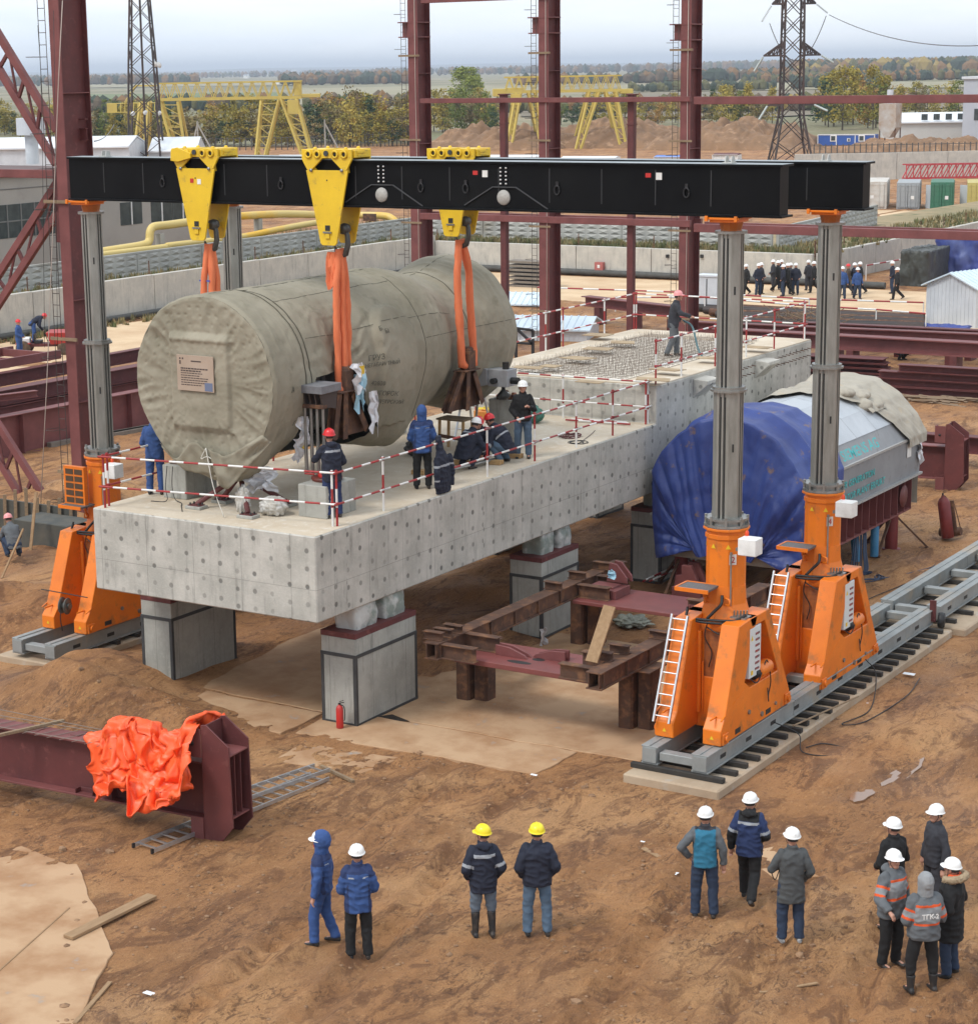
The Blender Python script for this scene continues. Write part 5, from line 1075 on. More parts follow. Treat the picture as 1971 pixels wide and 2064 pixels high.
for i, (x, y) in enumerate([(X0-.08, 2.6), (X0-.02, 3.25), (X0, 7.4), (X0, 8.5), (X0+.04, 9.6), (X1-.2, 3.6), (X1+.02, 4.9), (X1-.25, 3.0), (X0-.05, 2.9)]):
 b = MB(); b.ibeam((x-.22, y, 1.74), (x+.22, y, 1.74), .17, .16, .015, .01); o = b.build('beam_offcut', RUST, bevel=.003); tag(o, ['foremost I-beam offcut on the left rail of the rusty frame', 'second I-beam offcut on the left rail of the rusty frame', 'I-beam offcut halfway along the left rail', 'I-beam offcut near the bearing block on the left rail', 'rearmost I-beam offcut on the left rail', 'I-beam offcut beside the leaning plank', 'I-beam offcut on the right rail past the plank', 'small offcut at the right front corner of the frame', 'tilted offcut at the left front corner of the frame'][i], 'steel offcut', 'I-beam offcuts on the rusty frame')
b = MB(); a, c_ = at(1192, 1335, Y=2.6), at(1218, 1225, Y=3.1); b.bar(a, c_+V((.04, .15, .0)), .26, .05, up=(0, 1, 0)); o = b.build('plank', PLK, bevel=.005); tag(o, 'broken plank leaning upright on the right front corner of the rusty frame', 'plank')
q = at(1204, 1158, Z=1.9); scrap((1.95, 8.55, 1.95), .25, .22, FOILB, 31, 'film_scrap', None, n=6); tag(C.objects[-1], 'pale blue film scrap hanging on the bearing block', 'film')
bundle('netting_heap', (at(1272, 1262, Z=0).x, at(1272, 1262, Z=0).y, .03), .42, .36, .10, mat('netting', (.16, .17, .13), .9, col2=(.34, .34, .29), scale=24, bump=.8, bscale=30), 'grey green netting heaped on the ground inside the rusty frame', 'netting', 5, .5)
q = at(1100, 1275, Z=.3); scrap((q.x, q.y-.1, .42), .28, .40, FOIL, 33, 'film_scrap', None, n=7); tag(C.objects[-1], 'white foil scrap at the foot of the second pillar', 'film')
q = at(1175, 1255, Z=.05); scrap((q.x, q.y, .22), .3, .16, FOIL, 34, 'film_scrap', None, n=7, out=(0, -1, 0)); tag(C.objects[-1], 'white foil scrap behind the back leg of the rusty frame', 'film')
q = at(830, 1205, Z=.02); coil('hose_coil', (q.x, q.y, .02), 1.0, 4, BLACK, 'loose black hose coiled on the ground under the table', 'hose', .025, 7, lead=[(q.x+1.5, q.y+1, .05), (q.x+2.6, q.y+2.2, .05)])
b = MB(); b.prism([(.0, 1.95, .026), (.55, 1.85, .026), (.75, 2.05, .026), (.2, 2.25, .026)], (0, 0, .004)); o = b.build('trench', mat('pit shade', (.02, .013, .008), 1)); o['kind'] = 'structure'  # flat sheet; the shade down in the trench is put into its colour
a, c_ = at(1296, 1172, Z=.3), at(1392, 1128, Z=.3)
for k in range(4):
 b = MB(); d_ = V((k*.07, k*.05, (k % 2)*.05)); striped(b, V(a)+d_, V(c_)+d_, .024, .4, k); o = b.build('loose_rail_tube', [RAILR, WHITE]); tag(o, '%s striped tube of the bundle stored behind the rusty frame' % ['foremost', 'second', 'third', 'rearmost'][k], 'tube', 'striped tubes stored behind the rusty frame')
# == the boxed generator with its tarpaulins
GC = 2.2
GREY = mat('casing grey', (.27, .28, .29), .6, col2=(.20, .205, .215), scale=.9, col3=(.15, .14, .13), s3=2.4, lo3=.62, hi3=.78, bump=.06)
GREYL = mat('roof zinc', (.50, .53, .56), .45, .2, col2=(.40, .43, .46), scale=1.2, bump=.05)
gen = thing('boxed_generator', 'big grey steel-cased machine on a maroon frame, half under tarpaulins', 'machine', (GC, 18, 0))
YA, YB = 13.95, 22.25
PF = [(1.93, 2.02), (1.99, 3.12), (1.72, 3.60), (1.28, 4.06), (.68, 4.42), (0, 4.52)]
PFF = PF+[(-x, z) for x, z in PF[-2::-1]]
b = MB(); b.prism([(GC+x, YA, z) for x, z in PFF], (0, YB-YA, 0)); b.build('casing', GREY, gen, bevel=.01)
b = MB()
for (x0, z0), (x1, z1) in zip(PF[2:], PF[3:]):
 for s_ in (1, -1):
  n = 6
  for k in range(n):
   ya, yb = YA+.02+(YB-YA-.04)*k/n, YA+.02+(YB-YA-.04)*(k+1)/n-.015
   nx, nz_ = (z0-z1), (x0-x1); l_ = math.hypot(nx, nz_); ox, oz = -(nx)/l_*-.012, abs(nz_)/l_*.012
   b.add([(GC+s_*(x0+.008), ya, z0+.012), (GC+s_*(x0+.008), yb, z0+.012), (GC+s_*(x1+.004), yb, z1+.012), (GC+s_*(x1+.004), ya, z1+.012)], [(0, 1, 2, 3)])
b.build('roof_panels', GREYL, gen, recalc=False)
b = MB();
for s_ in (1, -1): b.box(GC+s_*1.93, YA, 2.00, GC+s_*2.02, YB+.02, 2.06); b.box(GC+s_*1.97, YA, 3.08, GC+s_*2.035, YB+.02, 3.14)
for k in range(22):
 for z in (3.06, 2.03): b.lathe([(0, 0), (.016, 0), (0, .02)], (GC+2.02, YA+.2+k*.37, z), axis=(1, 0, 0), n=6)
b.build('seam_strip', mat('strip grey', (.40, .40, .39), .5, .3), gen)
b = MB(); b.box(GC-1.72, YA+.1, 1.22, GC+1.60, YB-.1, 2.02); b.build('frame_core', MAROON2, gen)
b = MB(); b.box(GC+1.58, YA+.05, 1.0, GC+1.75, YB-.02, 1.06); b.box(GC+1.58, YA+.05, 1.94, GC+1.90, YB, 2.0); b.box(GC-1.75, YA+.05, 1.0, GC-1.58, YB, 1.06); b.box(GC-1.7, YB-.1, 1.0, GC+1.7, YB-.04, 2.0); b.build('frame_flange', MAROON2, gen)
b = MB(); b.box(GC+1.58, YA+.06, 1.06, GC+1.62, YB-.02, 1.94); b.build('frame_web', mat('frame dark red', (.15, .04, .035), .6), gen)
for k in range(16):
 b = MB(); y = YA+.3+k*.52; b.box(GC+1.62, y, 1.06, GC+1.80, y+.025, 1.94); b.build('frame_rib', MAROON2, gen)
TQ = mat('turquoise lettering', (.045, .50, .50), .6, col2=(.10, .34, .35), scale=9)
sl_ = V((-.27, 0, .48)).normalized()
text('SIEMENS AG', .40, TQ, basis((GC+1.925, 16.75, 3.23), (0, 1, 0), (sl_.x, 0, sl_.z)), gen, 'lettering', xs=1.15, thick=.006)
for s, y, z, h in (('POWER GENERATION', 15.9, 2.56, .25), ('GENERATOR PLANT ERFURT', 15.8, 2.22, .25)):
 text(s, h, TQ, basis((GC+1.975, y, z), (0, 1, 0), (.06, 0, 1)), gen, 'lettering', xs=1.15, thick=.003)
b = MB(); b.box(GC+1.985, 21.1, 2.62, GC+1.995, 21.4, 3.0); b.build('white_label', WHITE, gen)
b = MB(); b.lathe([(0, 0), (.30, 0), (.30, .01), (0, .01)], (GC+1.80, 21.45, 1.5), axis=(1, 0, 0), n=24); b.build('round_cover', MATS['frame dark red'], gen)
b = MB(); b.lathe([(.36, YA+.2), (.36, YB)], (GC, 0, 1.1), axis=(0, 1, 0), n=16); b.box(GC-1.5, YA+.15, .98, GC+1.45, YA+1.0, 1.25); b.build('underside_box', mat('crate timber', (.33, .26, .19), .9, col2=(.42, .40, .36), scale=2), gen, bevel=.01)
BT = mat('blue tarpaulin', (.030, .058, .23), .5, col2=(.020, .036, .16), scale=1.3, col3=(.19, .12, .075), s3=2.8, lo3=.605, hi3=.70, bump=.35, bscale=6, bdist=.03, stretch=None)
BG = mat('beige canvas', (.42, .385, .32), .9, col2=(.33, .30, .245), scale=1, col3=(.46, .38, .27), s3=2.5, lo3=.6, hi3=.75, bump=.4, bscale=8, bdist=.03)
def outline(u, off, zl=1.0, zr=1.0, xs=None):   # left bottom -> top -> right bottom
 P_ = [(-1.86, zl)]+[(x, z) for x, z in PFF[::-1]]+[(1.93, zr)]
 P_[1] = (-1.97, 2.0); P_[-2] = (1.99, 2.0)
 ls = [0]
 for p, q in zip(P_, P_[1:]): ls.append(ls[-1]+math.hypot(q[0]-p[0], q[1]-p[1]))
 s_ = u*ls[-1]
 for i in range(len(P_)-1):
  if s_ <= ls[i+1]+1e-9:
   t_ = (s_-ls[i])/(ls[i+1]-ls[i]); x = P_[i][0]+(P_[i+1][0]-P_[i][0])*t_; z = P_[i][1]+(P_[i+1][1]-P_[i][1])*t_; break
 l_ = math.hypot(x, z-2.3); return x+off*x/l_, z+off*(z-2.3)/l_
b = MB()
def btarp(u, v):
 zb = 1.12+.10*math.sin(u*9)
 yend = 16.1+.55*math.sin(u*math.pi)-.5*sst(.72, .95, u)+.06*math.sin(u*40)+(.25 if u > .93 else 0)
 if v < .42:
  k = sst(0, 1, v/.42) if False else (v/.42)
  x, z = outline(u, .10, 1.0, .98); cx, cz = .1+x*.35, 1.35-.32*abs(math.sin(u*math.pi*2))*.6
  px, pz = cx+(x*(.93 if x < 0 else 1)-cx)*k, cz+(z-cz)*k
  fold = abs(noise.noise(V((u*15, k*1.0, 3))))*.34*(.35+.65*k)+.16*noise.noise(V((u*5, k*1.5, 9)))+.05*abs(noise.noise(V((u*34, k*3, 1))))+.03*noise.noise(V((u*9, k*11, 5)))
  y = YA-.08-.12*(1-k**3)-fold*(1-.75*k**6)
  return V((GC+px, y, max(.86, pz)))
 k = (v-.42)/.58; y = YA-.08+(yend-YA+.08)*k
 x, z = outline(u, .085+.06*abs(noise.noise(V((u*11+1, y*.9, 4))))+.05*noise.noise(V((u*7, y*1.8, 2)))+.14*bmp(k, .38, .06)*sst(.1, .3, u)+.10*bmp(k, 1, .1)*.4, 1.0+.25*k, 1.05-.1*math.sin(k*9))
 return V((GC+x*((.93+.07*k) if x < 0 else 1), y, z))
b.grid(260, 130, btarp); o = b.build('blue_tarpaulin', BT, gen, recalc=False)
b = MB()
def gtarp(u, v):
 ua = .30+.50*u; x, z = outline(ua, .07+.07*abs(noise.noise(V((u*7+1, v*5, 7))))+.05*noise.noise(V((u*12, v*9, 2)))+.22*bmp(u, .28, .09)*bmp(v, .5, .3), 1, 1)
 yst = 20.3+.5*math.sin(u*7)-.5*bmp(u, .25, .2)+.45*sst(.5, .9, u); y = yst+(YB+.12-yst)*v
 return V((GC+x, y, z))
b.grid(140, 60, gtarp); b.build('beige_canvas', BG, gen, recalc=False)
b = MB()
def gt2(u, v):
 ua = .34+.33*u; x, z = outline(ua, .10+.10*abs(noise.noise(V((u*6+5, v*4, 3))))+.08*math.sin(v*math.pi)*abs(noise.noise(V((u*3, v*2, 1)))), 1, 1)
 y0 = 18.3+1.3*u*u-.6*math.sin(u*5)*.5; return V((GC+x, y0+(20.9-y0)*v+.1*math.sin(u*30), z))
b.grid(110, 50, gt2); b.build('beige_canvas', BG, gen, recalc=False)
crumple([((GC+.95, 20.2, 4.36), (.28, .35, .12)), ((GC+1.2, 19.9, 4.16), (.22, .22, .14)), ((GC+.75, 19.6, 4.50), (.3, .25, .12)), ((GC+1.32, 20.5, 4.08), (.16, .36, .12))], 'canvas_roll', BG, None, None, .03, .04, 5, par=gen, smooth=8)
b = MB(); b.grid(20, 20, lambda u, v: V((GC-1.7+3.55*u, YB+.14+.10*noise.noise(V((u*5, v*3, 1))), 4.3*v*(1-.0*u)+(1-v)*(1.0+.15*math.sin(u*8))-(1.1*(abs(u-.5)*2)**2.6)*v))); b.build('rear_canvas', BG, gen, recalc=False)
scrap((GC+2.03, 22.0, 2.95), .3, .6, FOIL, 41, 'foil_flap', gen, n=6)
def tripod(x, y, h, label, r=.17):
 t = thing('stand_prop', label, 'prop', (x, y, 0), 0, 'maroon tripod props under the grey machine'); b = MB(); b.tube((0, 0, 0), (0, 0, h), r, n=18); b.build('post', REDP, t, local=True); b = MB(); b.lathe([(r*1.5, 0), (r*1.5, .03), (r, .04)], n=18); b.build('base', REDP, t, local=True)
 for k in range(3):
  a = R(30+120*k); b = MB(); b.bar((math.cos(a)*.15, math.sin(a)*.15, h-.1), (math.cos(a)*1.0, math.sin(a)*1.0, .03), .07, .05); b.build('leg', RUST, t, local=True); b = MB(); b.box(math.cos(a)*1.0-.09, math.sin(a)*1.0-.07, 0, math.cos(a)*1.0+.09, math.sin(a)*1.0+.07, .06); b.build('foot', RUST, t, local=True)
 return t
tripod(3.72, 21.4, .99, 'maroon tripod prop under the rear right corner of the grey machine'); tripod(.84, 14.4, .98, 'maroon tripod prop under the front left corner, below the blue tarpaulin'); tripod(3.5, 14.4, .98, 'maroon tripod prop hidden under the front right corner')
t = thing('bearing_bracket', 'maroon bearing bracket standing on the ground behind the left platform of tower 2', 'bracket', (1.3, 13.9, 0)); b = MB()
b.box(.95, 13.6, .02, 1.75, 14.2, .34); b.build('base', MAROON2, t, bevel=.02)
for y in (13.65, 14.05): b = MB(); b.prism([(1.0, y, .34), (1.7, y, .34), (1.6, y, .60), (1.45, y, .9), (1.2, y, .9), (1.2, y, .65), (1.05, y, .62)], (0, .12, 0)); b.build('cheek', MAROON2, t, bevel=.01)
GB2 = mat('gas bottle blue', (.05, .22, .42), .5, col2=(.09, .27, .45), scale=5)
for i, (x, y, tl) in enumerate([(3.48, 19.5, R(-8)), (3.66, 20.3, 0)]):
 t = thing('gas_bottle', ['blue gas bottle with a hose, leaning on the maroon frame', 'blue gas bottle standing behind the leaning one'][i], 'gas bottle', (x, y, .03)); b = MB(); b.lathe([(.10, 0), (.11, .03), (.11, 1.05), (.09, 1.18), (.035, 1.26), (.035, 1.30)], n=16); b.build('cylinder', GB2, t, local=True); b = MB(); b.lathe([(.03, 1.3), (.045, 1.32), (.045, 1.40), (0, 1.42)], n=10); b.tube((0, 0, 1.36), (.1, 0, 1.36), .018, n=6); b.build('valve', BLACK, t, local=True); b = MB(); b.lathe([(.114, .84), (.114, .87)], n=16); b.build('band', BLACK, t, local=True); t.rotation_euler = (tl*.4, tl, 0)
BLH = mat('dark blue hose', (.02, .035, .075), .5)
b = MB(); rs_ = random.Random(4)
for k in range(14):
 o1 = rs_.uniform(-.14, .14); b.path(smoothpts([(3.62+o1*.4, 19.2+o1, 1.12+rs_.uniform(-.05, .05)), (3.78+o1, 18.9+o1, .95), (3.9+o1, 18.6+o1*1.5, .5), (3.98+o1*1.4, 18.4+o1*1.7, .10), (4.1+o1, 18.0+o1, .05)], 5), .014, 5)
o = b.build('hose_bundle', BLH); tag(o, 'bundle of dark blue welding hoses hanging from the gas bottles to the ground', 'hose')
coil('hose_coil', (4.35, 17.9, .03), .50, 7, BLH, 'dark blue hose coiled on the ground in front of the gas bottles', 'hose', .016, 9, lead=[(5.0, 18.6, .03), (5.6, 20.5, .03)])
t = extinguisher(4.75, 23.0, .12, 'large dark red wheeled extinguisher leaning behind the rear prop', .17, 1.25, R(-9), REDP)
b = MB(); b.box(-.22, .15, 0, .22, .19, 1.0); b.tube((-.3, .25, .12), (.3, .25, .12), .12, n=12); b.path([(-.22, .2, .9), (-.22, .5, .05), (.22, .5, .05), (.22, .2, .9)], .015, 5); b.build('trolley', RUST, t, local=True)
for i, pts in enumerate([[(7.75, 4.2, .55), (8.1, 4.6, .25), (8.35, 4.2, .05), (8.9, 4.3, .04), (9.0, 4.8, .04), (8.5, 4.9, .04), (8.3, 4.5, .04)], [(7.75, 9.0, .6), (7.9, 9.2, .3), (8.2, 8.4, .05), (8.5, 7.2, .04), (8.35, 6.2, .05), (8.7, 6.6, .05), (8.8, 8.6, .05), (8.6, 10, .05)], [(5.2, 21.7, .04), (5.5, 18.6, .04), (5.2, 15.6, .04), (5.8, 14.6, .04)]]):
 b = MB(); b.path(smoothpts(pts, 7), .012, 5); o = b.build('cable', BLACK); tag(o, ['black cable looping on the mud beside tower 2', 'black cable trailing along the strip below tower 4', 'thin cable crossing the ground toward the gas bottles'][i], 'cable')
b = MB(); b.tube((7.9, 4.8, .33), (8.15, 7.6, .22), .018, n=6); o = b.build('wooden_stick', TIMB); tag(o, 'thin stick lying across the sleepers between the towers', 'stick')
b = MB(); b.box(7.56, 13.50, .35, 7.70, 13.56, .85); b.build('hook_plate', MAROON); tag(C.objects[-1], 'small upright plate at the joint of the two track lengths', 'plate')
b = MB(); b.lathe([(0, -.08), (.17, -.07), (.19, 0), (.17, .07), (0, .08)], (7.78, 13.7, .36), axis=(1, .2, 0), n=18); o = b.build('guide_roller', BLACK); tag(o, 'small black roller hanging at the track joint', 'roller')
# == people
def ring_loft(b, rings, n=18):
 vs = []
 for c_, ax, ay, rx, ry in rings:
  for i in range(n):
   t = 2*math.pi*i/n; c2, s2 = math.cos(t), math.sin(t); e = .8
   vs.append(V(c_)+V(ax)*(rx*math.copysign(abs(c2)**e, c2))+V(ay)*(ry*math.copysign(abs(s2)**e, s2)))
 k = len(rings); fs = [(i*n+j, i*n+(j+1) % n, (i+1)*n+(j+1) % n, (i+1)*n+j) for i in range(k-1) for j in range(n)]
 b.add(vs, fs+[tuple(range(n))[::-1], tuple(range((k-1)*n, k*n))], smooth=True)
def limb(b, pts, rs, n=12, flat=False):
 pts = [V(p) for p in pts]
 for p, q, r0, r1 in zip(pts, pts[1:], rs, rs[1:]): b.tube(p, q, r0, r1, n)
 for p, r in list(zip(pts, rs))[(1 if flat else 0):(-1 if flat else None)]: ball(b, p, (r, r, r), n)
def ball(b, c_, r_, n=12):
 b.lathe([(max(1e-5, math.sin(math.pi*k/8)*r_[0]), -math.cos(math.pi*k/8)*r_[2]) for k in range(9)], c_, n=n)
 if abs(r_[0]-r_[1]) > 1e-4:
  cc = V(c_); m = len(b.v); k0 = m-9*n
  for i in range(k0, m): p = V(b.v[i]); b.v[i] = (p.x, cc.y+(p.y-cc.y)*r_[1]/r_[0], p.z)
def seg_d(p, a, c_):
 ab = c_-a; t = max(0, min(1, (p-a).dot(ab)/max(1e-9, ab.length_squared))); return (p-(a+ab*t)).length, t
def remesh(b, name, mats, par, vox, classify=None, smooth=2, wr=.006, wf=9, seed=0):
 me = bpy.data.meshes.new(name); me.from_pydata(b.v, [], b.f); bm = bmesh.new(); bm.from_mesh(me)
 bmesh.ops.remove_doubles(bm, verts=bm.verts[:], dist=1e-5); bmesh.ops.recalc_face_normals(bm, faces=bm.faces[:]); bm.to_mesh(me); bm.free()
 o = bpy.data.objects.new(name, me); C.objects.link(o)
 md = o.modifiers.new('r', 'REMESH'); md.mode = 'VOXEL'; md.voxel_size = vox
 if smooth: sm = o.modifiers.new('s', 'SMOOTH'); sm.iterations = smooth; sm.factor = .5
 dg = bpy.context.evaluated_depsgraph_get(); m2 = bpy.data.meshes.new_from_object(o.evaluated_get(dg)); o.modifiers.clear(); o.data = m2; bpy.data.meshes.remove(me); m2.name = name
 if wr:
  nr = [v.normal.copy() for v in m2.vertices]
  for i, v in enumerate(m2.vertices):
   p = v.co; v.co = p+nr[i]*(wr*(1-2.4*abs(noise.noise(V((p.x*wf, p.y*wf, p.z*wf*1.3+seed))))) + wr*.5*noise.noise(p*wf*2.3))
 m2.materials.clear()
 for m in mats: m2.materials.append(m)
 if classify: m2.polygons.foreach_set('material_index', [classify(p.center) for p in m2.polygons])
 m2.polygons.foreach_set('use_smooth', [True]*len(m2.polygons)); o.parent = par; reg(par, o); return o
SKIN = mat('skin', (.50, .27, .19), .55, col2=(.42, .20, .14), scale=12)
def cloth(n, c_, k=.72): return mat('cloth '+n, c_, .85, col2=tuple(x*k for x in c_), scale=5, bump=.35, bscale=26, bdist=.01)
CL = dict(navy=cloth('navy', (.014, .018, .036)), blue=cloth('blue', (.035, .085, .25)), dblue=cloth('dark blue', (.018, .035, .11)), black=cloth('black', (.010, .010, .011)), jeans=cloth('jeans', (.085, .135, .20)), djeans=cloth('dark jeans', (.022, .038, .075)), grey=cloth('grey', (.115, .125, .135)), lgrey=cloth('light grey', (.28, .29, .30)), coat=cloth('coat grey', (.075, .08, .082)), teal=cloth('teal', (.025, .17, .28)), orange=cloth('safety orange', (.75, .10, .02)), refl=cloth('reflective', (.36, .38, .41)), char=cloth('charcoal', (.035, .036, .045)), brown=cloth('brown', (.08, .055, .04)), tan=cloth('tan', (.35, .27, .18)), gtr=cloth('grey blue', (.12, .15, .19)), red=cloth('mask red', (.6, .03, .02)), fur=cloth('fur', (.40, .30, .19)))
HW = mat('helmet white', (.80, .80, .78), .3); HY = mat('helmet yellow', (.85, .68, .02), .3); HR = mat('helmet red', (.62, .025, .03), .3); HP = mat('helmet pink', (.75, .30, .30), .4)
HAIR = mat('dark hair', (.03, .022, .018), .8); BOOT = mat('boot', (.018, .017, .017), .6, col2=(.06, .042, .03), scale=7, lo=.5)
ARMS = dict(pockets=((.275, -.06, 1.13), (.21, .10, .95)), behind=((.28, -.09, 1.12), (.07, -.19, 1.0)), side=((.27, -.03, 1.13), (.29, .03, .87)), front=((.26, .04, 1.15), (.09, .27, 1.20)), low=((.255, .0, 1.12), (.12, .21, .98)), akimbo=((.37, -.05, 1.16), (.24, .06, .98)), reach=((.24, .22, 1.20), (.16, .47, 1.12)), hip=((.33, -.08, 1.15), (.20, .08, 1.0)))
def person(label, x, y, z, heading, top='navy', legs='black', helmet=HW, arms='pockets', arm2=None, pose='stand', vox=.0125, hem=.80, hood=None, bands=(), boots=.12, look=0, puff=0, h=1.0, group=None, stance=.12, panel=None, collar=None, cls=None, lean=0, mask=False, logo=None, shoe=None):
 t = thing('person', label, 'person', (x, y, z), -R(heading), group); t.scale = (h, h, h); near = vox < .02
 mx_ = lambda p, s: V((p[0]*s, p[1], p[2]))
 sp = dict(pel=V((0, 0, .96)), chest=V((0, lean*.6, 1.34)), neck=V((0, lean-.01, 1.50)), head=V((0, lean*1.25+.015, 1.645)))
 hip = [V((-.095, 0, .93)), V((.095, 0, .93))]; kn = [V((-stance, .03, .50)), V((stance, .02, .50))]; an = [V((-stance-.01, -.01, .085)), V((stance+.01, -.03, .085))]; toe = [V((-.03, 1, 0)), V((.03, 1, 0))]
 if pose == 'walk': kn = [V((-.10, .16, .50)), V((.10, -.02, .50))]; an = [V((-.10, .20, .085)), V((.10, -.34, .17))]; toe = [V((0, 1, 0)), V((0, .8, -.45))]
 if pose == 'step': kn = [V((-.11, .10, .50)), V((.11, .0, .50))]; an = [V((-.13, .10, .085)), V((.12, -.16, .10))]
 if pose == 'crouch':
  sp = dict(pel=V((0, -.12, .36)), chest=V((0, .12, .70)), neck=V((0, .24, .84)), head=V((0, .34, .95)))
  hip = [V((-.10, -.12, .34)), V((.10, -.12, .34))]; kn = [V((-.19, .28, .48)), V((.19, .27, .46))]; an = [V((-.15, .02, .085)), V((.15, -.02, .085))]
 if pose == 'bend':
  sp = dict(pel=V((0, -.10, .96)), chest=V((0, .28, 1.16)), neck=V((0, .42, 1.22)), head=V((0, .54, 1.24)))
 dz = sp['chest']-V((0, 0, 1.34)); up = (sp['neck']-sp['chest']).normalized(); lat = V((1, 0, 0)); dep = up.cross(lat)
 A = []
 for s_, nm in ((-1, arms), (1, arm2 or arms)):
  e, w_ = ARMS[nm] if isinstance(nm, str) else nm
  sh = sp['chest']+lat*(.172*s_)+up*.075
  if pose in ('crouch', 'bend') and isinstance(nm, str): e, w_ = mx_((.27, .26, (.48 if pose == 'crouch' else .85)), 1), mx_((.10, .42, (.30 if pose == 'crouch' else .62)), 1)
  A.append((sh, mx_(e, s_), mx_(w_, s_)))
 hd = sp['head']; lk = R(look); fwd = V((math.sin(-lk)*-1, math.cos(lk), 0));
 if pose != 'stand': fwd = (fwd+V((0, 0, -.35 if pose in ('crouch', 'bend') else 0))).normalized()
 side = V((fwd.y, -fwd.x, 0)).normalized(); hup = side.cross(fwd)
 b = MB()
 ring_loft(b, [(sp['pel']-V((0, 0, .06)), lat, V((0, 1, 0)), .15, .10), (sp['pel'].lerp(sp['chest'], .45), lat, dep, .135, .095), (sp['chest'], lat, dep, .16, .105), (sp['chest']+up*.11, lat, dep, .13, .07), (sp['neck'], lat, dep, .055, .055)], 12)
 limb(b, [sp['neck']-up*.04, hd-hup*.05], [.056, .052])
 c0 = len(b.v); ball(b, (0, 0, 0), (.076, .098, .118)); ball(b, (0, .035, -.075), (.05, .055, .045)); ball(b, (0, .102, -.018), (.015, .02, .024));
 for s_ in (-1, 1): ball(b, (.078*s_, -.005, -.01), (.012, .02, .03)); ball(b, (.032*s_, .082, .022), (.018, .012, .010))
 M_ = Matrix((side, fwd, hup)).transposed()
 for i in range(c0, len(b.v)): b.v[i] = tuple(hd+M_ @ V(b.v[i]))
 for (sh, e, w_), s_ in zip(A, (-1, 1)):
  limb(b, [sh, e, w_], [.045, .038, .027])
  d = (w_-e).normalized(); fr = frame(d); sd = fr[1]; nn = fr[2]
  pc = w_+d*.05; limb(b, [w_, pc+d*.03], [.026, .034])
  if near:
   cur = -nn if nn.z > 0 else nn
   for k in range(4):
    o_ = sd*(-.027+.018*k); f0 = pc+d*.045+o_; ln = (.042, .048, .045, .036)[k]; f1 = f0+d*ln*.75+cur*ln*.35; f2 = f1+d*ln*.35+cur*ln*.6; limb(b, [pc+o_*.8, f0, f1, f2], [.011, .0105, .0098, .0085], 8)
   th_ = sd*(-.030 if s_ > 0 else .030); limb(b, [w_+d*.02+th_*.7, w_+d*.055+th_*1.6+cur*.012, w_+d*.085+th_*1.7+cur*.03], [.014, .012, .010], 8)
 for i in (0, 1): limb(b, [hip[i], kn[i], an[i]], [.07, .05, .04]); limb(b, [an[i]-V((0, 0, .03)), an[i]-V((0, 0, .045))+toe[i].normalized()*.13], [.035, .028])
 eyes = [hd+M_ @ V((.031*s_, .093, .012)) for s_ in (-1, 1)]
 remesh(b, 'body', [SKIN, BOOT], t, .0105 if near else .028, (lambda p: 1 if min((p-eyes[0]).length, (p-eyes[1]).length) < .011 else 0) if near else None, smooth=1, wr=0)
 if near:
  b = MB();
  b.lathe([(.083, -.04), (.086, .02), (.075, .08), (.0, .10)], (0, 0, 0), n=14)
  for i in range(len(b.v)): p = V(b.v[i]); b.v[i] = tuple(hd+M_ @ V((p.x, p.y*1.12-.016, p.z+.012+(.035 if p.y > .03 else 0))))
  b.build('hair', HAIR, t, local=True)
 lg = CL[legs]; b = MB()
 ring_loft(b, [(sp['pel']-V((0, 0, .13)), lat, V((0, 1, 0)), .15, .115), (sp['pel']-V((0, 0, .0)), lat, V((0, 1, 0)), .172, .125), (sp['pel']+(sp['chest']-sp['pel'])*.3, lat, dep, .16, .12)], 14)
 for i in (0, 1):
  e_ = an[i].lerp(kn[i], boots if boots > .2 else .05)
  limb(b, [hip[i]-V((0, 0, .02)), kn[i], e_], [.105, .084, .072 if boots < .2 else .062], 14, flat=True); ball(b, hip[i], (.10, .11, .09))
  if boots > .2: pass
  else: b.tube(e_+V((0, 0, .03)), e_-V((0, .004, .03)), .073, .077, 12)
 remesh(b, 'trousers', [lg], t, vox, smooth=2, wr=.008, wf=7, seed=x)
 for i in (0, 1):
  b = MB(); f_ = toe[i].normalized(); a = an[i]; s2 = V((f_.y, -f_.x, 0)).normalized(); u2 = s2.cross(f_)
  ring_loft(b, [(a-f_*.075-u2*.045, s2, u2, .030, .032), (a-f_*.05-u2*.04, s2, u2, .040, .042), (a+f_*.04-u2*.045, s2, u2, .044, .040), (a+f_*.13-u2*.055, s2, u2, .046, .028), (a+f_*.19-u2*.062, s2, u2, .034, .018)], 12)
  tp = a.lerp(kn[i], max(.16, boots)); b.tube(a-u2*.02, tp, .046, .054 if boots < .2 else .07, 12); b.lathe([(.001, 0), (.04, .0), (.001, .02)], a, n=8)
  remesh(b, 'boot', [BOOT if shoe is None else shoe], t, vox, smooth=1, wr=.002)
 b = MB(); pf = puff; hz = hem
 if pose == 'crouch': bt = sp['pel']+V((0, -.02, -.08)); hv = V((0, 1, .2)).normalized()
 elif pose == 'bend': bt = sp['pel']+V((0, -.03, -.10)); hv = V((0, 1, 0))
 else: bt = V((0, 0, hz)); hv = V((0, 1, 0))
 mid = sp['pel'].lerp(sp['chest'], .35)
 fl = .0 if hz > .75 else .02
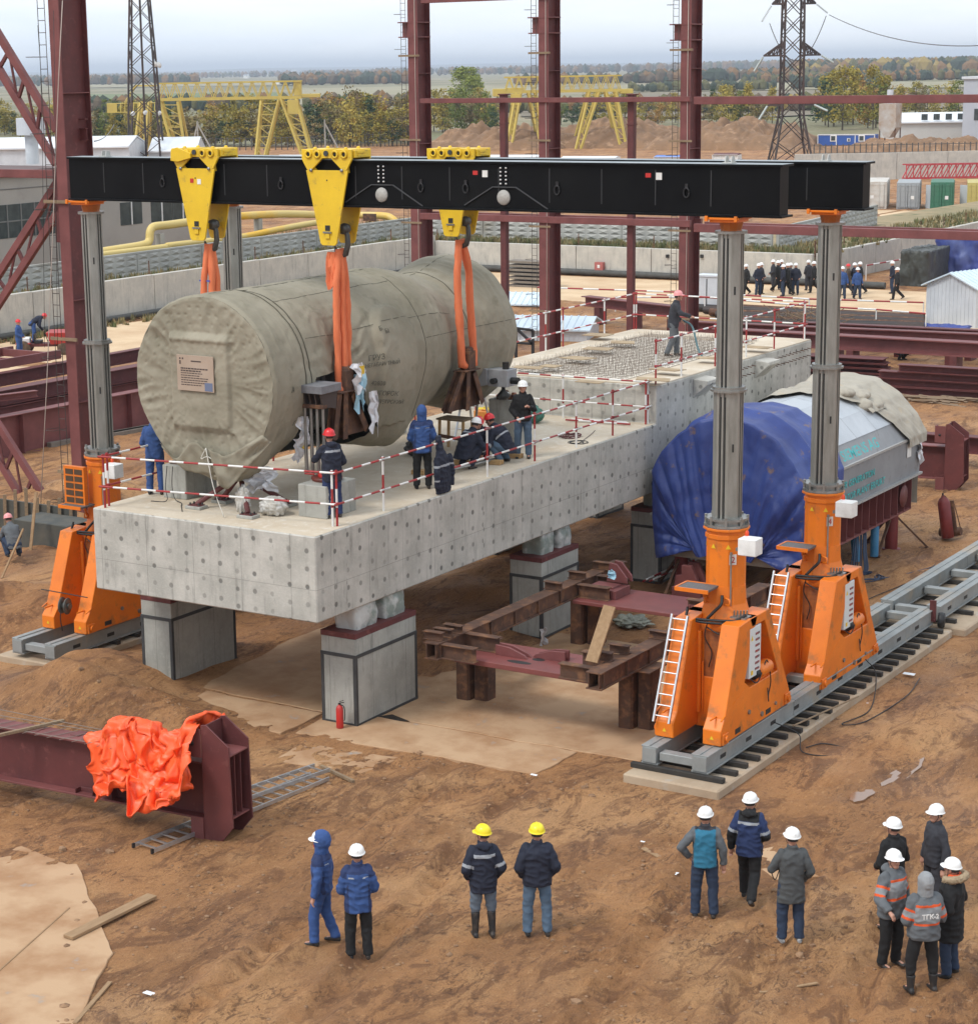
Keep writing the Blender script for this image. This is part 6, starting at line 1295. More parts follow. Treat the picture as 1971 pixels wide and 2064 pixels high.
 ring_loft(b, [(bt, lat, hv, .188+pf+fl, .145+pf), (bt.lerp(mid, .5), lat, hv, .190+pf, .147+pf), (mid, lat, dep, .180+pf, .140+pf), (sp['chest']-up*.05, lat, dep, .195+pf, .145+pf), (sp['chest']+up*.05, lat, dep, .190+pf*.7, .132+pf), (sp['chest']+up*.115, lat, dep, .135, .10), (sp['neck']-up*.01, lat, dep, .085, .082), (sp['neck']+up*.045, lat, dep, .078, .078)], 20)
 for (sh, e, w_) in A: limb(b, [sh-lat*(.02 if sh.x > 0 else -.02), e, w_-(w_-e).normalized()*.0], [.074+pf*.6, .063+pf*.6, .052+pf*.4], 14, flat=True); ball(b, sh-lat*(.02 if sh.x > 0 else -.02), (.072+pf*.5,)*3)
 if hood == 'down':
  hc = sp['neck']-dep.normalized()*(.08 if dep.y > 0 else -.08)+up*.0; hc = sp['neck']+V((0, -.085, .0)); ball(b, hc, (.115, .07, .065))
 if hood == 'fur': ball(b, sp['neck']+V((0, -.08, .02)), (.13, .09, .06))
 tc_, ac_ = CL[top], None
 mats = [tc_]+[CL[c_] for c_ in (panel or [])]
 ch = sp['chest']
 def classify(p):
  da = [seg_d(p, sh, e)+(0,) for sh, e, w_ in A]+[seg_d(p, e, w_)+(1,) for sh, e, w_ in A]
  m_ = min(da, key=lambda q: q[0]); arm = (m_[0] < .115 and abs(p.x) > .155+pf*.6) if pose in ('stand', 'walk', 'step') else m_[0] < .095+pf
  zz = (p-ch).dot(up); tt = (m_[1]+m_[2])/2
  if cls:
   r_ = cls(p, arm, zz, tt)
   if r_ is not None: return r_
  for kind, a0, a1, ix in bands:
   if kind == 'torso' and not arm and a0 < zz < a1: return ix
   if kind == 'arm' and arm and a0 < tt < a1: return ix
  return 0
 jk = remesh(b, 'jacket', mats, t, vox if bands == () and cls is None else min(vox, .011 if near else .02), classify, smooth=2, wr=.010 if not puff else .013, wf=6.5, seed=y)
 if logo:
  lo_ = text(logo, .095, WHITE, basis((-.15, -.215-pf, 1.215), (1, 0, 0), (0, 0, 1)), None, 'lettering', depth=.004, thick=.002); lo_.parent = t; reg(t, lo_)
 if hood == 'up':
  b = MB(); k_ = 1.13 if helmet is not None else 1.0; ball(b, hd+hup*.035-fwd*.03, (.112*k_, .132*k_, .150*k_)); ring_loft(b, [(sp['neck']-up*.03, lat, dep, .105, .10), (sp['neck']+up*.05, lat, dep, .10, .10), (hd-hup*.02-fwd*.02, side, fwd, .105, .112)], 14); ball(b, hd+hup*.14-fwd*.03, (.05, .07, .05))
  ho = remesh(b, 'hood', [CL[collar or top]], t, vox, smooth=2, wr=.006)
  for v in ho.data.vertices:
   q = v.co-(hd+fwd*.10);
   if q.dot(fwd) > -.03: v.co -= fwd*min(.075, q.dot(fwd)+.03)*1.0
 if hood == 'fur':
  b = MB(); pts = [sp['neck']+V((math.sin(a)*.17, -math.cos(a)*.15-.02, .03+.03*math.cos(a))) for a in [R(-125+i*25) for i in range(11)]]; limb(b, pts, [.045]*11, 10); remesh(b, 'fur_trim', [CL['fur']], t, vox, smooth=0, wr=.02, wf=40); b = MB(); limb(b, [sp['neck']+V((math.sin(a)*.10, -math.cos(a)*.09, .055)) for a in [R(-100+i*25) for i in range(9)]], [.035]*9, 8); remesh(b, 'hood_lining', [CL['orange']], t, vox, smooth=1, wr=.004)
 if mask: b = MB(); ball(b, hd+fwd*.055-hup*.06, (.065, .05, .045)); remesh(b, 'face_mask', [CL['red']], t, vox)
 if helmet is not None:
  b = MB(); n = 22; prof_ = [(.128, .0), (.126, .035), (.112, .085), (.085, .118), (.045, .134), (.0, .138)]
  b.lathe([(.132, -.004)]+prof_, (0, 0, 0), n=n)
  b.add([V((math.sin(a)*.128, math.cos(a)*.128, .004)) for a in [R(-62+i*12.4) for i in range(11)]]+[V((math.sin(a)*.150*(1), math.cos(a)*.178, -.008)) for a in [R(-62+i*12.4) for i in range(11)]], [(i, i+1, 12+i, 11+i) for i in range(10)], smooth=True)
  b.lathe([(.140, -.006), (.144, .0), (.128, .006)], (0, 0, 0), n=n)
  b.path([(0, .118*math.cos(a), .02+.125*math.sin(a)) for a in [R(15+i*15) for i in range(11)]], .011, 6)
  for s_ in (-.035, .035): b.path([(s_, .108*math.cos(a), .02+.120*math.sin(a)) for a in [R(25+i*13) for i in range(11)]], .007, 5)
  c_ = hd+hup*.040
  for i in range(len(b.v)): p = V(b.v[i]); q = V((p.x, p.y*1.10-.008, p.z)); b.v[i] = tuple(c_+M_ @ (Matrix.Rotation(R(4), 3, 'X') @ (q*.90)))
  if hood != 'up': b.build('helmet', helmet, t, local=True)
  else:
   for i in range(len(b.v)): b.v[i] = tuple(V(b.v[i])+fwd*.012)
   b.build('helmet', helmet, t, local=True)
  if near and hood != 'up':
   b = MB();
   for s_ in (-1, 1): b.path([c_+M_ @ V((.10*s_, .02, .0)), hd+M_ @ V((.078*s_, .03, -.05)), hd+M_ @ V((.02*s_, .055, -.125))], .004, 4)
   b.build('chin_strap', BLACK, t, local=True)
 return t
def gp(px, py): q = at(px, py, Z=.05); return q.x, q.y, gz(q.x, q.y)+.0
TB = (('torso', -.02, .035, 1), ('arm', .30, .40, 1))
def at_px(px, py): x, y, z = gp(px, py); return dict(x=x, y=y, z=z)
FG = 'men standing on the mud in the foreground'
def yoke(p, arm, zz, tt): return 1 if (zz > .06 and not arm) else None
def panels(p, arm, zz, tt):
 if not arm and zz > .055: return 1
 if arm and tt < .16: return 1
 if not arm and abs(p.x) > .145 and zz < -.12: return 1
 if not arm and .0 < zz < .012 and .06 < abs(p.x) < .15 and p.y < 0: return 2
person('man in blue overalls, hood up over a white helmet, face covered in red', **at_px(652, 1895), heading=-105, top='blue', legs='blue', hood='up', collar='blue', arms='side', cls=panels, panel=['dblue', 'refl'], pose='step', mask=True, hem=.86, group=FG)
person('man in a blue jacket and black trousers with a white helmet, seen from behind', **at_px(724, 1922), heading=-40, top='blue', legs='black', arms='low', cls=panels, panel=['dblue', 'refl'], hem=.78, group=FG, puff=.012)
person('man in a yellow helmet and navy jacket with a reflective band and tall black boots', **at_px(975, 1885), heading=-42, top='navy', legs='gtr', helmet=HY, arms='pockets', hood='down', bands=(('torso', -.0, .05, 1), ('arm', .36, .44, 1)), panel=['refl'], boots=.78, look=-45, hem=.76, group=FG, puff=.015)
person('man in a yellow helmet, plain black puffer jacket and blue jeans', **at_px(1083, 1882), heading=-36, top='navy', legs='jeans', helmet=HY, arms='pockets', hem=.84, group=FG, puff=.026, stance=.14)
person('man in a teal waistcoat over grey sleeves, white helmet and dark jeans', **at_px(1419, 1845), heading=-28, top='teal', legs='djeans', arms='akimbo', arm2='side', cls=lambda p, arm, zz, tt: 1 if (arm or abs(p.x) > .175) else (2 if zz > .13 else None), panel=['grey', 'char'], hem=.86, group=FG, look=15, stance=.13, pose='stand')
person('man in a navy jacket with a grey band walking with one heel raised', **at_px(1508, 1822), heading=-14, top='dblue', legs='black', arms='side', arm2='low', hood='down', pose='walk', bands=(('torso', .0, .04, 1), ('arm', .36, .44, 1)), cls=lambda p, arm, zz, tt: 2 if ((not arm and zz > .045) or (arm and tt > .45)) else None, panel=['refl', 'black'], hem=.80, group=FG, look=10, puff=.015)
pc = person('man in a long dark grey coat and white helmet holding a camera', **at_px(1592, 1902), heading=-38, top='coat', legs='djeans', arms=((.30, .02, 1.17), (.13, .26, 1.13)), arm2='pockets', hem=.66, group=FG, look=-8, shoe=mat('sneaker', (.05, .05, .05), .6, col2=(.5, .5, .5), scale=14))
q = pc.location; a_ = R(-38+90-180); hx, hy = q.x+math.cos(R(38))*-.12-math.sin(R(38))*.34, q.y+math.sin(R(38))*-.12+math.cos(R(38))*.34
cm = thing('photo_camera', 'black camera held at the waist by the man in the long grey coat', 'camera', (hx, hy, q.z+1.12), R(38)); b = MB(); b.box(-.07, -.03, -.05, .07, .03, .05); b.box(-.03, -.025, .05, .03, .025, .075); b.build('camera_body', BLACK, cm, bevel=.008, local=True); b = MB(); b.lathe([(.035, 0), (.04, .01), (.04, .09), (.034, .1), (0, .095)], (0, .03, 0), axis=(0, 1, 0), n=16); b.build('lens', BLACK, cm, local=True); b = MB(); b.path(smoothpts([(-.07, 0, .04), (-.10, 0, -.10), (-.04, 0, -.26), (.02, 0, -.12), (.07, 0, .04)], 5), .008, 4); b.build('strap', BLACK, cm, local=True)
def ob(p, arm, zz, tt):
 if not arm: return 1 if (.02 < zz < .055 or -.26 < zz < -.225) else (2 if -.225 < zz < .02 else None)
 return 1 if (.20 < tt < .26 or .40 < tt < .46) else (2 if .26 <= tt <= .40 else None)
GR = 'men talking at the right edge'
person('man facing the camera in a grey jacket with orange bands, one hand held out', **at_px(1793, 1945), heading=112, top='grey', legs='black', arms='side', arm2=((.32, .05, 1.14), (.34, .26, 1.02)), cls=ob, panel=['orange', 'lgrey'], hem=.80, group=GR, look=10, puff=.02, hood='down')
person('man in a grey hood and orange-banded jacket with lettering on the back', **at_px(1857, 1992), heading=-44, top='grey', legs='black', helmet=None, arms='low', hood='up', collar='lgrey', cls=ob, panel=['orange', 'lgrey'], hem=.84, group=GR, puff=.035, stance=.16, boots=.45, logo='ТГК-2')
person('man in a long black parka with a fur-edged hood and orange lining', **at_px(1912, 1962), heading=-90, top='black', legs='djeans', arms='pockets', hood='fur', hem=.58, group=GR, puff=.02, look=0)
person('man in a plain black jacket and white helmet behind the orange-banded jacket', **at_px(1795, 1859), heading=-62, top='black', legs='black', arms='low', hem=.84, group=GR, look=-14)
person('tall man in charcoal work clothes and white helmet, rearmost of the talking group', **at_px(1880, 1842), heading=-140, top='char', legs='char', arms='side', hem=.84, group=GR, look=-10, h=1.01)
# -- people on the table
DK = 'workers on the lower deck'; E0 = ZT+.004
person('worker in a red helmet and banded navy jacket leaning toward the jack rods', -.72, 1.62, E0, -62, top='navy', legs='dblue', helmet=HR, arms='reach', arm2='low', bands=(('torso', .0, .045, 1), ('arm', .62, .72, 1)), panel=['refl'], hem=.76, group=DK, lean=.06, hood='down', vox=.014, puff=.01)
person('worker in blue overalls standing half hidden behind the drum', -5.42, 1.72, E0, -30, top='blue', legs='blue', helmet=HW, arms='low', group=DK, vox=.016)
person('worker in a blue hooded jacket and black trousers beside the rail', -.72, 4.95, E0, -38, top='blue', legs='black', helmet=None, hood='up', arms='low', cls=panels, panel=['dblue', 'refl'], hem=.80, group=DK, vox=.014, puff=.01)
person('crouching worker in a navy jacket and white cap, leftmost of the crew', -1.10, 7.35, E0, 10, top='navy', legs='navy', helmet=HW, arms='low', pose='crouch', bands=(('torso', .02, .06, 1), ('arm', .6, .7, 1)), panel=['refl'], group=DK, vox=.016, puff=.02)
person('crouching worker facing the camera with his red helmet bowed', -1.25, 8.15, E0, 150, top='navy', legs='navy', helmet=HR, arms='low', pose='crouch', bands=(('arm', .6, .7, 1),), panel=['refl'], group=DK, vox=.016, puff=.02)
person('crouching worker in blue jeans and a red helmet, rightmost of the crew', -.72, 8.35, E0, -98, top='navy', legs='jeans', helmet=HR, arms='low', pose='crouch', bands=(('torso', -.12, -.08, 1),), panel=['refl'], group=DK, vox=.016, puff=.02)
person('man in a white helmet, black sweater and jeans looking down at his hands', -.62, 9.05, E0, 152, top='black', legs='jeans', arms=((.26, .06, 1.14), (.15, .22, 1.22)), arm2='low', hem=.88, group=DK, look=5, vox=.014, lean=.03)
wk = person('worker in dark clothes and a pink helmet handling a hose on the upper deck', -1.95, 19.5, ZU+.02, 65, top='char', legs='grey', helmet=HP, arms='low', arm2='reach', lean=.10, pose='step', vox=.018)
b = MB(); b.path(smoothpts([(-1.75, 19.7, ZU+1.0), (-1.45, 19.65, ZU+.85), (-1.2, 19.5, ZU+.3), (-1.0, 19.4, ZU+.05)], 6), .028, 6); o = b.build('vibrator_hose', mat('hose teal', (.08, .16, .18), .5)); tag(o, 'thick dark hose held by the worker on the upper deck', 'hose')
b = MB()
ring_loft(b, [((-.05, 4.72, 4.22), V((0, 1, 0)), V((1, 0, 0)), .26, .07), ((-.05, 4.72, 4.6), V((0, 1, 0)), V((1, 0, 0)), .25, .08), ((-.08, 4.72, 4.95), V((0, 1, 0)), V((1, 0, 0)), .22, .08), ((-.12, 4.72, 5.12), V((0, 1, 0)), V((1, 0, 0)), .10, .06), ((-.16, 4.70, 5.42), V((0, 1, 0)), V((1, 0, 0)), .06, .05)], 16)
limb(b, [(-.05, 4.50, 5.0), (-.02, 4.42, 4.65), (-.02, 4.45, 4.35)], [.07, .06, .055], flat=True); limb(b, [(-.05, 4.94, 5.0), (-.02, 5.02, 4.65), (-.03, 5.0, 4.35)], [.07, .06, .055], flat=True)
jt = thing('hanging_jacket', 'dark navy work jacket with a grey band hanging on the deck rail', 'jacket', (-.05, 4.72, E0))
for i in range(len(b.v)): b.v[i] = tuple(V(b.v[i])-V(jt.location))
remesh(b, 'jacket', [CL['navy'], CL['refl']], jt, .012, lambda p: 1 if (.60 < p.z < .64 or (.30 < p.z < .34 and p.y < -.2)) else 0, wr=.014, wf=7)
# -- people further away: a few kinds, copied
FP = 'visitors walking on the sand road'
kinds = [person('kind', 0, 0, -50, 0, top='black', legs='black', arms='side', pose='walk', vox=.024, group=FP), person('kind', 0, 0, -50, 0, top='navy', legs='djeans', arms='pockets', vox=.024, group=FP), person('kind', 0, 0, -50, 0, top='blue', legs='djeans', arms='side', pose='step', vox=.024, group=FP), person('kind', 0, 0, -50, 0, top='brown', legs='char', arms='low', pose='walk', vox=.024, helmet=HR, group=FP), person('kind', 0, 0, -50, 0, top='char', legs='char', arms='low', vox=.024, group=FP)]
FL = [(622, 520, 0, 'visitor striding out from behind the mast of tower 2'), (702, 515, 4, 'visitor with a dark bag, rear of the pair left of the dense group'), (688, 525, 1, 'visitor in front of the pair left of the dense group'), (768, 495, 4, 'leftmost man of the dense group of visitors, dark coat'), (793, 505, 0, 'second man from the left in the dense group'), (812, 492, 1, 'man in the middle rear of the dense group of visitors'), (822, 527, 1, 'man in jeans at the front of the dense group'), (846, 524, 0, 'man stepping out at the front right of the dense group'), (860, 515, 4, 'dark-clad man behind the front right of the dense group'), (889, 520, 1, 'rightmost man of the dense group, hands in pockets'), (958, 495, 4, 'tall visitor standing alone right of the dense group'), (988, 508, 0, 'visitor half hidden behind the mast of tower 4'), (1141, 545, 2, 'visitor in a long blue jacket just right of tower 4'), (1172, 522, 3, 'visitor in brown with a red helmet'), (1205, 520, 1, 'visitor behind the two blue jackets, dark coat'), (1222, 542, 2, 'visitor in a blue jacket, right of the red-helmeted one'), (1236, 512, 0, 'rearmost visitor of the blue jacket group'), (1410, 512, 1, 'visitor in front of the black covered crate, rear of the pair'), (1437, 545, 0, 'visitor striding left in front of the black covered crate')]
usedk = set()
for i, (a, c_, k, lb) in enumerate(FL):
 q = at(1271+a/2.68, 400+c_/2.68, Z=.03); hd_ = [-150, 100, 120, -120, 90, 140, -110, -100, 60, 160, -60, -120, 150, -100, 40, 130, -90, -120, -110][i]
 if k in usedk: o = dup(kinds[k])
 else: o = kinds[k]; usedk.add(k)
 o.location = (q.x, q.y, .03); o.rotation_euler = (0, 0, -R(hd_)); o['label'] = lb; o.scale = (1, 1, .97+.05*((i*7) % 5)/4)
person('worker in blue overalls and red helmet standing by the red dumper', *gp(40, 719)[:2], .02, 70, top='blue', legs='blue', helmet=HR, arms='low', vox=.022)
q = at(70, 708, Z=.1); person('worker in navy and red helmet bending over the engine of the red dumper', q.x, q.y, .50, 40, top='navy', legs='blue', helmet=HR, arms='low', pose='bend', vox=.022)
q = at(40, 1150, Z=.0); person('crouching worker with a pink helmet in the muddy pit at far left', -15.3, 7.4, .5, -60, top='grey', legs='djeans', helmet=HP, arms='low', pose='crouch', vox=.018)
q = at(1816, 725, Z=0); person('dark figure crouching under the long maroon beams', q.x, q.y, 0, 100, top='black', legs='black', helmet=None, hood='up', arms='low', pose='crouch', vox=.022, puff=.03)
# == the steel hall columns
def dp(px, py, D): return CAM+D*(_f+(px-CXP)/FPX*_r-(py-CYP)/FPX*_u)
def gd_(px, py, z=0): return at(px, py, Z=z)
def ztop(px, py, g_): # height above the ground of image row py at ground point g_
 return at(px, py, Y=g_.y).z
YC = 52.0
def hcol(name, label, px0, pxm, py, Y, dep, zt, plates=(), grp=None, bracket=None, cat='steel column', both=True):
 a, m_ = at(px0, py, Y=Y), at(pxm, py, Y=Y); bf = m_.x-a.x; cx = (a.x+m_.x)/2
 t = thing(name, label, cat, (cx, Y+dep/2, 0), 0, grp)
 b = MB(); b.box(cx-bf/2, Y, -.3, cx+bf/2, Y+.035, zt); b.build('front_flange', MAROON2, t, bevel=.006); b = MB(); b.box(cx-bf/2, Y+dep-.035, -.3, cx+bf/2, Y+dep, zt); b.build('rear_flange', MAROON, t)
 b = MB(); b.box(cx-.02, Y+.035, -.3, cx+.02, Y+dep-.035, zt); b.build('web', MAROON, t)
 for z in plates: b = MB(); b.box(cx+.02, Y+.036, z, cx+bf/2, Y+dep-.036, z+.025); b.build('stiffener', MAROON2, t); b = MB(); b.box(cx-bf/2, Y+.036, z, cx-.02, Y+dep-.036, z+.025); b.build('stiffener', MAROON2, t)
 if bracket:
  z0, z1 = bracket; b = MB(); b.box(cx-bf/2-.42, Y+.2, z0, cx-bf/2, Y+.24, z1); b.box(cx-bf/2-.42, Y+.7, z0, cx-bf/2, Y+.74, z1); b.box(cx-bf/2-.40, Y+.24, z0, cx-bf/2-.37, Y+.7, z1); b.box(cx-bf/2-.55, Y-.02, z1, cx+bf/2+.02, Y+dep, z1+.05); b.box(cx-bf/2-.52, Y-.02, z0-.05, cx+bf/2+.02, Y+dep, z0); b.build('crane_bracket', MAROON2, t)
 return t, cx, bf
def col_ladder(cx, bf, Y, z0, z1, label, grp, step=1.6):
 t = thing('caged_ladder', label, 'ladder', (cx-bf/2-.3, Y-.05, z0), 0, grp); m = mat('ladder iron', (.06, .045, .04), .7)
 for dx in (-.34, -.08): b = MB(); b.tube((cx-bf/2+dx, Y-.06, z0), (cx-bf/2+dx, Y-.06, z1), .014, n=4); b.build('stile', m, t)
 b = MB(); k = z0
 while k < z1: b.tube((cx-bf/2-.34, Y-.06, k), (cx-bf/2-.08, Y-.06, k), .010, n=4); k += .33
 o = b.build('rungs', m, t); o['kind'] = 'stuff'
 b = MB(); k = z0+.6
 while k < z1: b.path([(cx-bf/2-.08, Y-.06, k), (cx-bf/2-.1, Y-.55, k), (cx-bf/2-.35, Y-.62, k), (cx-bf/2-.5, Y-.4, k), (cx-bf/2-.34, Y-.06, k)], .009, 4); k += step
 o = b.build('hoops', m, t); o['kind'] = 'stuff'
 for k in range(int((z1-z0)/3.9)):
  b = MB(); z = z0+1.4+k*3.9; b.bar((cx-bf/2-.5, Y-.05, z), (cx+bf/2+.12, Y-.05, z), .05, .09); b.build('clamp_batten', TIMB, t)
 return t
colx = []
GCOL = 'tall maroon columns of the unfinished hall'
for i, (p0, pm, lb) in enumerate([(825.4, 844.5, 'left of three tall maroon H columns standing behind the black beams'), (1085.8, 1105.5, 'middle of three tall maroon H columns standing behind the black beams'), (1370, 1390, 'right of three tall maroon H columns, behind the front tower mast')]):
 z0, z1 = at(p0, (75, 67, 81)[i], Y=YC).z, at(p0, (43, 33, 47)[i], Y=YC).z
 t, cx, bf = hcol('hall_column', lb, p0, pm, 300, YC, 1.12, 21, [at(p0, y, Y=YC).z for y in ((148, 290), (143, 300), (138, 300))[i]], GCOL, (z0+.05, z1-.05)); colx.append(cx)
 col_ladder(cx, bf, YC, .5, 20.5, ['thin caged ladder up the left maroon column', 'thin caged ladder up the middle maroon column', 'thin caged ladder up the right maroon column'][i], 'caged ladders on the maroon columns')
 b = MB(); x = cx+bf/2-.1; b.path([(x, YC-.04, 0.2), (x+.03, YC-.05, 6), (x-.02, YC-.05, 12), (x, YC-.04, 20)], .018, 5); o = b.build('rope', mat('rope pale', (.45, .38, .33), .9)); tag(o, 'pale rope hanging down the front of the %s maroon column' % ['left', 'middle', 'right'][i], 'rope')
cl = []
for i, (p0, p1, lb) in enumerate([(1007, 1030, 'short maroon post between the left and middle hall columns'), (1264, 1287, 'short maroon post between the middle and right hall columns')]):
 a, c_ = at(p0, 300, Y=YC+.2), at(p1, 300, Y=YC+.2); zt = at(p0, 191, Y=YC+.2).z; t = thing('steel_post', lb, 'steel post', ((a.x+c_.x)/2, YC+.4, 0), 0, 'shorter posts of the hall frame'); w_ = .30
 b = MB(); b.box(a.x, YC+.2, -.3, a.x+w_, YC+.5, zt); b.build('shaft', MAROON, t, bevel=.01); b = MB(); b.box(a.x-.05, YC+.15, zt, a.x+w_+.08, YC+.55, zt+.06); b.build('cap', MAROON, t); b = MB(); b.box(a.x-.03, YC+.17, zt-1.3, a.x+w_+.03, YC+.53, zt-1.26); b.build('stiffener', MAROON, t)
def girt(name, label, p, q, h_, w_, ladderlike=False, par=None, Y=YC-.02):
 a, c_ = at(p[0], p[1], Y=Y), at(q[0], q[1], Y=Y); c_.z = (c_.z+a.z)/2; a.z = c_.z
 t = thing(name, label, 'steel beam', (a.x, Y, a.z), 0, 'horizontal maroon beams of the hall frame')
 b = MB(); b.bar(a, c_, w_, h_); b.build('front_beam', MAROON2, t, bevel=.01)
 if ladderlike:
  b = MB(); b.bar(a+V((0, 1.1, 0)), c_+V((0, 1.1, 0)), w_, h_); b.build('rear_beam', MAROON2, t)
  n = int((c_-a).length/1.6)
  for k in range(n): q_ = a.lerp(c_, (k+.5)/n); b = MB(); b.bar(q_, q_+V((.5, 1.1, 0)), .08, .08); b.build('lacing', MAROON2, t)
 return t
girt('hall_beam', 'upper maroon beam joining the left and middle columns', (848, 203), (1106, 200.5), .22, .2)
girt('hall_beam', 'upper maroon beam joining the middle and right columns', (1106, 200.5), (1392, 199.5), .22, .2)
girt('hall_beam', 'upper maroon beam running from the right column out of the picture', (1400, 200.5), (2040, 199), .33, .22, Y=YC-.1)
girt('hall_beam', 'lower laced maroon beam joining the left and middle columns', (848, 434), (1106, 443), .30, .2, True)
girt('hall_beam', 'lower laced maroon beam joining the middle and right columns', (1106, 443), (1392, 450), .30, .2, True)
girt('hall_beam', 'lower maroon beam running from the right column out of the picture', (1400, 455), (2040, 481), .36, .25, True, Y=YC-.1)
girt('hall_beam', 'topmost maroon beam cut by the upper picture edge', (850, 2), (1120, -12), .25, .2)
YL_ = 12.4
t, cxl, bfl = hcol('hall_column', 'biggest maroon H column at the left, standing just behind the left tower', 127, 147, 600, YL_, 1.15, 16.4, [at(146, y, Y=YL_).z for y in (188, 607, 812, 1015)], GCOL)
b = MB(); b.box(cxl-bfl/2-1.2, YL_-.05, 16.4, cxl+1.3, YL_+1.2, 16.46); b.build('cap_plate', MAROON2, t)
b = MB(); z = at(180, 256, Y=YL_).z; b.ibeam((cxl+.02, YL_+.85, z-.22), (cxl+.26, YL_+.85, z-.22), .34, .12, .02, .02); b.ibeam((cxl+.02, YL_+.85, z+.2), (cxl+.26, YL_+.85, z+.2), .04, .12); b.build('stub', MAROON, t)
col_ladder(cxl, bfl, YL_, .3, 15.8, 'caged ladder with timber battens up the biggest left column', 'caged ladders on the maroon columns', 2.1)
for i, pts in enumerate([[(126, 0), (118, 160), (108, 420), (95, 760), (80, 1060)], [(76, 50), (82, 140), (86, 330), (90, 700)], [(108, 20), (112, 300), (116, 700)]]):
 b = MB(); b.path([at(x, y, Y=YL_-.5-.2*i) for x, y in pts], .013 if i == 0 else .007, 5); o = b.build('rope', MATS['rope pale'] if i == 0 else BLACK); tag(o, ['pale rope hanging in front of the biggest left column', 'thin dark line hanging left of the biggest column', 'thin dark line along the ladder of the biggest column'][i], 'rope')
def lattice(label, c1, c2, Y, n, h_=.22, nm='lattice_brace'):
 a0, a1 = at(*c1[0], Y=Y), at(*c1[1], Y=Y); b0, b1 = at(*c2[0], Y=Y), at(*c2[1], Y=Y)
 t = thing(nm, label, 'brace', a0, 0, 'laced maroon braces beside the biggest column')
 for p, q in ((a0, a1), (b0, b1)): b = MB(); b.bar(p, q, .16, h_); b.build('chord', MAROON2, t, bevel=.01)
 for k in range(n):
  p, q = a0.lerp(a1, k/n), b0.lerp(b1, k/n); r_ = b0.lerp(b1, min(1, (k+1)/n)); b = MB(); b.bar(p, q, .08, .10); b.build('lacing', MAROON, t); b = MB(); b.bar(p, r_, .05, .06); b.build('lacing', MAROON, t)
 return t
lattice('laced maroon brace rising from the column to the upper left edge', ((-14, 50), (115, 262)), ((-40, 75), (113, 330)), YL_+.9, 4)
lattice('laced maroon brace dropping from the column to the left edge at mid height', ((115, 368), (-45, 620)), ((122, 420), (-20, 640)), YL_+.9, 4)
lattice('laced maroon brace running down to the foot of the biggest column', ((-45, 790), (140, 1080)), ((-60, 830), (118, 1130)), YL_+.9, 5)
girt('hall_beam', 'maroon beam meeting the biggest column from the left', (-40, 349), (112, 349), .24, .2, Y=YL_+.5)
b = MB(); b.box(cxl-bfl/2-.25, YL_+.1, at(110, 460, Y=YL_).z-.4, cxl-bfl/2, YL_+1.0, at(110, 345, Y=YL_).z); b.build('gusset', MAROON, t)
# == steel stock on the ground
def ib(name, label, p, q, h_, w_, grp=None, m=MAROON2, plates=0, tf=.03, z0=0):
 p, q = V((p[0], p[1], 0)), V((q[0], q[1], 0)); t = thing(name, label, "steel beam", ((p.x+q.x)/2, (p.y+q.y)/2, z0), 0, grp); d, a, b_ = frame(q-p)
 zc = z0+h_/2; p.z = q.z = zc
 b = MB(); b.bar(p+b_*(h_-tf)/2, q+b_*(h_-tf)/2, w_, tf); b.build('top_flange', m, t); b = MB(); b.bar(p-b_*(h_-tf)/2, q-b_*(h_-tf)/2, w_, tf); b.build('bottom_flange', m, t); b = MB(); b.bar(p, q, .03, h_-2*tf); b.build('web', m, t)
 for k in range(plates): c_ = p.lerp(q, (k+.5)/plates); b = MB(); b.bar(c_-d*.012, c_+d*.012, w_*.96, h_-2*tf-.01); b.build('stiffener', m, t)
 return t
SG = 'maroon beams stacked left of the drum'
ib('stock_beam', 'deepest stiffened maroon beam of the stack left of the drum', (-28.2, 14), (-27.2, 33), 1.45, .5, SG, MAROON2, 7)
for i, (x0, y0, x1, y1, z, h_, w_) in enumerate([(-30.0, 14, -29.2, 36, .1, .6, .5), (-30.1, 15, -29.3, 38, .75, .6, .45), (-30.3, 13, -29.4, 33, 1.4, .55, .5), (-31.6, 15, -30.9, 40, .3, .7, .45), (-31.9, 20, -31.0, 40, 1.1, .5, .4), (-33.4, 12, -32.4, 42, .3, .9, .5), (-34.2, 16, -33.7, 40, 1.25, .5, .4)]):
 ib('stock_beam', ['lowest', 'second', 'third', 'fourth, lower', 'fifth, upper', 'sixth, deep', 'rearmost'][i]+' maroon beam behind the deep stiffened beam at left', (x0, y0, 0), (x1, y1, 0), h_, w_, SG, MAROON2 if i % 2 else MAROON, 0, .03, z)
t = thing('steel_grid', 'flat maroon steel grid frame lying on top of the left stack', 'steel frame', (-36.5, 22, 1.9))
for s_ in (-1, 1): b = MB(); b.bar((-36.4+s_*1.3, 12, 2.0), (-35.6+s_*1.3, 30, 2.0), .12, .35); b.build('side_beam', MAROON2, t)
for k in range(9): b = MB(); y = 13+k*2.05; b.bar((-37.7+k*.09, y, 2.0), (-35.1+k*.09, y, 2.0), .10, .3); b.build('cross_bar', MAROON2, t)
ib('stock_beam', 'diagonal maroon channel resting across the left stack', (-30.6, 12.5, 0), (-27.6, 21.5, 0), .22, .25, SG, MAROON2, 0, .03, 1.95)
t = thing('steel_bracket', 'boxy maroon steel bracket with square pockets standing on the deep beam at the left edge', 'bracket', (-28.3, 15.5, 1.45))
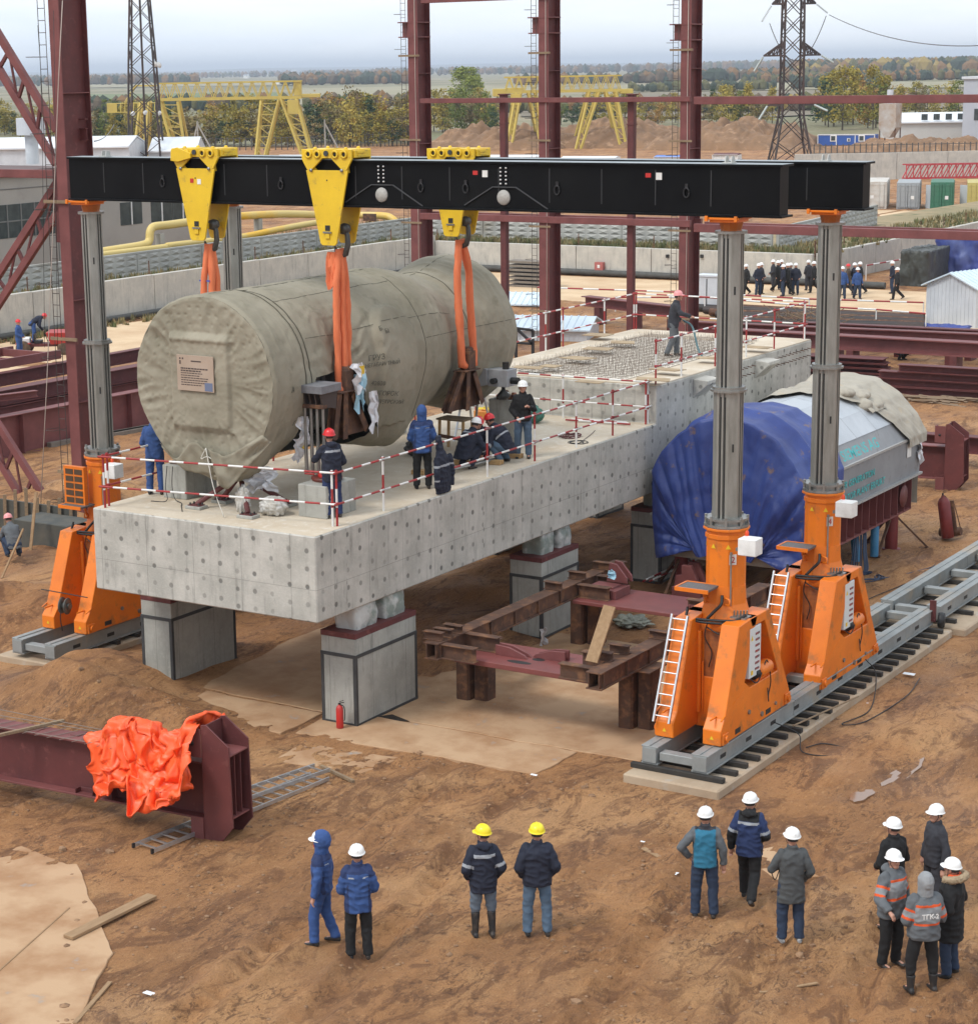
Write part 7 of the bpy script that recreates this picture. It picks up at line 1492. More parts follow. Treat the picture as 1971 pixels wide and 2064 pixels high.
for k in range(3): b = MB(); b.box(-28.6, 14.1+k*1.5, 1.46, -27.7, 14.6+k*1.5, 2.5); b.build('post', MAROON2, t, bevel=.01)
b = MB(); b.box(-28.7, 13.9, 2.5, -27.6, 18.0, 2.54); b.build('top_plate', MAROON2, t)
for k in range(2): b = MB(); b.box(-28.5, 14.6+k*1.5, 1.47, -28.1, 15.6+k*1.5, 2.49); b.build('back_plate', MAROON, t)
for i in range(3):
 a = V((-27.6+i*.25, 22+i, .12)); b = MB(); b.bar(a, a+V((1.2, 8, 0)), .25, .18); o = b.build('timber_beam', mat('grey bearer', (.22, .19, .16), .9, col2=(.15, .125, .10), scale=3)); tag(o, ['nearest', 'middle', 'farthest'][i]+' grey timber bearer lying right of the deep left beam', 'timber', 'timber bearers by the left stack')
RG = 'maroon beams stacked at the right'
for i in range(4):
 q = at(1790, 797, Z=0); ib('stock_beam', ['lowest', 'second', 'third', 'topmost'][i]+' long maroon beam of the stack at the right edge', (q.x-.5+(.8 if i == 3 else 0)-.5*(i == 1), q.y+.3, 0), (14, q.y+1.5, 0), .29, .5, RG, MAROON, 0, .03, .06+i*.30)
for i in range(3): ib('stock_beam', ['lowest', 'middle', 'topmost'][i]+' beam of the second maroon row at the right edge', (-2.6+.6*i, 52.0, 0), (16, 53.4, 0), .3, .5, RG, MAROON, 0, .03, .05+i*.31)
for k in range(4): ib('stock_beam', ['lowest', 'second', 'third', 'topmost'][k]+' beam of the short maroon stack beyond the beige canvas', (-16, 50.2, 0), (-7.2-.1*k, 50.9, 0), .19, .9, RG, MAROON, 0, .02, .05+k*.21)
for i, (px0, py0, px1, py1, h_, w_, lb) in enumerate([(1440, 688, 2020, 722, .62, .7, 'long maroon girder on trestles, nearest of the far girders'), (1380, 668, 2020, 697, .5, .5, 'second long maroon girder beyond the nearest one'), (1620, 668, 2020, 687, .45, .5, 'third maroon girder with pale edges'), (1180, 615, 1390, 640, .5, .6, 'maroon girder lying behind the upper deck, left part')]):
 a, c_ = at(px0, py0, Z=.9), at(px1, py1, Z=.9); ib('girder', lb, (a.x, a.y, 0), (c_.x, c_.y, 0), h_, w_, 'long girders beyond the table', MAROON2 if i != 2 else MAROON, 0, .05, .9)
 for k in range(3): q_ = a.lerp(c_, .15+.35*k); b = MB(); b.box(q_.x-.15, q_.y-.4, 0, q_.x+.15, q_.y+.4, .9); o = b.build('trestle_block', MAROON); tag(o, ['left', 'middle', 'right'][k]+' block carrying '+['the nearest far girder', 'the second far girder', 'the third far girder', 'the left far girder'][i], 'trestle')
for i in range(9):
 a, c_ = at(1395+i*12, 615+i*4.6, Z=.25), at(1862, 640+i*2.4, Z=.25); b = MB(); b.tube(a, c_, .20, n=8); o = b.build('steel_pipe', mat('black pipe', (.022, .02, .02), .6, col2=(.06, .035, .025), scale=.6) if i % 3 else RUST); tag(o, '%s long dark pipe of the pile before the sand road' % ['farthest', 'second', 'third', 'fourth', 'fifth', 'sixth', 'seventh', 'eighth', 'nearest'][i], 'pipe', 'long pipes beside the sand road')
def tape(label, pts, h_=.9):
 t = thing('barrier_tape', label, 'barrier', pts[0], 0, 'red and white barrier lines by the road'); b = MB()
 for p, q in zip(pts, pts[1:]): striped(b, V(p)+V((0, 0, h_)), V(q)+V((0, 0, h_)), .045, .9)
 b.build('striped_line', [RAILR, WHITE], t)
 for p in pts: b = MB(); b.tube(p, V(p)+V((0, 0, h_+.05)), .035, n=6); b.build('post', WHITE, t)
for i, (L_) in enumerate([[(1083, 606), (1270, 613), (1440, 620), (1630, 632), (1860, 640)], [(1240, 628), (1420, 628), (1620, 646), (1765, 655), (1865, 664)]]): tape(['far striped barrier line along the sand road', 'near striped barrier line before the sand road'][i], [at(x, y+5, Z=0) for x, y in L_])
tape('short striped barrier by the black covered crate', [at(1745, 565, Z=0), at(1835, 548, Z=0)])
b = MB(); rs_ = random.Random(8); q = at(1620, 655, Z=.2)
for k in range(60): a = V((q.x+rs_.uniform(-1.6, 1.6), q.y+rs_.uniform(-.8, .8), rs_.uniform(.05, .7))); b.tube(a, a+V((rs_.uniform(-1.3, 1.3), rs_.uniform(-.5, .5), rs_.uniform(0, .7))), .018, n=4)
o = b.build('brushwood', mat('brush', (.20, .14, .09), .9)); tag(o, 'tangle of dry brushwood before the pipe pile', 'brushwood', kind='stuff')
b = MB(); q = at(1870, 805, Z=.1)
for k in range(34): a = V((q.x+rs_.uniform(-1.8, 1.8), q.y+rs_.uniform(-.8, .8), rs_.uniform(.03, .2))); b.tube(a, a+V((rs_.uniform(-1.6, 1.6), rs_.uniform(-.4, .4), 0)), .04, n=4)
o = b.build('scrap_timber', mat('brush', (.20, .14, .09), .9)); tag(o, 'scattered broken timber in front of the right hand stack', 'timber', kind='stuff')
for i, px in enumerate((1762, 1779, 1790)):
 q = at(px, 699, Z=0); b = MB(); b.box(q.x-.25, q.y-.3, 0, q.x+.25, q.y+.3, .75); b.box(q.x-.28, q.y-.33, .75, q.x+.28, q.y+.33, .8); o = b.build('crate', YEL, bevel=.02); tag(o, ['left', 'middle', 'right'][i]+' small yellow crate under the far girder', 'crate', 'yellow crates under the far girder')
big = [o for o in bpy.data.objects if o.name == 'steel_column'][0]
o = dup(big, V(big.location)+V((1.05, 34.9, .02)), label='maroon H-section column lying behind the grey machine, its end foot upright')
ib('stock_beam', 'maroon beam lying behind the upright column foot at right', (-1, 33.5, 0), (12, 34.4, 0), .55, .5, RG, MAROON, 0, .03, .5)
# == walls and fences
RIB = mat('fence panel', (.40, .40, .37), .9, col2=(.30, .30, .28), scale=.5, col3=(.24, .22, .18), s3=.3, lo3=.55, hi3=.75, bump=.3, bscale=6)
def wall(name, label, p, q, h_, th_, m, step, tex=False, cap=False, grp=None, studs=True, cat='wall', skip=None):
 p, q = V(p), V(q); d = (q-p).normalized(); n = max(1, round((q-p).length/step)); s = V((d.y, -d.x, 0)); t = thing(name, label, cat, p, 0, grp)
 for k in range(n):
  a, c_ = p.lerp(q, k/n)+d*.02, p.lerp(q, (k+1)/n)-d*.02; j = .03*noise.noise(V((k*3.3, p.x, 0))); b = MB(); mid = V((0, 0, h_/2+j)); b.bar(a+mid, c_+mid, th_, h_)
  if tex:
   for r_ in range(4):
    for c in range(6):
     o_ = a.lerp(c_, (c+.5)/6)+V((0, 0, h_*(r_+.5)/4))+s*th_/2; w_ = (c_-a).length/12*.92; e = h_/8*.9
     b.add([o_-d*w_-Z3*e, o_+d*w_-Z3*e, o_+d*w_+Z3*e, o_-d*w_+Z3*e, o_+s*.10], [(0, 1, 4), (1, 2, 4), (2, 3, 4), (3, 0, 4)])
  b.build('panel', m, t, bevel=0 if tex else .02, recalc=not tex)
 if studs:
  b = MB()
  for k in range(n+1): a = p.lerp(q, k/n); b.bar(a-s*(th_*.5)+V((0, 0, h_-.2)), a-s*(th_*.5)+V((0, 0, h_+.75)), .05, .05, up=d)
  o = b.build('stud', RUST, t); o['kind'] = 'stuff'
 if cap: b = MB(); b.bar(p+V((0, 0, h_+.06)), q+V((0, 0, h_+.06)), th_*1.3, .10); b.build('coping', m, t)
 return t
w1a, w1b = V((-51.3, 0, 0)), V((-51.3, 84.6, 0))
wall('retaining_wall', 'pale concrete retaining wall running away at the left', (-51.3, 8, 0), (-51.3, 84.6, 0), 2.2, .35, WALLC, 4.8)
wall('retaining_wall', 'pale concrete retaining wall across the middle distance', (-51.1, 84.6, 0), (-24.6, 84.6, 0), 1.85, .35, WALLC, 5.2)
wall('retaining_wall', 'pale concrete retaining wall climbing away to the right', (-24.4, 84.8, 0), (-23.2, 140, 0), 1.85, .35, WALLC, 4.4)
b = MB(); b.tube((-50.6, 84.15, .25), (-20, 84.2, .2), .20, n=8); o = b.build('duct_pipe', mat('dark duct', (.09, .09, .085), .8, col2=(.05, .05, .045), scale=2)); tag(o, 'dark sagging pipe along the foot of the middle wall', 'pipe')
b = MB(); b.tube((-50.8, 12, .22), (-50.8, 84, .22), .16, n=8); o = b.build('duct_pipe', MATS['dark duct']); tag(o, 'dark pipe along the foot of the left wall', 'pipe')
q = at(1208, 548, Y=84.2); b = MB(); b.box(q.x-.30, 84.1, q.z+.0, q.x+.28, 84.40, q.z+.62); b.mi = 1; b.box(q.x-.10, 84.09, q.z+.26, q.x+.08, 84.10, q.z+.46); o = b.build('fire_cabinet', [mat('faded red', (.38, .12, .11), .6), WHITE], bevel=.02); tag(o, 'faded red fire cabinet on the middle concrete wall', 'cabinet')
for i, px in enumerate((1345, 1414)):
 t = thing('wall_hook', ['left', 'right'][i]+' dark iron bracket set in the middle wall joint', 'bracket', at(px, 520, Y=84.3))
 for py in (516, 560): q = at(px, py, Y=84.35); b = MB(); b.box(q.x-.09, 84.3, q.z-.1, q.x+.09, 84.42, q.z+.1); b.build('plate', BLACK, t)
BANK = mat('bank turf', (.20, .175, .09), 1, col2=(.34, .25, .145), scale=.25, col3=(.09, .11, .04), s3=.9, bump=.6, bscale=3)
def berm(name, pts, z0, z1, m=BANK, kind='structure'):
 b = MB(); b.prism([(x, y, z0) for x, y in pts], (0, 0, z1-z0)); o = b.build(name, m); o['kind'] = kind; return o
berm('embankment', [(-51.5, 6), (-51.5, 84.8), (-24.6, 84.8), (-23.4, 141), (-31, 141), (-34, 96), (-62, 96), (-62, 6)], -.5, 1.72)
YF2 = 96.5;
hF = 1.30
wall('panel_fence', 'grey relief panel fence above the left wall', (-54.6, 12, 1.7), (-54.6, 87.5, 1.7), hF, .16, RIB, 6.0, True, True, cat='fence', studs=False)
wall('panel_fence', 'white grey relief panel fence crossing behind the maroon columns', (-54.4, 87.6, 1.7), (-28.5, 87.6, 1.7), hF, .16, RIB, 4.9, True, True, cat='fence', studs=False)
wall('panel_fence', 'pale relief panel fence climbing away behind the rear tower mast', (-28.3, 87.8, 1.7), (-30.0, 109, 1.7), hF, .16, RIB, 6.0, True, True, cat='fence', studs=False)
def tufts(name, area, n, hgt, cols, label, seed, zf=lambda x, y: 1.71, kind='stuff'):
 rs_ = random.Random(seed); b = MB()
 for k in range(n):
  x, y = area(rs_); z = zf(x, y); h_ = hgt*rs_.uniform(.3, 1.25); b.mi = rs_.randrange(len(cols))
  for j in range(5):
   a = rs_.uniform(0, 6.28); d = V((math.cos(a), math.sin(a), 0)); p = V((x, y, z))+d*rs_.uniform(0, .15); q = p+d*h_*rs_.uniform(.1, .5)+Z3*h_; w_ = .035+.05*rs_.random()
   s = V((-d.y, d.x, 0))*w_; b.add([p-s, p+s, q], [(0, 1, 2)])
 o = b.build(name, cols, recalc=False); tag(o, label, 'weeds', kind=kind); return o
GRC = [mat('weed green', (.12, .135, .055), 1), mat('weed dry', (.26, .20, .09), 1), mat('weed olive', (.19, .17, .085), 1)]
tufts('weeds', lambda r: (r.uniform(-54.3, -51.7), r.uniform(20, 84)), 1100, .45, GRC, 'weeds on the bank between the two left walls', 1)
tufts('weeds', lambda r: (r.uniform(-62, -55), r.uniform(60, 95)), 1100, .8, GRC, 'tall weeds behind the left relief fence', 6)
tufts('weeds', lambda r: (r.uniform(-53, -25), 85.0+2.4*r.random()), 1500, .42, GRC, 'weeds on the bank between the middle walls', 2)
tufts('weeds', lambda r: (r.uniform(-28, -24), r.uniform(86, 122)), 600, .4, GRC, 'weeds on the bank at the right', 3)
tufts('weeds', lambda r: (r.uniform(-50.6, -49.2), r.uniform(14, 84)), 700, .35, GRC, 'grass at the foot of the left wall', 4, lambda x, y: .02)
YPI = mat('yellow pipe', (.62, .47, .16), .5, col2=(.72, .42, .03), scale=.12, lo=.5, hi=.6)
def ypipe(label, pts, r_=.25): b = MB(); b.path(smoothpts(pts, 5), r_, 10); o = b.build('gas_pipe', YPI); tag(o, label, 'pipe', 'yellow gas pipes on the bank'); return o
XP = -58.2
pl_ = [at(x, y, X=XP) for x, y in ((150, 516), (230, 503), (285, 494), (300, 486), (303, 465), (312, 456), (345, 452), (450, 438), (560, 431), (640, 432))]
pl2 = [at(x, y, Y=91) for x, y in ((700, 433), (770, 434), (790, 440), (801, 452), (806, 468), (820, 476), (870, 478), (968, 478), (980, 484), (985, 494))]
ypipe('thick yellow gas pipe running along the left bank with an upright bend', pl_); ypipe('yellow gas pipe stepping down past the left hall column', [pl_[-1]]+pl2)
ypipe('second, lower yellow gas pipe on the left bank', [at(x, y, X=XP+.9) for x, y in ((150, 520), (330, 498), (345, 494), (480, 478), (560, 462), (640, 448), (700, 444))], .2)
for i, (px, py) in enumerate([(262, 500), (322, 470), (330, 500), (420, 450), (520, 440)]): q = at(px, py, X=XP); b = MB(); b.box(q.x-.2, q.y-.2, 1.6, q.x+.2, q.y+.2, q.z); o = b.build('pipe_post', OLDC); tag(o, '%s concrete post under the left yellow gas pipe' % ['first', 'second', 'third', 'fourth', 'fifth'][i], 'post', 'posts under the yellow pipe')
b = MB(); a = at(747, 540, Y=88); c_ = at(745, 445, Y=88); b.tube((a.x, 88, 1.5), (a.x, 88, c_.z+.2), .07, n=6); b.box(a.x-.5, 87.9, c_.z, a.x+.5, 88.1, c_.z+.5); o = b.build('signal_post', RUST); tag(o, 'thin rusty post with a box head right of the second sling', 'post')
CORR = mat('corrugated white', (.62, .65, .68), .45, .1, col2=(.50, .53, .56), scale=.8, bump=.0)
ROOFB = mat('pale blue roof', (.55, .66, .74), .4, .1, col2=(.66, .73, .78), scale=.9)
def gable(name, label, c_, w_, l_, h_, rh, rot, wm, rm, cat='shed', ribs=.22, ov=.2, door=None, grp=None):
 t = thing(name, label, cat, (c_[0], c_[1], c_[2] if len(c_) > 2 else 0), rot, grp)
 b = MB(); b.prism([(-w_/2, -l_/2, 0), (w_/2, -l_/2, 0), (w_/2, -l_/2, h_), (0, -l_/2, h_+rh), (-w_/2, -l_/2, h_)], (0, l_, 0))
 if ribs:
  n = int(w_/ribs)
  for k in range(1, n): x = -w_/2+k*w_/n; b.box(x-.03, -l_/2-.025, 0, x+.03, -l_/2, h_+rh*(1-abs(x)/(w_/2))*.98)
  n = int(l_/ribs)
  for k in range(1, n): y = -l_/2+k*l_/n; b.box(w_/2, y-.03, 0, w_/2+.025, y+.03, h_)
 b.build('wall', wm, t, local=True)
 for s in (-1, 1):
  b = MB(); b.prism([(s*(w_/2+ov), -l_/2-ov, h_-rh*ov/(w_/2)), (0, -l_/2-ov, h_+rh), (0, -l_/2-ov, h_+rh+.07), (s*(w_/2+ov), -l_/2-ov, h_+.07-rh*ov/(w_/2))], (0, l_+2*ov, 0))
  if ribs:
   n = int(l_/ribs/1.5)
   for k in range(n): y = -l_/2+k*l_/n; b.bar((s*(w_/2+ov), y, h_+.09-rh*ov/(w_/2)), (0, y, h_+rh+.09), .05, .03)
  b.build('roof', rm, t, local=True)
 if door:
  x0, x1, zh = door; b = MB(); b.box(x0, -l_/2-.06, 0, x1, -l_/2-.02, zh); b.build('door', mat('door grey', (.25, .27, .28), .6), t, local=True)
 return t
q = at(1862, 657, Z=0); gable('metal_shed', 'small white corrugated metal shed with a gable roof at the right edge', (q.x+1.9, q.y+2.6), 3.0, 4.6, 2.0, .62, R(-18), CORR, ROOFB)
gable('metal_shed', 'white corrugated shed with a pale blue roof behind the middle column', (-26.9, 57.0, -1.4), 3.4, 4.2, 1.95, .42, R(-72), CORR, ROOFB)
gable('metal_shed', 'second white shed further back, only its blue roof showing', (-34.5, 66, -1.4), 3.2, 4.0, 1.9, .42, R(-72), CORR, ROOFB)
t = thing('gate_frame', 'black steel gate frame with a diagonal brace standing before the white shed', 'gate', at(1070, 715, Z=0)); g0 = at(1040, 700, Y=44); g1 = at(1074, 700, Y=44); z0_, z1_ = at(1040, 720, Y=44).z, at(1040, 661, Y=44).z
for p, q_ in (((g0.x, z0_), (g0.x, z1_)), ((g1.x, z0_), (g1.x, z1_-.05)), ((g0.x, z1_), (g1.x, z1_-.05)), ((g0.x, (z0_+z1_)/2), (g1.x, (z0_+z1_)/2)), ((g0.x, z1_), (g1.x, (z0_+z1_)/2)), ((g0.x, z0_), (g0.x, 0))): b = MB(); b.bar((p[0], 44, p[1]), (q_[0], 44, q_[1]), .10, .10, up=(0, 1, 0)); b.build('bar', BLACK, t)
q = at(1430, 628, Z=0); b = MB(); b.box(q.x-.6, q.y-.4, .1, q.x+.6, q.y+.4, 1.9); b.box(q.x-.65, q.y-.45, 1.9, q.x+.65, q.y+.45, 2.0); b.mi = 1; b.box(q.x-.03, q.y-.41, .2, q.x+.03, q.y-.4, 1.8); o = b.build('switch_cabinet', [CORR, DARK], bevel=.02); tag(o, 'pale metal cabinet standing left of the front mast by the road', 'cabinet')
q = at(1065, 580, Z=0); t = thing('pallet_stack', 'stack of grey timber pallets by the sand road', 'pallets', q)
for k in range(7): b = MB(); b.box(q.x-1.5+.05*(k % 2), q.y, .02+k*.24, q.x+1.4, q.y+1, .15+k*.24); b.build('pallet', mat('grey bearer', (.22, .19, .16)), t)
BTP = mat('black tarp', (.035, .038, .036), .5, col2=(.06, .065, .055), scale=1.2, bump=.7, bscale=3, bdist=.08)
def covered(name, label, px, py, w_, l_, h_, m, rot, seed):
 q = at(px, py, Z=0) if not isinstance(px, V) else px; b = MB()
 def fn(u, v):
  a = u*2*math.pi; k = 1/max(abs(math.cos(a)), abs(math.sin(a))); rr = 1 if v < .62 else (1-v)/.38; z = h_*min(1, v/.62); n_ = nz((math.cos(a)*3, math.sin(a)*3, v*3), 1.3, 4, seed)*.14
  x, y = math.cos(a)*k*rr*w_/2, math.sin(a)*k*rr*l_/2; x *= 1+n_*.4; y *= 1+n_*.4; c, s = math.cos(rot), math.sin(rot); return V((q.x+x*c-y*s, q.y+x*s+y*c, z+(n_*.8 if v > .6 else 0)))
 b.grid(90, 30, fn, wrap=True); o = b.build(name, m); tag(o, label, 'covered load'); return o
covered('covered_crate', 'long crate wrapped in black tarpaulin beside the right hand wall', V((-19.2, 88.5, 0)), 0, 1.7, 4.4, 2.05, BTP, R(3), 2)
covered('covered_load', 'load under a blue tarpaulin behind the black wrapped crate at right', V((-17.6, 94.2, 0)), 0, 3.4, 6, 2.5, mat('blue tarp far', (.03, .05, .26), .5, col2=(.10, .13, .30), scale=.7, bump=.6, bscale=3), R(-4), 5)
covered('covered_load', 'low heap under blue sheeting at the foot of the right shed', V((at(1890, 668, Z=0).x, at(1890, 668, Z=0).y, 0)), 0, 3.0, .9, .3, MATS['blue tarp far'], R(0), 7)
RD = mat('dumper red', (.42, .03, .025), .5, col2=(.30, .03, .025), scale=2)
q = at(78, 714, Z=0); dm = thing('site_dumper', 'small red site dumper with a tipping skip on the left sand road', 'dumper', (q.x, q.y, .02), R(0))
def dl(x, y, z): return (x, y, z)
b = MB(); b.prism([(-.9, 1.0, .75), (.9, 1.0, .75), (1.05, .7, 1.55), (-1.05, .7, 1.55)], (0, 1.9, 0)); b.prism([(-.6, 2.9, .9), (.6, 2.9, .9), (1.05, 3.4, 1.6), (-1.05, 3.4, 1.6)], (0, .05, 0)); b.build('skip', RD, dm, bevel=.03, local=True)
b = MB(); b.box(-.45, -1.2, .55, .45, 2.4, .75); b.build('chassis', MAROON, dm, local=True); b = MB(); b.box(-.4, -1.3, .75, .4, -.5, 1.15); b.build('engine_cover', WHITE, dm, bevel=.05, local=True)
b = MB(); b.box(-.4, -.2, .75, .4, .3, .95); b.box(-.4, -.25, .95, .4, -.15, 1.4); b.build('seat', BLACK, dm, bevel=.03, local=True); b = MB(); b.tube((0, .7, .75), (0, .5, 1.4), .03, n=6); b.path([(.18*math.cos(a), .5, 1.4+.18*math.sin(a)) for a in [i*math.pi/6 for i in range(13)]], .02, 5); b.build('steering', BLACK, dm, local=True)
for y in (-.9, 1.9):
 for s in (-1, 1):
  b = MB(); b.box(s*.55-.05, y-.5, .78, s*.85+.05*s, y+.5, .84); b.build('mudguard', RD, dm, local=True)
  b = MB(); b.lathe([(.30, -.14), (.46, -.12), (.50, -.06), (.50, .06), (.46, .12), (.30, .14)], (s*.78, y, .50), axis=(1, 0, 0), n=20); wl = b.build('wheel', mat('muddy tyre', (.06, .045, .035), .9, col2=(.16, .10, .06), scale=4), dm, local=True)
  b = MB(); b.lathe([(0, .1), (.12, .12), (.29, .10), (.29, -.1), (0, -.1)], (s*.78, y, .50), axis=(1, 0, 0), n=16); b.build('rim', mat('rim tan', (.30, .22, .13), .7), wl, local=True)
dm.rotation_euler = (0, 0, -R(56)); dm.scale = (.7, .7, .7)
t = thing('formwork_wall', 'dark plywood formwork with upright battens in the muddy pit', 'formwork', (-17.5, 10.6, 0)); b = MB(); b.box(-20.5, 10.5, -.3, -15.9, 10.58, 1.15); b.build('board', mat('form dark', (.05, .055, .05), .7, col2=(.10, .09, .07), scale=2), t)
for k in range(11): b = MB(); x = -20.2+k*.42; hz = 1.2+.5*random.Random(k).random(); b.bar((x, 10.4, -.1), (x+.03, 10.42, hz), .06, .09); b.build('batten', TIMB, t)
b = MB(); b.box(-17.0, 9.2, -.2, -15.0, 10.3, 1.0); o = b.build('form_box', mat('form dark', (.05, .055, .05)), bevel=.02); tag(o, 'dark formwork box with a mud-covered top beside the battens', 'formwork')
a, c_ = at(75, 1110, Z=.3), at(82, 1050, Z=1.6); plank((-15.6, 8.3, .2), (-15.9, 9.0, 1.9), .08, .05, 'light pole leaning against the formwork box'); plank((-14.6, 6.2, .25), (-14.9, 7.4, 1.3), .05, .04, 'thin stick standing in the mud right of the pit worker')
# == trees
def leafmat(n, a, b_): return mat('leaf '+n, tuple(x*1.35 for x in a), .9, col2=tuple(x*1.35 for x in b_), scale=.9, lo=.38, hi=.62, spec=.15)
LM = [leafmat('green', (.085, .115, .030), (.14, .15, .035)), leafmat('olive', (.17, .155, .035), (.24, .18, .035)), leafmat('yellow', (.34, .25, .05), (.22, .19, .05)), leafmat('orange', (.32, .17, .045), (.22, .14, .045)), leafmat('dark', (.030, .052, .026), (.05, .075, .032)), leafmat('poplar', (.15, .19, .045), (.22, .23, .05)), leafmat('rust', (.19, .13, .055), (.14, .13, .055))]
BARK = mat('bark', (.09, .07, .05), .95)
def tree(kind, mt, seed, h_, NC=30):
 rs_ = random.Random(seed); t = thing('tree', 'x', 'tree', (0, 0, 0)); b = MB()
 b.tube((0, 0, -.2), (.05*h_*.2, 0, h_*.55), (.015 if kind != 'col' else .008)*h_, .007*h_, n=6)
 cl = []
 for k in range(NC):
  u = rs_.random()
  if kind == 'round': z = h_*(.13+.80*u); r_ = h_*.30*math.sqrt(max(.05, 1-((u-.42)/.62)**2))
  elif kind == 'cone': z = h_*(.14+.82*u); r_ = h_*.24*(1-u*.92)
  else: z = h_*(.12+.84*u); r_ = h_*.15*math.sin(math.pi*min(1, .12+u*.80))**.6
  a = rs_.uniform(0, 6.28); q = r_*math.sqrt(rs_.random()); cl.append((V((math.cos(a)*q, math.sin(a)*q, z)), h_*rs_.uniform(.07, .13)*(.6 if kind == 'col' else 1)))
 for c_, s_ in cl[:8]: b.tube((0, 0, c_.z*.6), c_, .008*h_, .003*h_, n=4)
 b.build('trunk', BARK, t, local=True); b = MB()
 for c_, s_ in cl:
  for j in range(34):
   d = V((rs_.gauss(0, 1), rs_.gauss(0, 1), rs_.gauss(0, .8))).normalized()*s_*rs_.random()**.4; p = c_+d; w_ = h_*rs_.uniform(.012, .026)*(.55 if kind == 'col' else 1)
   n1 = V((rs_.gauss(0, 1), rs_.gauss(0, 1), rs_.gauss(0, 1))).normalized(); _, s1, s2 = frame(n1); b.add([p-s1*w_-s2*w_*.5, p+s1*w_-s2*w_*.6, p+s1*w_*.4+s2*w_, p-s1*w_*.5+s2*w_*.8], [(0, 1, 2, 3)])
 b.build('crown', mt, t, recalc=False, local=True); return t
KT = [('round', 0, 'green round tree'), ('round', 1, 'olive round tree'), ('round', 2, 'yellow birch-like tree'), ('round', 3, 'orange autumn tree'), ('cone', 4, 'dark pointed conifer'), ('cone', 2, 'narrow yellow larch'), ('round', 6, 'rust-brown bushy tree'), ('cone', 1, 'pointed olive tree'), ('round', 4, 'dark bushy tree')]
PT = [tree(k, LM[m_], 10+i, 7.0) for i, (k, m_, n_) in enumerate(KT)]; usedt = set()
rt = random.Random(21); TG = 'trees of the autumn belt beyond the site'; cnt = {}
def put_tree(px, py, ki, s_, where, k=0):
 g_ = at(px, py, Z=0);
 if ki in usedt: o = dup(PT[ki])
 else: o = PT[ki]; usedt.add(ki)
 o.location = (g_.x, g_.y, 0); o.rotation_euler = (0, 0, rt.uniform(0, 6.28)); o.scale = (s_*rt.uniform(.85, 1.35), s_*rt.uniform(.85, 1.35), s_*rt.uniform(.7, 1.12))
 o['label'] = KT[ki][2]+', '+nth(k)+' from left '+where; o['group'] = TG; return o
REG = [(185, 620, 292, 298, 36, 'in the belt behind the left yellow crane', (.8, 1.25)), (620, 835, 283, 296, 26, 'in the belt left of the left hall column', (.9, 1.45)), (-10, 118, 262, 280, 16, 'at the far left edge behind the brace', (.8, 1.2)), (872, 1010, 262, 272, 12, 'beside the tall poplar', (.8, 1.1)), (1130, 1370, 244, 258, 12, 'above the central earth mounds', (.6, 1.0)), (1415, 1560, 243, 256, 13, 'left of the big pylon', (.65, 1.1)), (1650, 1790, 244, 262, 15, 'between pylon and white buildings', (.8, 1.35)), (1795, 1950, 225, 238, 9, 'behind the white hall at right', (.8, 1.1))]
for x0, x1, y0, y1, n, wh, (s0, s1) in REG:
 for k in range(n):
  yy = rt.uniform(y0, y1); put_tree(x0+(x1-x0)*(k+rt.random())/n, yy, rt.choice([0, 1, 1, 1, 2, 2, 3, 4, 5, 6, 6, 7, 8]), rt.uniform(s0, s1)*(1.0 if yy > 270 else 1.2), wh, k)
for k in range(36):
 x = 190+660*(k+rt.random())/36; put_tree(x, rt.uniform(262, 272), rt.choice([1, 2, 3, 4, 6, 7, 0]), rt.uniform(.7, 1.15), 'in the rear row of the belt', k)
pop = tree('col', LM[5], 77, 22.0, 150); g_ = at(938, 236, Z=0); pop.location = (g_.x, g_.y, 0); pop['label'] = 'tall pale green poplar standing above the centre of the autumn belt'; pop.scale = (1.25, 1.25, .98*(at(938, 130, Y=g_.y).z)/22.0)
p2 = dup(pop, label='second narrower poplar crown just right of the tall one'); g_ = at(952, 238, Z=0); p2.location = (g_.x, g_.y, 0); p2.scale = (.9, .9, .80*at(938, 130, Y=g_.y).z/22)
# -- far woods read as one mass
def blobwood(name, rows, mts, label, seed, sub=1):
 rs_ = random.Random(seed); b = MB(); bm = bmesh.new(); bmesh.ops.create_icosphere(bm, subdivisions=sub, radius=1); BV = [v.co.copy() for v in bm.verts]; BF = [tuple(v.index for v in f.verts) for f in bm.faces]; bm.free()
 for (x0, x1, y0, y1, n, h_, mi) in rows:
  for k in range(n):
   px = rs_.uniform(x0, x1); py = rs_.uniform(y0, y1)+.0165*(1000-px)*1.0; g_ = at(px, py, Z=0); hh = h_*rs_.uniform(.6, 1.15); w_ = hh*rs_.uniform(.28, .55); b.mi = rs_.choice(mi); a = rs_.uniform(0, 6)
   c, s = math.cos(a), math.sin(a); b.add([V((g_.x+(v.x*c-v.y*s)*w_*(1+.25*noise.noise(v*2+V((k, 0, 0)))), g_.y+(v.x*s+v.y*c)*w_, hh*.45+v.z*hh*.55*(1+.3*noise.noise(v*3+V((0, k, 0)))))) for v in BV], BF, smooth=False)
 o = b.build(name, mts, recalc=False); tag(o, label, 'woodland', kind='stuff')
FM = [mat('far wood dark', (.035, .050, .030), 1), mat('far wood olive', (.10, .095, .035), 1), mat('far wood rust', (.19, .105, .040), 1), mat('far wood yellow', (.27, .19, .05), 1), mat('far wood brown', (.11, .08, .05), 1)]
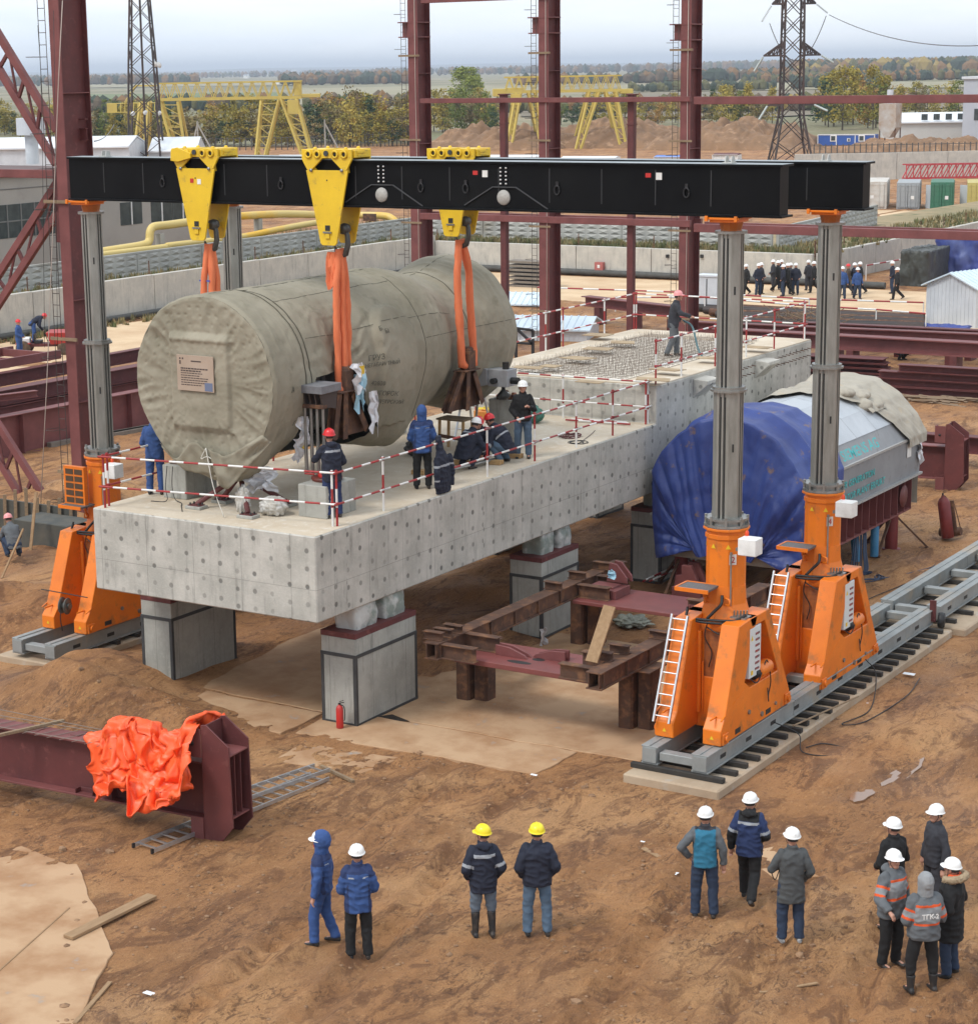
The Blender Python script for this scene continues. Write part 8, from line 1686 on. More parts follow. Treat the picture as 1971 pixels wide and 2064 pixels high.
blobwood('far_forest', [(-30, 2000, 137.2, 138.2, 1500, 26, [0, 0, 4]), (-30, 2000, 138.6, 141, 1500, 18, [0, 1, 4, 4]), (-30, 760, 142, 147, 500, 14, [0, 1, 2, 4]), (750, 1400, 144, 150, 420, 15, [0, 4, 4, 2]), (1370, 2000, 145, 148, 520, 17, [0, 1, 2, 4])], FM, 'hazy far woods along the skyline', 3)
blobwood('far_forest', [(0, 400, 152, 158, 220, 12, [0, 4, 2]), (560, 860, 160, 165, 240, 11, [0, 0, 4, 2]), (1600, 2000, 163.5, 166, 420, 14, [2, 1, 4, 3, 0]), (1500, 2000, 173, 176, 260, 6.5, [0, 1, 2]), (1280, 1620, 165, 172, 200, 9, [4, 0, 2]), (1270, 1560, 188, 190.5, 90, 5, [0, 1]), (1600, 1770, 186, 190.5, 60, 6, [0, 1]), (1040, 1380, 168, 172, 130, 8, [4, 2, 0])], FM, 'strips of autumn woodland between the far fields', 5)
blobwood('far_hedge', [(180, 860, 209, 214, 170, 5.5, [0, 1, 2, 4]), (860, 1400, 222, 233, 120, 4.5, [1, 2, 4]), (1400, 1850, 222, 236, 170, 4.2, [1, 3, 4, 0])], FM, 'loose scrub in front of the fields', 9)
b = MB()
for (D, y_, hgt, sd) in ((9500, 133, 30, 1), (14000, 133, 72, 2)):
 b2 = MB(); n = 120
 b2.grid(n, 6, lambda u, v: (lambda g: V((g.x, g.y, -5+hgt*(.55+.45*noise.noise(V((u*7*sd, sd, 0))))*math.sin(math.pi*min(1, v*1.0)*.5+.0))))(CAM+(_f*D*(1+.25*v)+_r*(u-.5)*D*1.4)), smooth=True)
 for i in range(len(b2.v)): p = b2.v[i]; b2.v[i] = (p[0], p[1], p[2])
 o = b2.build('hills', mat('far hill', (.055, .065, .045), 1, col2=(.09, .085, .05), scale=.002), recalc=False); o['kind'] = 'structure'
def field(pts, z, m):
 b = MB(); b.add([V((at(x, y, Z=0).x, at(x, y, Z=0).y, z)) for x, y in pts], [tuple(range(len(pts)))]); o = b.build('field', m, recalc=False); o['kind'] = 'structure'
F1 = mat('stubble', (.30, .265, .17), 1, col2=(.24, .22, .13), scale=.02); F2 = mat('ploughed', (.20, .165, .115), 1, col2=(.16, .135, .09), scale=.015); F3 = mat('winter crop', (.12, .165, .06), 1, col2=(.16, .17, .08), scale=.01)
field([(150, 190), (560, 186), (560, 205), (150, 212)], .25, F3); field([(600, 178), (900, 172), (1100, 176), (1010, 208), (560, 212)], .3, F1); field([(600, 196), (860, 190), (1000, 205), (700, 216)], .45, F2); field([(160, 170), (600, 165), (600, 172), (160, 177)], .5, F1)
field([(1250, 172), (1560, 167), (1990, 164), (1990, 176), (1560, 182), (1250, 186)], .35, F1); field([(1250, 190), (1990, 180), (1990, 190), (1250, 206)], .5, F2); field([(1050, 210), (1600, 206), (1990, 200), (1990, 214), (1500, 240), (1050, 236)], .3, F2); field([(1600, 153.5), (1990, 149), (1990, 152), (1600, 157)], .6, F1)
# == earth mounds
SOIL = mat('spoil soil', (.26, .150, .080), 1, col2=(.17, .10, .055), scale=.35, col3=(.40, .25, .15), s3=.5, lo3=.55, hi3=.7, bump=.7, bscale=1.5, bdist=.2)
def mound(pxl, pxr, pyb, pyt, label, seed, dep=14, rough=.5):
 c_ = at((pxl+pxr)/2, pyb-4, Z=0); a, e = at(pxl, pyb-4, Z=0), at(pxr, pyb-4, Z=0); hw = (e-a).length/2; ax = (e-a).normalized(); ay = V((-ax.y, ax.x, 0)); h_ = at((pxl+pxr)/2, pyt, Y=c_.y+dep*.5).z*1.42
 b = MB(); n = 70
 def fn(u, v):
  x, y = (u-.5)*2, (v-.5)*2; p = c_+ax*(x*hw*1.15)+ay*(y*dep+dep*.6); q = max(0, 1-abs(x)**3)*max(0, 1-y*y)
  z = h_*(q**.6)*(.72+.34*noise.fractal(V((x*3.2+seed, y*1.5, seed)), .6, 2, 3))+rough*noise.fractal(V((p.x*.35, p.y*.35, seed)), .7, 2.1, 4)*q-.3; return V((p.x, p.y, z))
 b.grid(n*2, n//2, fn); o = b.build('earth_mound', SOIL, recalc=False); tag(o, label, 'earth mound', 'heaps of excavated soil')
mound(868, 1110, 304, 254, 'brown earth mound with pale rubble behind the left and middle columns', 1)
mound(1060, 1330, 300, 248, 'long brown earth mound under the right yellow crane', 2); mound(1320, 1585, 304, 246, 'highest brown earth mound, left of the big pylon', 3)
mound(1560, 1680, 312, 292, 'low earth heap at the foot of the big pylon', 4, 6); mound(1690, 1990, 318, 278, 'wide brown earth mound in front of the white hall at right', 5, 10); mound(1735, 1795, 360, 333, 'small sandy heap behind the beam end', 6, 4, .3)
# == cranes, masts, pylon
CY_ = mat('crane yellow', (.56, .43, .09), .6, col2=(.46, .35, .09), scale=.5); LAT = mat('lattice dark', (.030, .026, .026), .6, col2=(.07, .035, .025), scale=.25)
def crane(label, D, Pt):
 """Pt: picture points for girder ends, leg tops and feet, all in the crane's own plane at distance D"""
 t = thing('gantry_crane', label, 'gantry crane', (0, 0, 0), 0, 'yellow gantry cranes beyond the site'); W_ = 3.2
 away = V((_f.x, _f.y, 0)).normalized(); hor = V((_r.x, _r.y, 0)).normalized(); Q = lambda x, y: dp(x, y, D)
 t.location = Q(*Pt['l'][0]); t.location.z = 0
 (x0, y0), (x1, y1), hh = Pt['g']; a, e = Q(x0, y0), Q(x1, y1); a.z = e.z = (a.z+e.z)/2; up_ = V((0, 0, hh*D/FPX))
 for w_ in (0, W_):
  o_ = away*w_
  b = MB(); b.bar(a+o_, e+o_, .30, .42); b.build('bottom_chord', CY_, t); b = MB(); b.bar(a+o_+up_, e+o_+up_, .24, .24); b.build('top_chord', CY_, t)
  n = Pt['n']
  for k in range(n):
   p, q = a.lerp(e, k/n)+o_, a.lerp(e, (k+1)/n)+o_; m_ = p.lerp(q, .5)+up_
   b = MB(); b.bar(p, m_, .14, .14); b.bar(m_, q, .14, .14); b.build('web_member', CY_, t)
 b = MB(); n = Pt['n']
 for k in range(n+1): p = a.lerp(e, k/n); b.bar(p, p+away*W_, .12, .12); b.bar(p+up_, p+up_+away*W_, .1, .1)
 o = b.build('cross_tie', CY_, t); o['kind'] = 'stuff'
 for tops, feet in Pt['legs']:
  for w_ in (0, W_):
   for (tx, ty), (fx, fy) in zip(tops, feet):
    p, q = Q(tx, ty)+away*w_, Q(fx, fy)+away*w_*2.2; k = (p.z-0)/(p.z-q.z) if abs(p.z-q.z) > .1 else 1; q = p+(q-p)*k; b = MB(); b.bar(p, q, .32, .32); b.build('leg', CY_, t)
  (ta, tb_), (fa, fb) = tops, feet
  for k in range(5):
   u, v = (k+.3)/5.2, (k+1.2)/5.2; A_, B_ = Q(*ta), Q(*tb_); C_, D_ = Q(*fa), Q(*fb); C_ = A_+(C_-A_)*(A_.z/(A_.z-C_.z)); D_ = B_+(D_-B_)*(B_.z/(B_.z-D_.z))
   b = MB(); b.bar(A_.lerp(C_, u), B_.lerp(D_, u), .12, .12); b.bar(A_.lerp(C_, u), B_.lerp(D_, min(1, v)), .1, .1); b.build('leg_brace', CY_, t)
 for (bx0_, by0_, bx1_, by1__, dd, nm) in Pt['boxes']:
  p, q = Q(bx0_, by1__), Q(bx1_, by0_); w_ = (q-p).dot(hor); h_ = (q.z-p.z); b = MB(); b.hexa([p, p+hor*w_, p+hor*w_+away*dd, p+away*dd, p+Z3*h_, p+hor*w_+Z3*h_, p+hor*w_+away*dd+Z3*h_, p+away*dd+Z3*h_]); b.build(nm, CY_, t, bevel=.05)
 return t
crane('large yellow lattice gantry crane at the left, its girder crossing the dark mast', 318, dict(g=((318, 202), (608, 194), 32), n=13, l=[(330, 310)], legs=[(((322, 204), (358, 204)), ((348, 300), (372, 296))), (((283, 204), (300, 204)), ((270, 308), (290, 306))), (((526, 202), (562, 200)), ((515, 314), (534, 312))), (((566, 198), (596, 196)), ((602, 296), (622, 294)))], boxes=[(580, 200, 602, 230, 2, 'cabin'), (592, 162, 607, 192, 2.5, 'winch_house'), (216, 206, 316, 209, 2.5, 'cantilever'), (216, 207, 236, 226, .15, 'end_guard'), (608, 188, 645, 196, 2.5, 'end_platform')]))
for (x, k) in ((216, 0),):
 t = [o for o in C.objects if o.name == 'gantry_crane'][0]; b = MB()
 for i in range(12): p = dp(218+i*8.5, 226, 318); b.bar(p, dp(218+i*8.5, 208, 318), .1, .1)
 b.bar(dp(216, 226, 318), dp(316, 224, 318), .14, .14); b.bar(dp(252, 206, 318), dp(274, 172, 318), .3, .3); b.bar(dp(274, 172, 318), dp(320, 172, 318), .22, .22); o = b.build('cantilever_rail', CY_, t); o['kind'] = 'stuff'
crane('smaller yellow gantry crane at the centre, partly hidden by the middle column', 330, dict(g=((1018, 185), (1252, 181), 29), n=12, l=[(1100, 300)], legs=[(((1188, 184), (1208, 184)), ((1160, 302), (1170, 302))), (((1222, 184), (1242, 184)), ((1254, 308), (1266, 316))), (((1066, 186), (1080, 186)), ((1092, 300), (1100, 300))), (((1040, 186), (1050, 186)), ((1020, 300), (1030, 300)))], boxes=[(1030, 188, 1050, 212, 2, 'cabin'), (1020, 176, 1052, 184, 3, 'trolley'), (994, 178, 1020, 194, 2.5, 'end_platform'), (1250, 178, 1276, 188, 2.5, 'end_platform')]))
def lattice_tower(t, base, w0, zs, ws, r_=.12, m=LAT, ax=None, n_=None):
 ax = ax or V((_r.x, _r.y, 0)).normalized(); ay = V((-ax.y, ax.x, 0)); cs = [(-1, -1), (1, -1), (1, 1), (-1, 1)]
 P_ = lambda c, z, w_: base+ax*(c[0]*w_/2)+ay*(c[1]*w_/2)+Z3*z
 for c in cs:
  b = MB()
  for z0, z1, a, e in zip(zs, zs[1:], ws, ws[1:]): b.bar(P_(c, z0, a), P_(c, z1, e), r_*1.5, r_*1.5)
  b.build('corner_leg', m, t)
 b = MB()
 for z0, z1, a, e in zip(zs, zs[1:], ws, ws[1:]):
  n = max(1, round((z1-z0)/((a+e)/2*.95)))
  for k in range(n):
   u0, u1 = k/n, (k+1)/n; za, zb = z0+(z1-z0)*u0, z0+(z1-z0)*u1; wa, wb = a+(e-a)*u0, a+(e-a)*u1
   for i in range(4): c, d = cs[i], cs[(i+1) % 4]; b.bar(P_(c, za, wa), P_(d, zb, wb), r_*.8, r_*.8); b.bar(P_(d, za, wa), P_(c, zb, wb), r_*.8, r_*.8)
 o = b.build('lacing', m, t); o['kind'] = 'stuff'; return P_
g_ = at(296, 337, Z=0); D1 = (g_-CAM).dot(_f); mw = 64*D1/FPX; ms = thing('lattice_mast', 'dark lattice mast with lamps rising behind the left crane', 'mast', g_)
lattice_tower(ms, g_, mw, [0, 14, 26, 40], [mw*1.02, mw*.78, mw*.50, mw*.42], .13); b = MB(); b.tube(g_, g_+Z3*40, .16, n=6); b.build('core_pipe', LAT, ms)
for dx, py in ((-25, 228), (0, 226), (28, 227)): q = dp(293+dx, py, D1-2.2); b = MB(); b.lathe([(0, -.3), (.25, -.25), (.3, .2), (0, .3)], q, axis=(.3, -.8, -.3), n=10); b.build('flood_lamp', WHITE, ms)
for dx, py in ((18, 129), (26, 131)): q = dp(293+dx, py, D1-2); b = MB(); b.lathe([(0, -.3), (.45, -.2), (.3, .1), (0, .15)], q, axis=(0, -1, -.3), n=12); b.build('loudspeaker', WHITE, ms)
g_ = at(1592, 337, Z=0); D2 = (g_-CAM).dot(_f); k_ = D2/FPX; py_ = thing('power_pylon', 'big dark four-legged power pylon with three pairs of arms at the right', 'pylon', g_); zz = lambda y: (337-y)*k_
ax = V((_r.x, _r.y, 0)).normalized(); ay = V((-ax.y, ax.x, 0))
lattice_tower(py_, g_, 0, [0, zz(236), zz(195), zz(115), zz(0), zz(-90)], [80*k_, 43*k_, 40*k_, 39*k_, 37*k_, 25*k_], .13)
INS = mat('insulator glass', (.45, .50, .48), .3)
for (yb, yt, xl, xr, nm) in ((116, 92, 1535, 1648, 'cross_arm'), (16, -6, 1550, 1636, 'cross_arm'), (213, 206, 1545, 1636, 'cross_arm')):
 zb, zt = zz(yb), zz(yt)
 for xe, s_ in ((xl, -1), (xr, 1)):
  e = g_+ax*((xe-1592)*k_)+Z3*zb; b = MB()
  for c in (-1, 1):
   p, q = g_+ax*(s_*19*k_)+ay*(c*19*k_)+Z3*zb, g_+ax*(s_*19*k_)+ay*(c*19*k_)+Z3*zt; b.bar(p, e, .2, .2); b.bar(q, e, .16, .16)
   for j in (1, 2, 3): u = j/4; b.bar(p.lerp(e, u), q.lerp(e, u), .1, .1); b.bar(p.lerp(e, u), q.lerp(e, u-.25), .1, .1)
  b.build(nm, LAT, py_)
  d = V((xe, yb, 0)); tip = dp(xe+(-17 if s_ < 0 else 34), yb+(30 if s_ < 0 else 11), D2-4); b = MB()
  for j in range(14): q = e.lerp(tip, .1+.85*j/14); b.lathe([(0, -.05), (.16, 0), (0, .08)], q, axis=(tip-e), n=8)
  o = b.build('insulator_string', INS, py_); o['kind'] = 'stuff'
WR = mat('wire', (.10, .10, .11), .5)
for i, (p, q, sg) in enumerate([(dp(1671, 29, D2-4), dp(2100, 75, D2-60), 2.0), (dp(1537, 48, D2-4), dp(1450, 145, D2+900), 1.0), (dp(1551, 46, D2-3), dp(1665, 31, D2-4), 5.0), (dp(230, 250, D1+4), dp(190, 284, D1-120), .5), (dp(1682, 126, D2-4), dp(2100, 160, D2-60), 2)]):
 if i in (1, 4): continue
 b = MB(); b.path(rope([p, q], sg, 18), .05, 4); o = b.build('power_line', WR); tag(o, ['long power line sagging from the pylon to the right edge', '', 'slack jumper wire looping under the upper pylon arm', 'thin guy wire running down left from the dark mast'][i], 'wire')
for i, (px, pb, pt) in enumerate([(400, 296, 243), (656, 300, 240)]):
 g_ = at(px, pb+10, Z=0); h_ = at(px, pt, Y=g_.y).z; t = thing('concrete_pole', ['leaning pair of concrete poles behind the left crane leg', 'pair of pale concrete poles left of the left hall column'][i], 'pole', g_); hz = V((_r.x, _r.y, 0)).normalized()
 for s_, e in ((0, 0), (1, 2.4), (-1, .9 if i else 1.2)):
  if i and s_ < 0: continue
  b = MB(); b.tube(g_+hz*e*s_, g_+Z3*(h_ if s_ == 0 else h_*.9), .17, .12, n=6); b.build('pole', OLDC, t)
# == far buildings
PAN = mat('precast wall', (.40, .37, .33), .95, col2=(.30, .28, .25), scale=.12, col3=(.24, .22, .20), s3=.5, lo3=.6, hi3=.8, bump=.2, bscale=2); WROOF = mat('white roof', (.74, .77, .80), .5, col2=(.62, .65, .68), scale=.05); GLS = mat('dark glazing', (.028, .038, .04), .25, col2=(.06, .075, .075), scale=1.5)
XB = -68.0; YE = at(128, 440, X=XB).y+.8; zt = at(60, 352, X=XB).z
wb = thing('workshop_building', 'grey precast concrete workshop with dark window bands behind the left walls', 'building', (XB, 60, 0)); b = MB(); b.box(-100, 18, 0, XB, YE, zt); b.build('wall', PAN, wb); b = MB(); b.box(-101, 17.5, zt, XB+.3, YE+.3, zt+.35); b.build('roof', mat('dark roof', (.12, .08, .075), .8), wb)
za, zb = at(60, 475, X=XB).z, at(60, 408, X=XB).z
b = MB(); b.box(XB-.1, 18.5, za, XB+.03, YE-.6, zb); wd = b.build('window_band', GLS, wb); b = MB()
for k in range(int((YE-19.5)/1.21)): y = 18.5+k*1.21; b.box(XB, y, za, XB+.08, y+.09, zb)
b.box(XB, 18.5, (za+zb)/2-.04, XB+.07, YE-.6, (za+zb)/2+.04); b.build('mullions', mat('mullion', (.16, .16, .15), .7), wd)
b = MB()
for k in range(int((YE-18)/5.4)+1): b.box(XB-.01, 18+k*5.4, 0, XB+.03, 18.06+k*5.4, zt)
b.box(XB-.01, 18, zb+.9, XB+.03, YE, zb+.96); o = b.build('panel_joint', mat('joint', (.16, .15, .14), .9), wb); o['kind'] = 'stuff'
b = MB(); b.box(-96, YE+.3, 0, XB-1.5, at(425, 440, X=XB-1.5).y, zt-1.2); b.build('annex_wall', PAN, wb)
for k, y in enumerate([at(x_, 440, X=XB-1.5).y for x_ in (243, 305, 348)]): b = MB(); zc = at(250, 412, X=XB).z; b.box(XB-1.6, y, zc-1.5, XB-1.47, y+2.2, zc); w_ = b.build('window', GLS, wb); b = MB(); b.box(XB-1.47, y+1.05, zc-1.5, XB-1.42, y+1.15, zc); b.build('window_frame', WHITE, w_)
q = at(66, 330, X=XB-6); t = thing('roof_vent', 'squat white ventilator on the left workshop roof', 'vent', (q.x, q.y, zt+.3)); b = MB(); b.tube((q.x, q.y, zt+.3), (q.x, q.y, zt+2.2), .45, n=12); b.build('duct', CORR, t); b = MB(); b.tube((q.x, q.y, zt+2.2), (q.x, q.y, zt+3.3), .95, n=14); b.build('hood', CORR, t)
def longhall(name, label, pL, pR, Z0, py_e, py_r, dep, wm, rm, cat='building', base=None):
 """eave row py_e and ridge row py_r between two picture columns, standing on row base"""
 a, e = at(pL, base, Z=0), at(pR, base+(pL-pR)*.0165, Z=0); ax = (e-a).normalized(); ay = V((-ax.y, ax.x, 0)); ay = ay if ay.dot(_f) > 0 else -ay; ze = at((pL+pR)/2, py_e, Y=((a+e)/2).y).z; zr = at((pL+pR)/2, py_r, Y=((a+e)/2+ay*dep/2).y).z; m_ = (a+e)/2
 t = thing(name, label, cat, m_); L_ = (e-a); b = MB(); b.prism([a, a+Z3*ze, a+ay*dep/2+Z3*(zr-.15), a+ay*dep+Z3*ze, a+ay*dep], L_); b.build('wall', wm, t)
 b = MB(); b.prism([a-ay*.4+Z3*(ze), a+ay*dep/2+Z3*zr, a+ay*dep/2+Z3*(zr+.2), a-ay*.4+Z3*(ze+.2)], L_*1.0); b.build('roof', rm, t); b = MB(); b.prism([a+ay*(dep+.4)+Z3*(ze), a+ay*dep/2+Z3*zr, a+ay*dep/2+Z3*(zr+.2), a+ay*(dep+.4)+Z3*(ze+.2)], L_*1.0); b.build('roof', rm, t); return t, a, e, ay
longhall('long_hall', 'long low hall with a bright white roof behind the workshop at left', -120, 262, 0, 300, 278, 16, CORR, WROOF, base=352)
longhall('long_hall', 'white-roofed hall gable right of the dark mast', 300, 398, 0, 306, 278, 10, CORR, WROOF, base=338)
t, a, e, ay = longhall('long_hall', 'white industrial hall with a shallow pale roof at the right', 1806, 1968, 0, 247, 228, 14, mat('hall cream', (.55, .56, .54), .7, col2=(.45, .46, .44), scale=.2), WROOF, base=282)
for k in range(4): q = a.lerp(e, .35+.15*k)+Z3*3.2; b = MB(); b.box(q.x-.5, q.y-.35, q.z, q.x+.5, q.y-.05, q.z+1); b.build('window', GLS, t)
g_ = at(1965, 282, Z=0); t = thing('office_tower', 'tall pale grey metal clad block cut by the right picture edge', 'building', g_); hz = at(1965, 158, Y=g_.y).z; b = MB(); b.box(g_.x-1.2, g_.y-3, 0, g_.x+14, g_.y+6, hz); b.build('wall', mat('clad grey', (.42, .45, .50), .5, col2=(.36, .39, .44), scale=.3), t); b = MB(); b.box(g_.x-1.5, g_.y-3.3, hz, g_.x+14.3, g_.y+6.3, hz+.4); b.build('roof', CORR, t)
q = at(1967, 230, Y=g_.y-3.05); b = MB(); b.box(q.x-.3, g_.y-3.1, q.z-.9, q.x+.9, g_.y-2.98, q.z+.9); b.build('window', GLS, t)
g_ = at(1791, 290, Z=0); hz = at(1791, 208, Y=g_.y).z; zl = at(1791, 256, Y=g_.y).z; t = thing('silo', 'rusty white square silo on legs beside the white hall', 'silo', g_); b = MB(); b.box(g_.x-1.4, g_.y-1, zl, g_.x+1.4, g_.y+1.6, hz); b.prism([(g_.x-1.4, g_.y-1, zl), (g_.x+1.4, g_.y-1, zl), (g_.x+.4, g_.y-1, zl-1.6), (g_.x-.4, g_.y-1, zl-1.6)], (0, 2.4, 0)); b.build('tank', mat('silo rust', (.48, .46, .42), .8, col2=(.34, .22, .13), scale=.6), t)
for sx in (-1.3, 1.2):
 for sy in (-.9, 1.4): b = MB(); b.box(g_.x+sx, g_.y+sy, 0, g_.x+sx+.15, g_.y+sy+.15, zl); b.build('leg', RUST, t)
b = MB(); b.tube((g_.x, g_.y, hz), (g_.x, g_.y, at(1791, 180, Y=g_.y).z), .5, n=10); b.build('filter', CORR, t)
CBL = mat('cabin blue', (.03, .10, .38), .5, col2=(.025, .08, .30), scale=.5)
def cabin(label, pL, pR, pb, pt, mt, rm=None, wins=(), dep=2.6, name='site_cabin', grp='site cabins beyond the yard'):
 a, e = at(pL, pb, Z=0), at(pR, pb, Z=0); h_ = at(pL, pt, Y=a.y).z; ax = (e-a).normalized(); ay = V((-ax.y, ax.x, 0)); t = thing(name, label, 'cabin', (a+e)/2, 0, grp); L_ = (e-a)
 b = MB(); b.prism([a, a+ay*dep, a+ay*dep+Z3*h_, a+Z3*h_], L_); b.build('wall', mt, t)
 if rm: b = MB(); b.prism([a-ay*.2+Z3*h_, a+ay*dep*.5+Z3*(h_*1.35), a+ay*(dep+.2)+Z3*h_], L_); b.build('roof', rm, t)
 for u, s_ in wins:
  q = a+L_*u+Z3*(h_*.38); b = MB(); b.bar(q-ay*.05+Z3*.5*s_, q-ay*.05+ax*1.0*s_+Z3*.5*s_, .06, 1.0*s_); w_ = b.build('window', WHITE, t); b = MB(); b.bar(q-ay*.09+ax*.15+Z3*.5*s_, q-ay*.09+ax*.8*s_+Z3*.5*s_, .04, .7*s_); b.build('pane', GLS, w_)
 b = MB()
 for u in (0, .33, .66, 1): q = a+L_*u; b.bar(q-ay*.03, q-ay*.03+Z3*h_, .12, .08, up=ay)
 b.bar(a-ay*.03+Z3*h_, e-ay*.03+Z3*h_, .08, .14); b.build('trim', WHITE, t); return t
cabin('blue portable site cabin with white trim, right of the big pylon', 1648, 1762, 293, 271, CBL, None, ((.22, 1), (.52, .5), (.72, 1)))
cabin('hut with a bright blue roof above the black beam, left of the right column', 1318, 1372, 325, 316, WHITE, mat('roof bright blue', (.05, .17, .55), .5)); cabin('small hut with a maroon roof above the black beam', 1436, 1486, 322, 312, WHITE, MAROON)
for i, (pl, pr, c_) in enumerate([(410, 560, WROOF), (556, 660, CORR), (700, 830, WHITE), (880, 990, CORR), (1130, 1240, WHITE), (965, 1085, CBL)]): cabin('low store row %s' % ['behind the first trolley', 'behind the second trolley', 'left of the third trolley', 'right of the third trolley', 'under the right yellow crane', 'blue fronted, between the columns'][i], pl, pr, 327, 318-(i % 2)*2, c_, WROOF if i != 3 else None)
def container(label, pL, pR, pb, pt, mt, sidepx=None, dep=6.0):
 a, e = at(pL, pb, Z=0), at(pR, pb, Z=0); e = V((e.x, a.y+(e.y-a.y), 0)); h_ = at(pL, pt, Y=a.y).z; ax = (e-a).normalized(); ay = V((-ax.y, ax.x, 0)); L_ = e-a; W_ = L_.length; t = thing('shipping_container', label, 'container', (a+e)/2, 0, 'containers in the far yard')
 b = MB(); b.prism([a, a+ay*dep, a+ay*dep+Z3*h_, a+Z3*h_], L_); b.build('box', mt, t)
 for k in (0, 1):
  b = MB(); p = a+ax*(W_*(.05+.46*k))-ay*.05; q = p+ax*W_*.43; b.bar(p+Z3*h_*.5, q+Z3*h_*.5, .06, h_*.86); d = b.build('door', mt, t, bevel=.02); b = MB()
  for j in (0, 1): c = p+ax*W_*(.10+.22*j)-ay*.06; b.tube(c+Z3*.1, c+Z3*(h_-.1), .03, n=5)
  for j in range(5): b.bar(p-ay*.035+Z3*(h_*(.12+.19*j)), q-ay*.035+Z3*(h_*(.12+.19*j)), .03, .05)
  b.build('lock_bar', mt, d)
 b = MB(); p = a+ax*W_*.62-ay*.10+Z3*h_*.45; b.bar(p, p+ax*.3, .02, .3); b.build('plate', WHITE, t)
 b = MB()
 for k in range(22): q = e+ay*(dep*(k+.5)/22)+ax*.03; b.bar(q+Z3*.1, q+Z3*(h_-.1), .1, .05, up=ax)
 o = b.build('side_rib', mt, t); o['kind'] = 'stuff'; return t
cw, cg, cgr, cy2 = mat('cont white', (.58, .57, .53), .7, col2=(.42, .36, .30), scale=1), mat('cont grey', (.30, .32, .33), .6), mat('cont green', (.04, .17, .10), .6, col2=(.05, .14, .09), scale=1), mat('cont yellow', (.45, .38, .12), .6)
container('rust-streaked white container, leftmost of the far row', 1700, 1786, 421, 366, cw, dep=7); container('pale grey container with closed doors, second of the far row', 1806, 1852, 422, 368, cg); container('green container, third of the far row', 1874, 1921, 423, 367, cgr); container('dull yellow container at the right picture edge', 1948, 1995, 424, 368, cy2)
for i, (l_, r_) in enumerate([(1853, 1873), (1922, 1947)]): a, e = at(l_, 423, Z=0), at(r_, 423, Z=0); hz = at(l_, 372, Y=a.y+1.5).z; b = MB(); b.box(min(a.x, e.x), a.y+1.5, 0, max(a.x, e.x), a.y+1.6, hz); o = b.build('sheet_panel', mat('panel pale', (.48, .52, .56), .6)); tag(o, ['pale panel between the grey and green containers', 'pale panel between the green and yellow containers'][i], 'panel')
wall('yard_wall', 'pale concrete yard wall behind the far containers', at(1600, 366, Z=0), at(2010, 357, Z=0), 3.0, .3, WALLC, 5.5, studs=True)
RB = mat('boom red', (.50, .05, .06), .5); t = thing('crane_boom', 'red lattice crane boom lying on top of the far containers', 'crane boom', dp(1830, 358, 205)); Db = 205
for (yo, wd) in ((0, 1.5),):
 p, q = dp(1826, 360, Db), dp(2010, 356, Db+6); aw = V((_f.x, _f.y, 0)).normalized()
 for o_ in (V((0, 0, 0)), aw*wd, Z3*1.35, aw*wd+Z3*1.35): b = MB(); b.bar(p+o_, q+o_, .12, .12); b.build('chord', RB, t)
 b = MB()
 for k in range(13): a, e = p.lerp(q, k/13), p.lerp(q, (k+1)/13); b.bar(a, e+Z3*1.35, .08, .08); b.bar(a+Z3*1.35, a, .08, .08); b.bar(a+aw*wd, e+aw*wd+Z3*1.35, .08, .08); b.bar(a+Z3*1.35, e+aw*wd+Z3*1.35, .07, .07)
 b.build('lacing', RB, t)
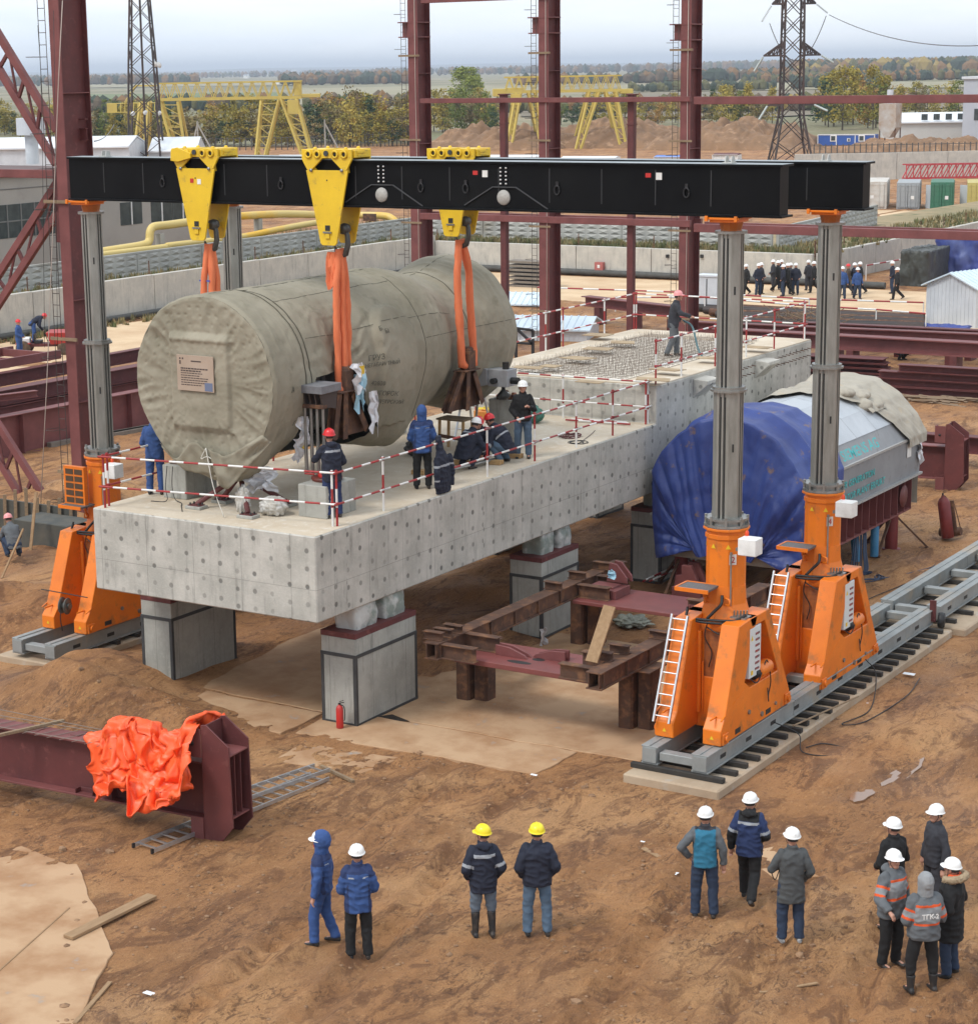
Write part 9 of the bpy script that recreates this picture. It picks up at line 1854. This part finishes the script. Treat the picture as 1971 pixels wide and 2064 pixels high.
for i, (x0, x1, y) in enumerate([(600, 840, 291), (1640, 1990, 318), (280, 640, 300)]):
 t = thing('wire_fence', ['low dark fence before the autumn belt', 'post and rail fence behind the big mound at right', 'faint fence behind the left crane'][i], 'fence', at(x0, y+6, Z=0)); b = MB(); a, e = at(x0, y+6, Z=0), at(x1, y+6-(x1-x0)*.0165, Z=0)
 for k in range(31): q = a.lerp(e, k/30); b.bar(q, q+Z3*2.2, .12, .12)
 b.bar(a+Z3*2, e+Z3*2, .08, .08); b.bar(a+Z3*1, e+Z3*1, .06, .06); o = b.build('post_rail', mat('fence dark', (.09, .085, .08), .9), t)
for i, (px, py) in enumerate([(206, 163), (240, 165), (497, 157), (592, 148), (715, 160), (747, 158), (1345, 152), (1530, 150), (1400, 153), (560, 170)]):
 g_ = at(px, py, Z=0); s_ = (g_-CAM).length*.0008; b = MB(); b.box(g_.x-s_*1.6, g_.y-s_, 0, g_.x+s_*1.6, g_.y+s_, s_*1.4); b.mi = 1; b.prism([(g_.x-s_*1.8, g_.y-s_*1.1, s_*1.4), (g_.x+s_*1.8, g_.y-s_*1.1, s_*1.4), (g_.x+s_*1.8, g_.y, s_*2.3), (g_.x-s_*1.8, g_.y, s_*2.3)], (0, .05, 0)); b.prism([(g_.x-s_*1.8, g_.y-s_*1.1, s_*1.4), (g_.x-s_*1.8, g_.y+s_*1.1, s_*1.4), (g_.x-s_*1.8, g_.y, s_*2.3)], (s_*3.6, 0, 0)); o = b.build('far_house', [WHITE, CORR]); tag(o, 'tiny pale house among the far woods, %s from the left' % ['first', 'second', 'third', 'fourth', 'fifth', 'sixth', 'eighth', 'tenth', 'ninth', 'seventh'][i], 'house', 'far village houses')
# == haze
b = MB(); b.box(-22000, -22000, -6.5, 22000, 22000, 90); o = b.build('haze', None) if False else None
me = bpy.data.meshes.new('haze'); me.from_pydata(b.v, [], b.f); hz_ = bpy.data.objects.new('haze', me); C.objects.link(hz_); hz_['kind'] = 'stuff'; hz_['label'] = 'thin pale haze over the whole plain'
hm = bpy.data.materials.new('haze'); hm.use_nodes = True; ht = hm.node_tree; ht.nodes.clear(); ho = ht.nodes.new('ShaderNodeOutputMaterial'); hv = ht.nodes.new('ShaderNodeVolumePrincipled'); hv.inputs['Color'].default_value = (.80, .88, 1, 1); hv.inputs['Density'].default_value = .00014; hv.inputs['Anisotropy'].default_value = .2; ht.links.new(hv.outputs[0], ho.inputs['Volume']); me.materials.append(hm)
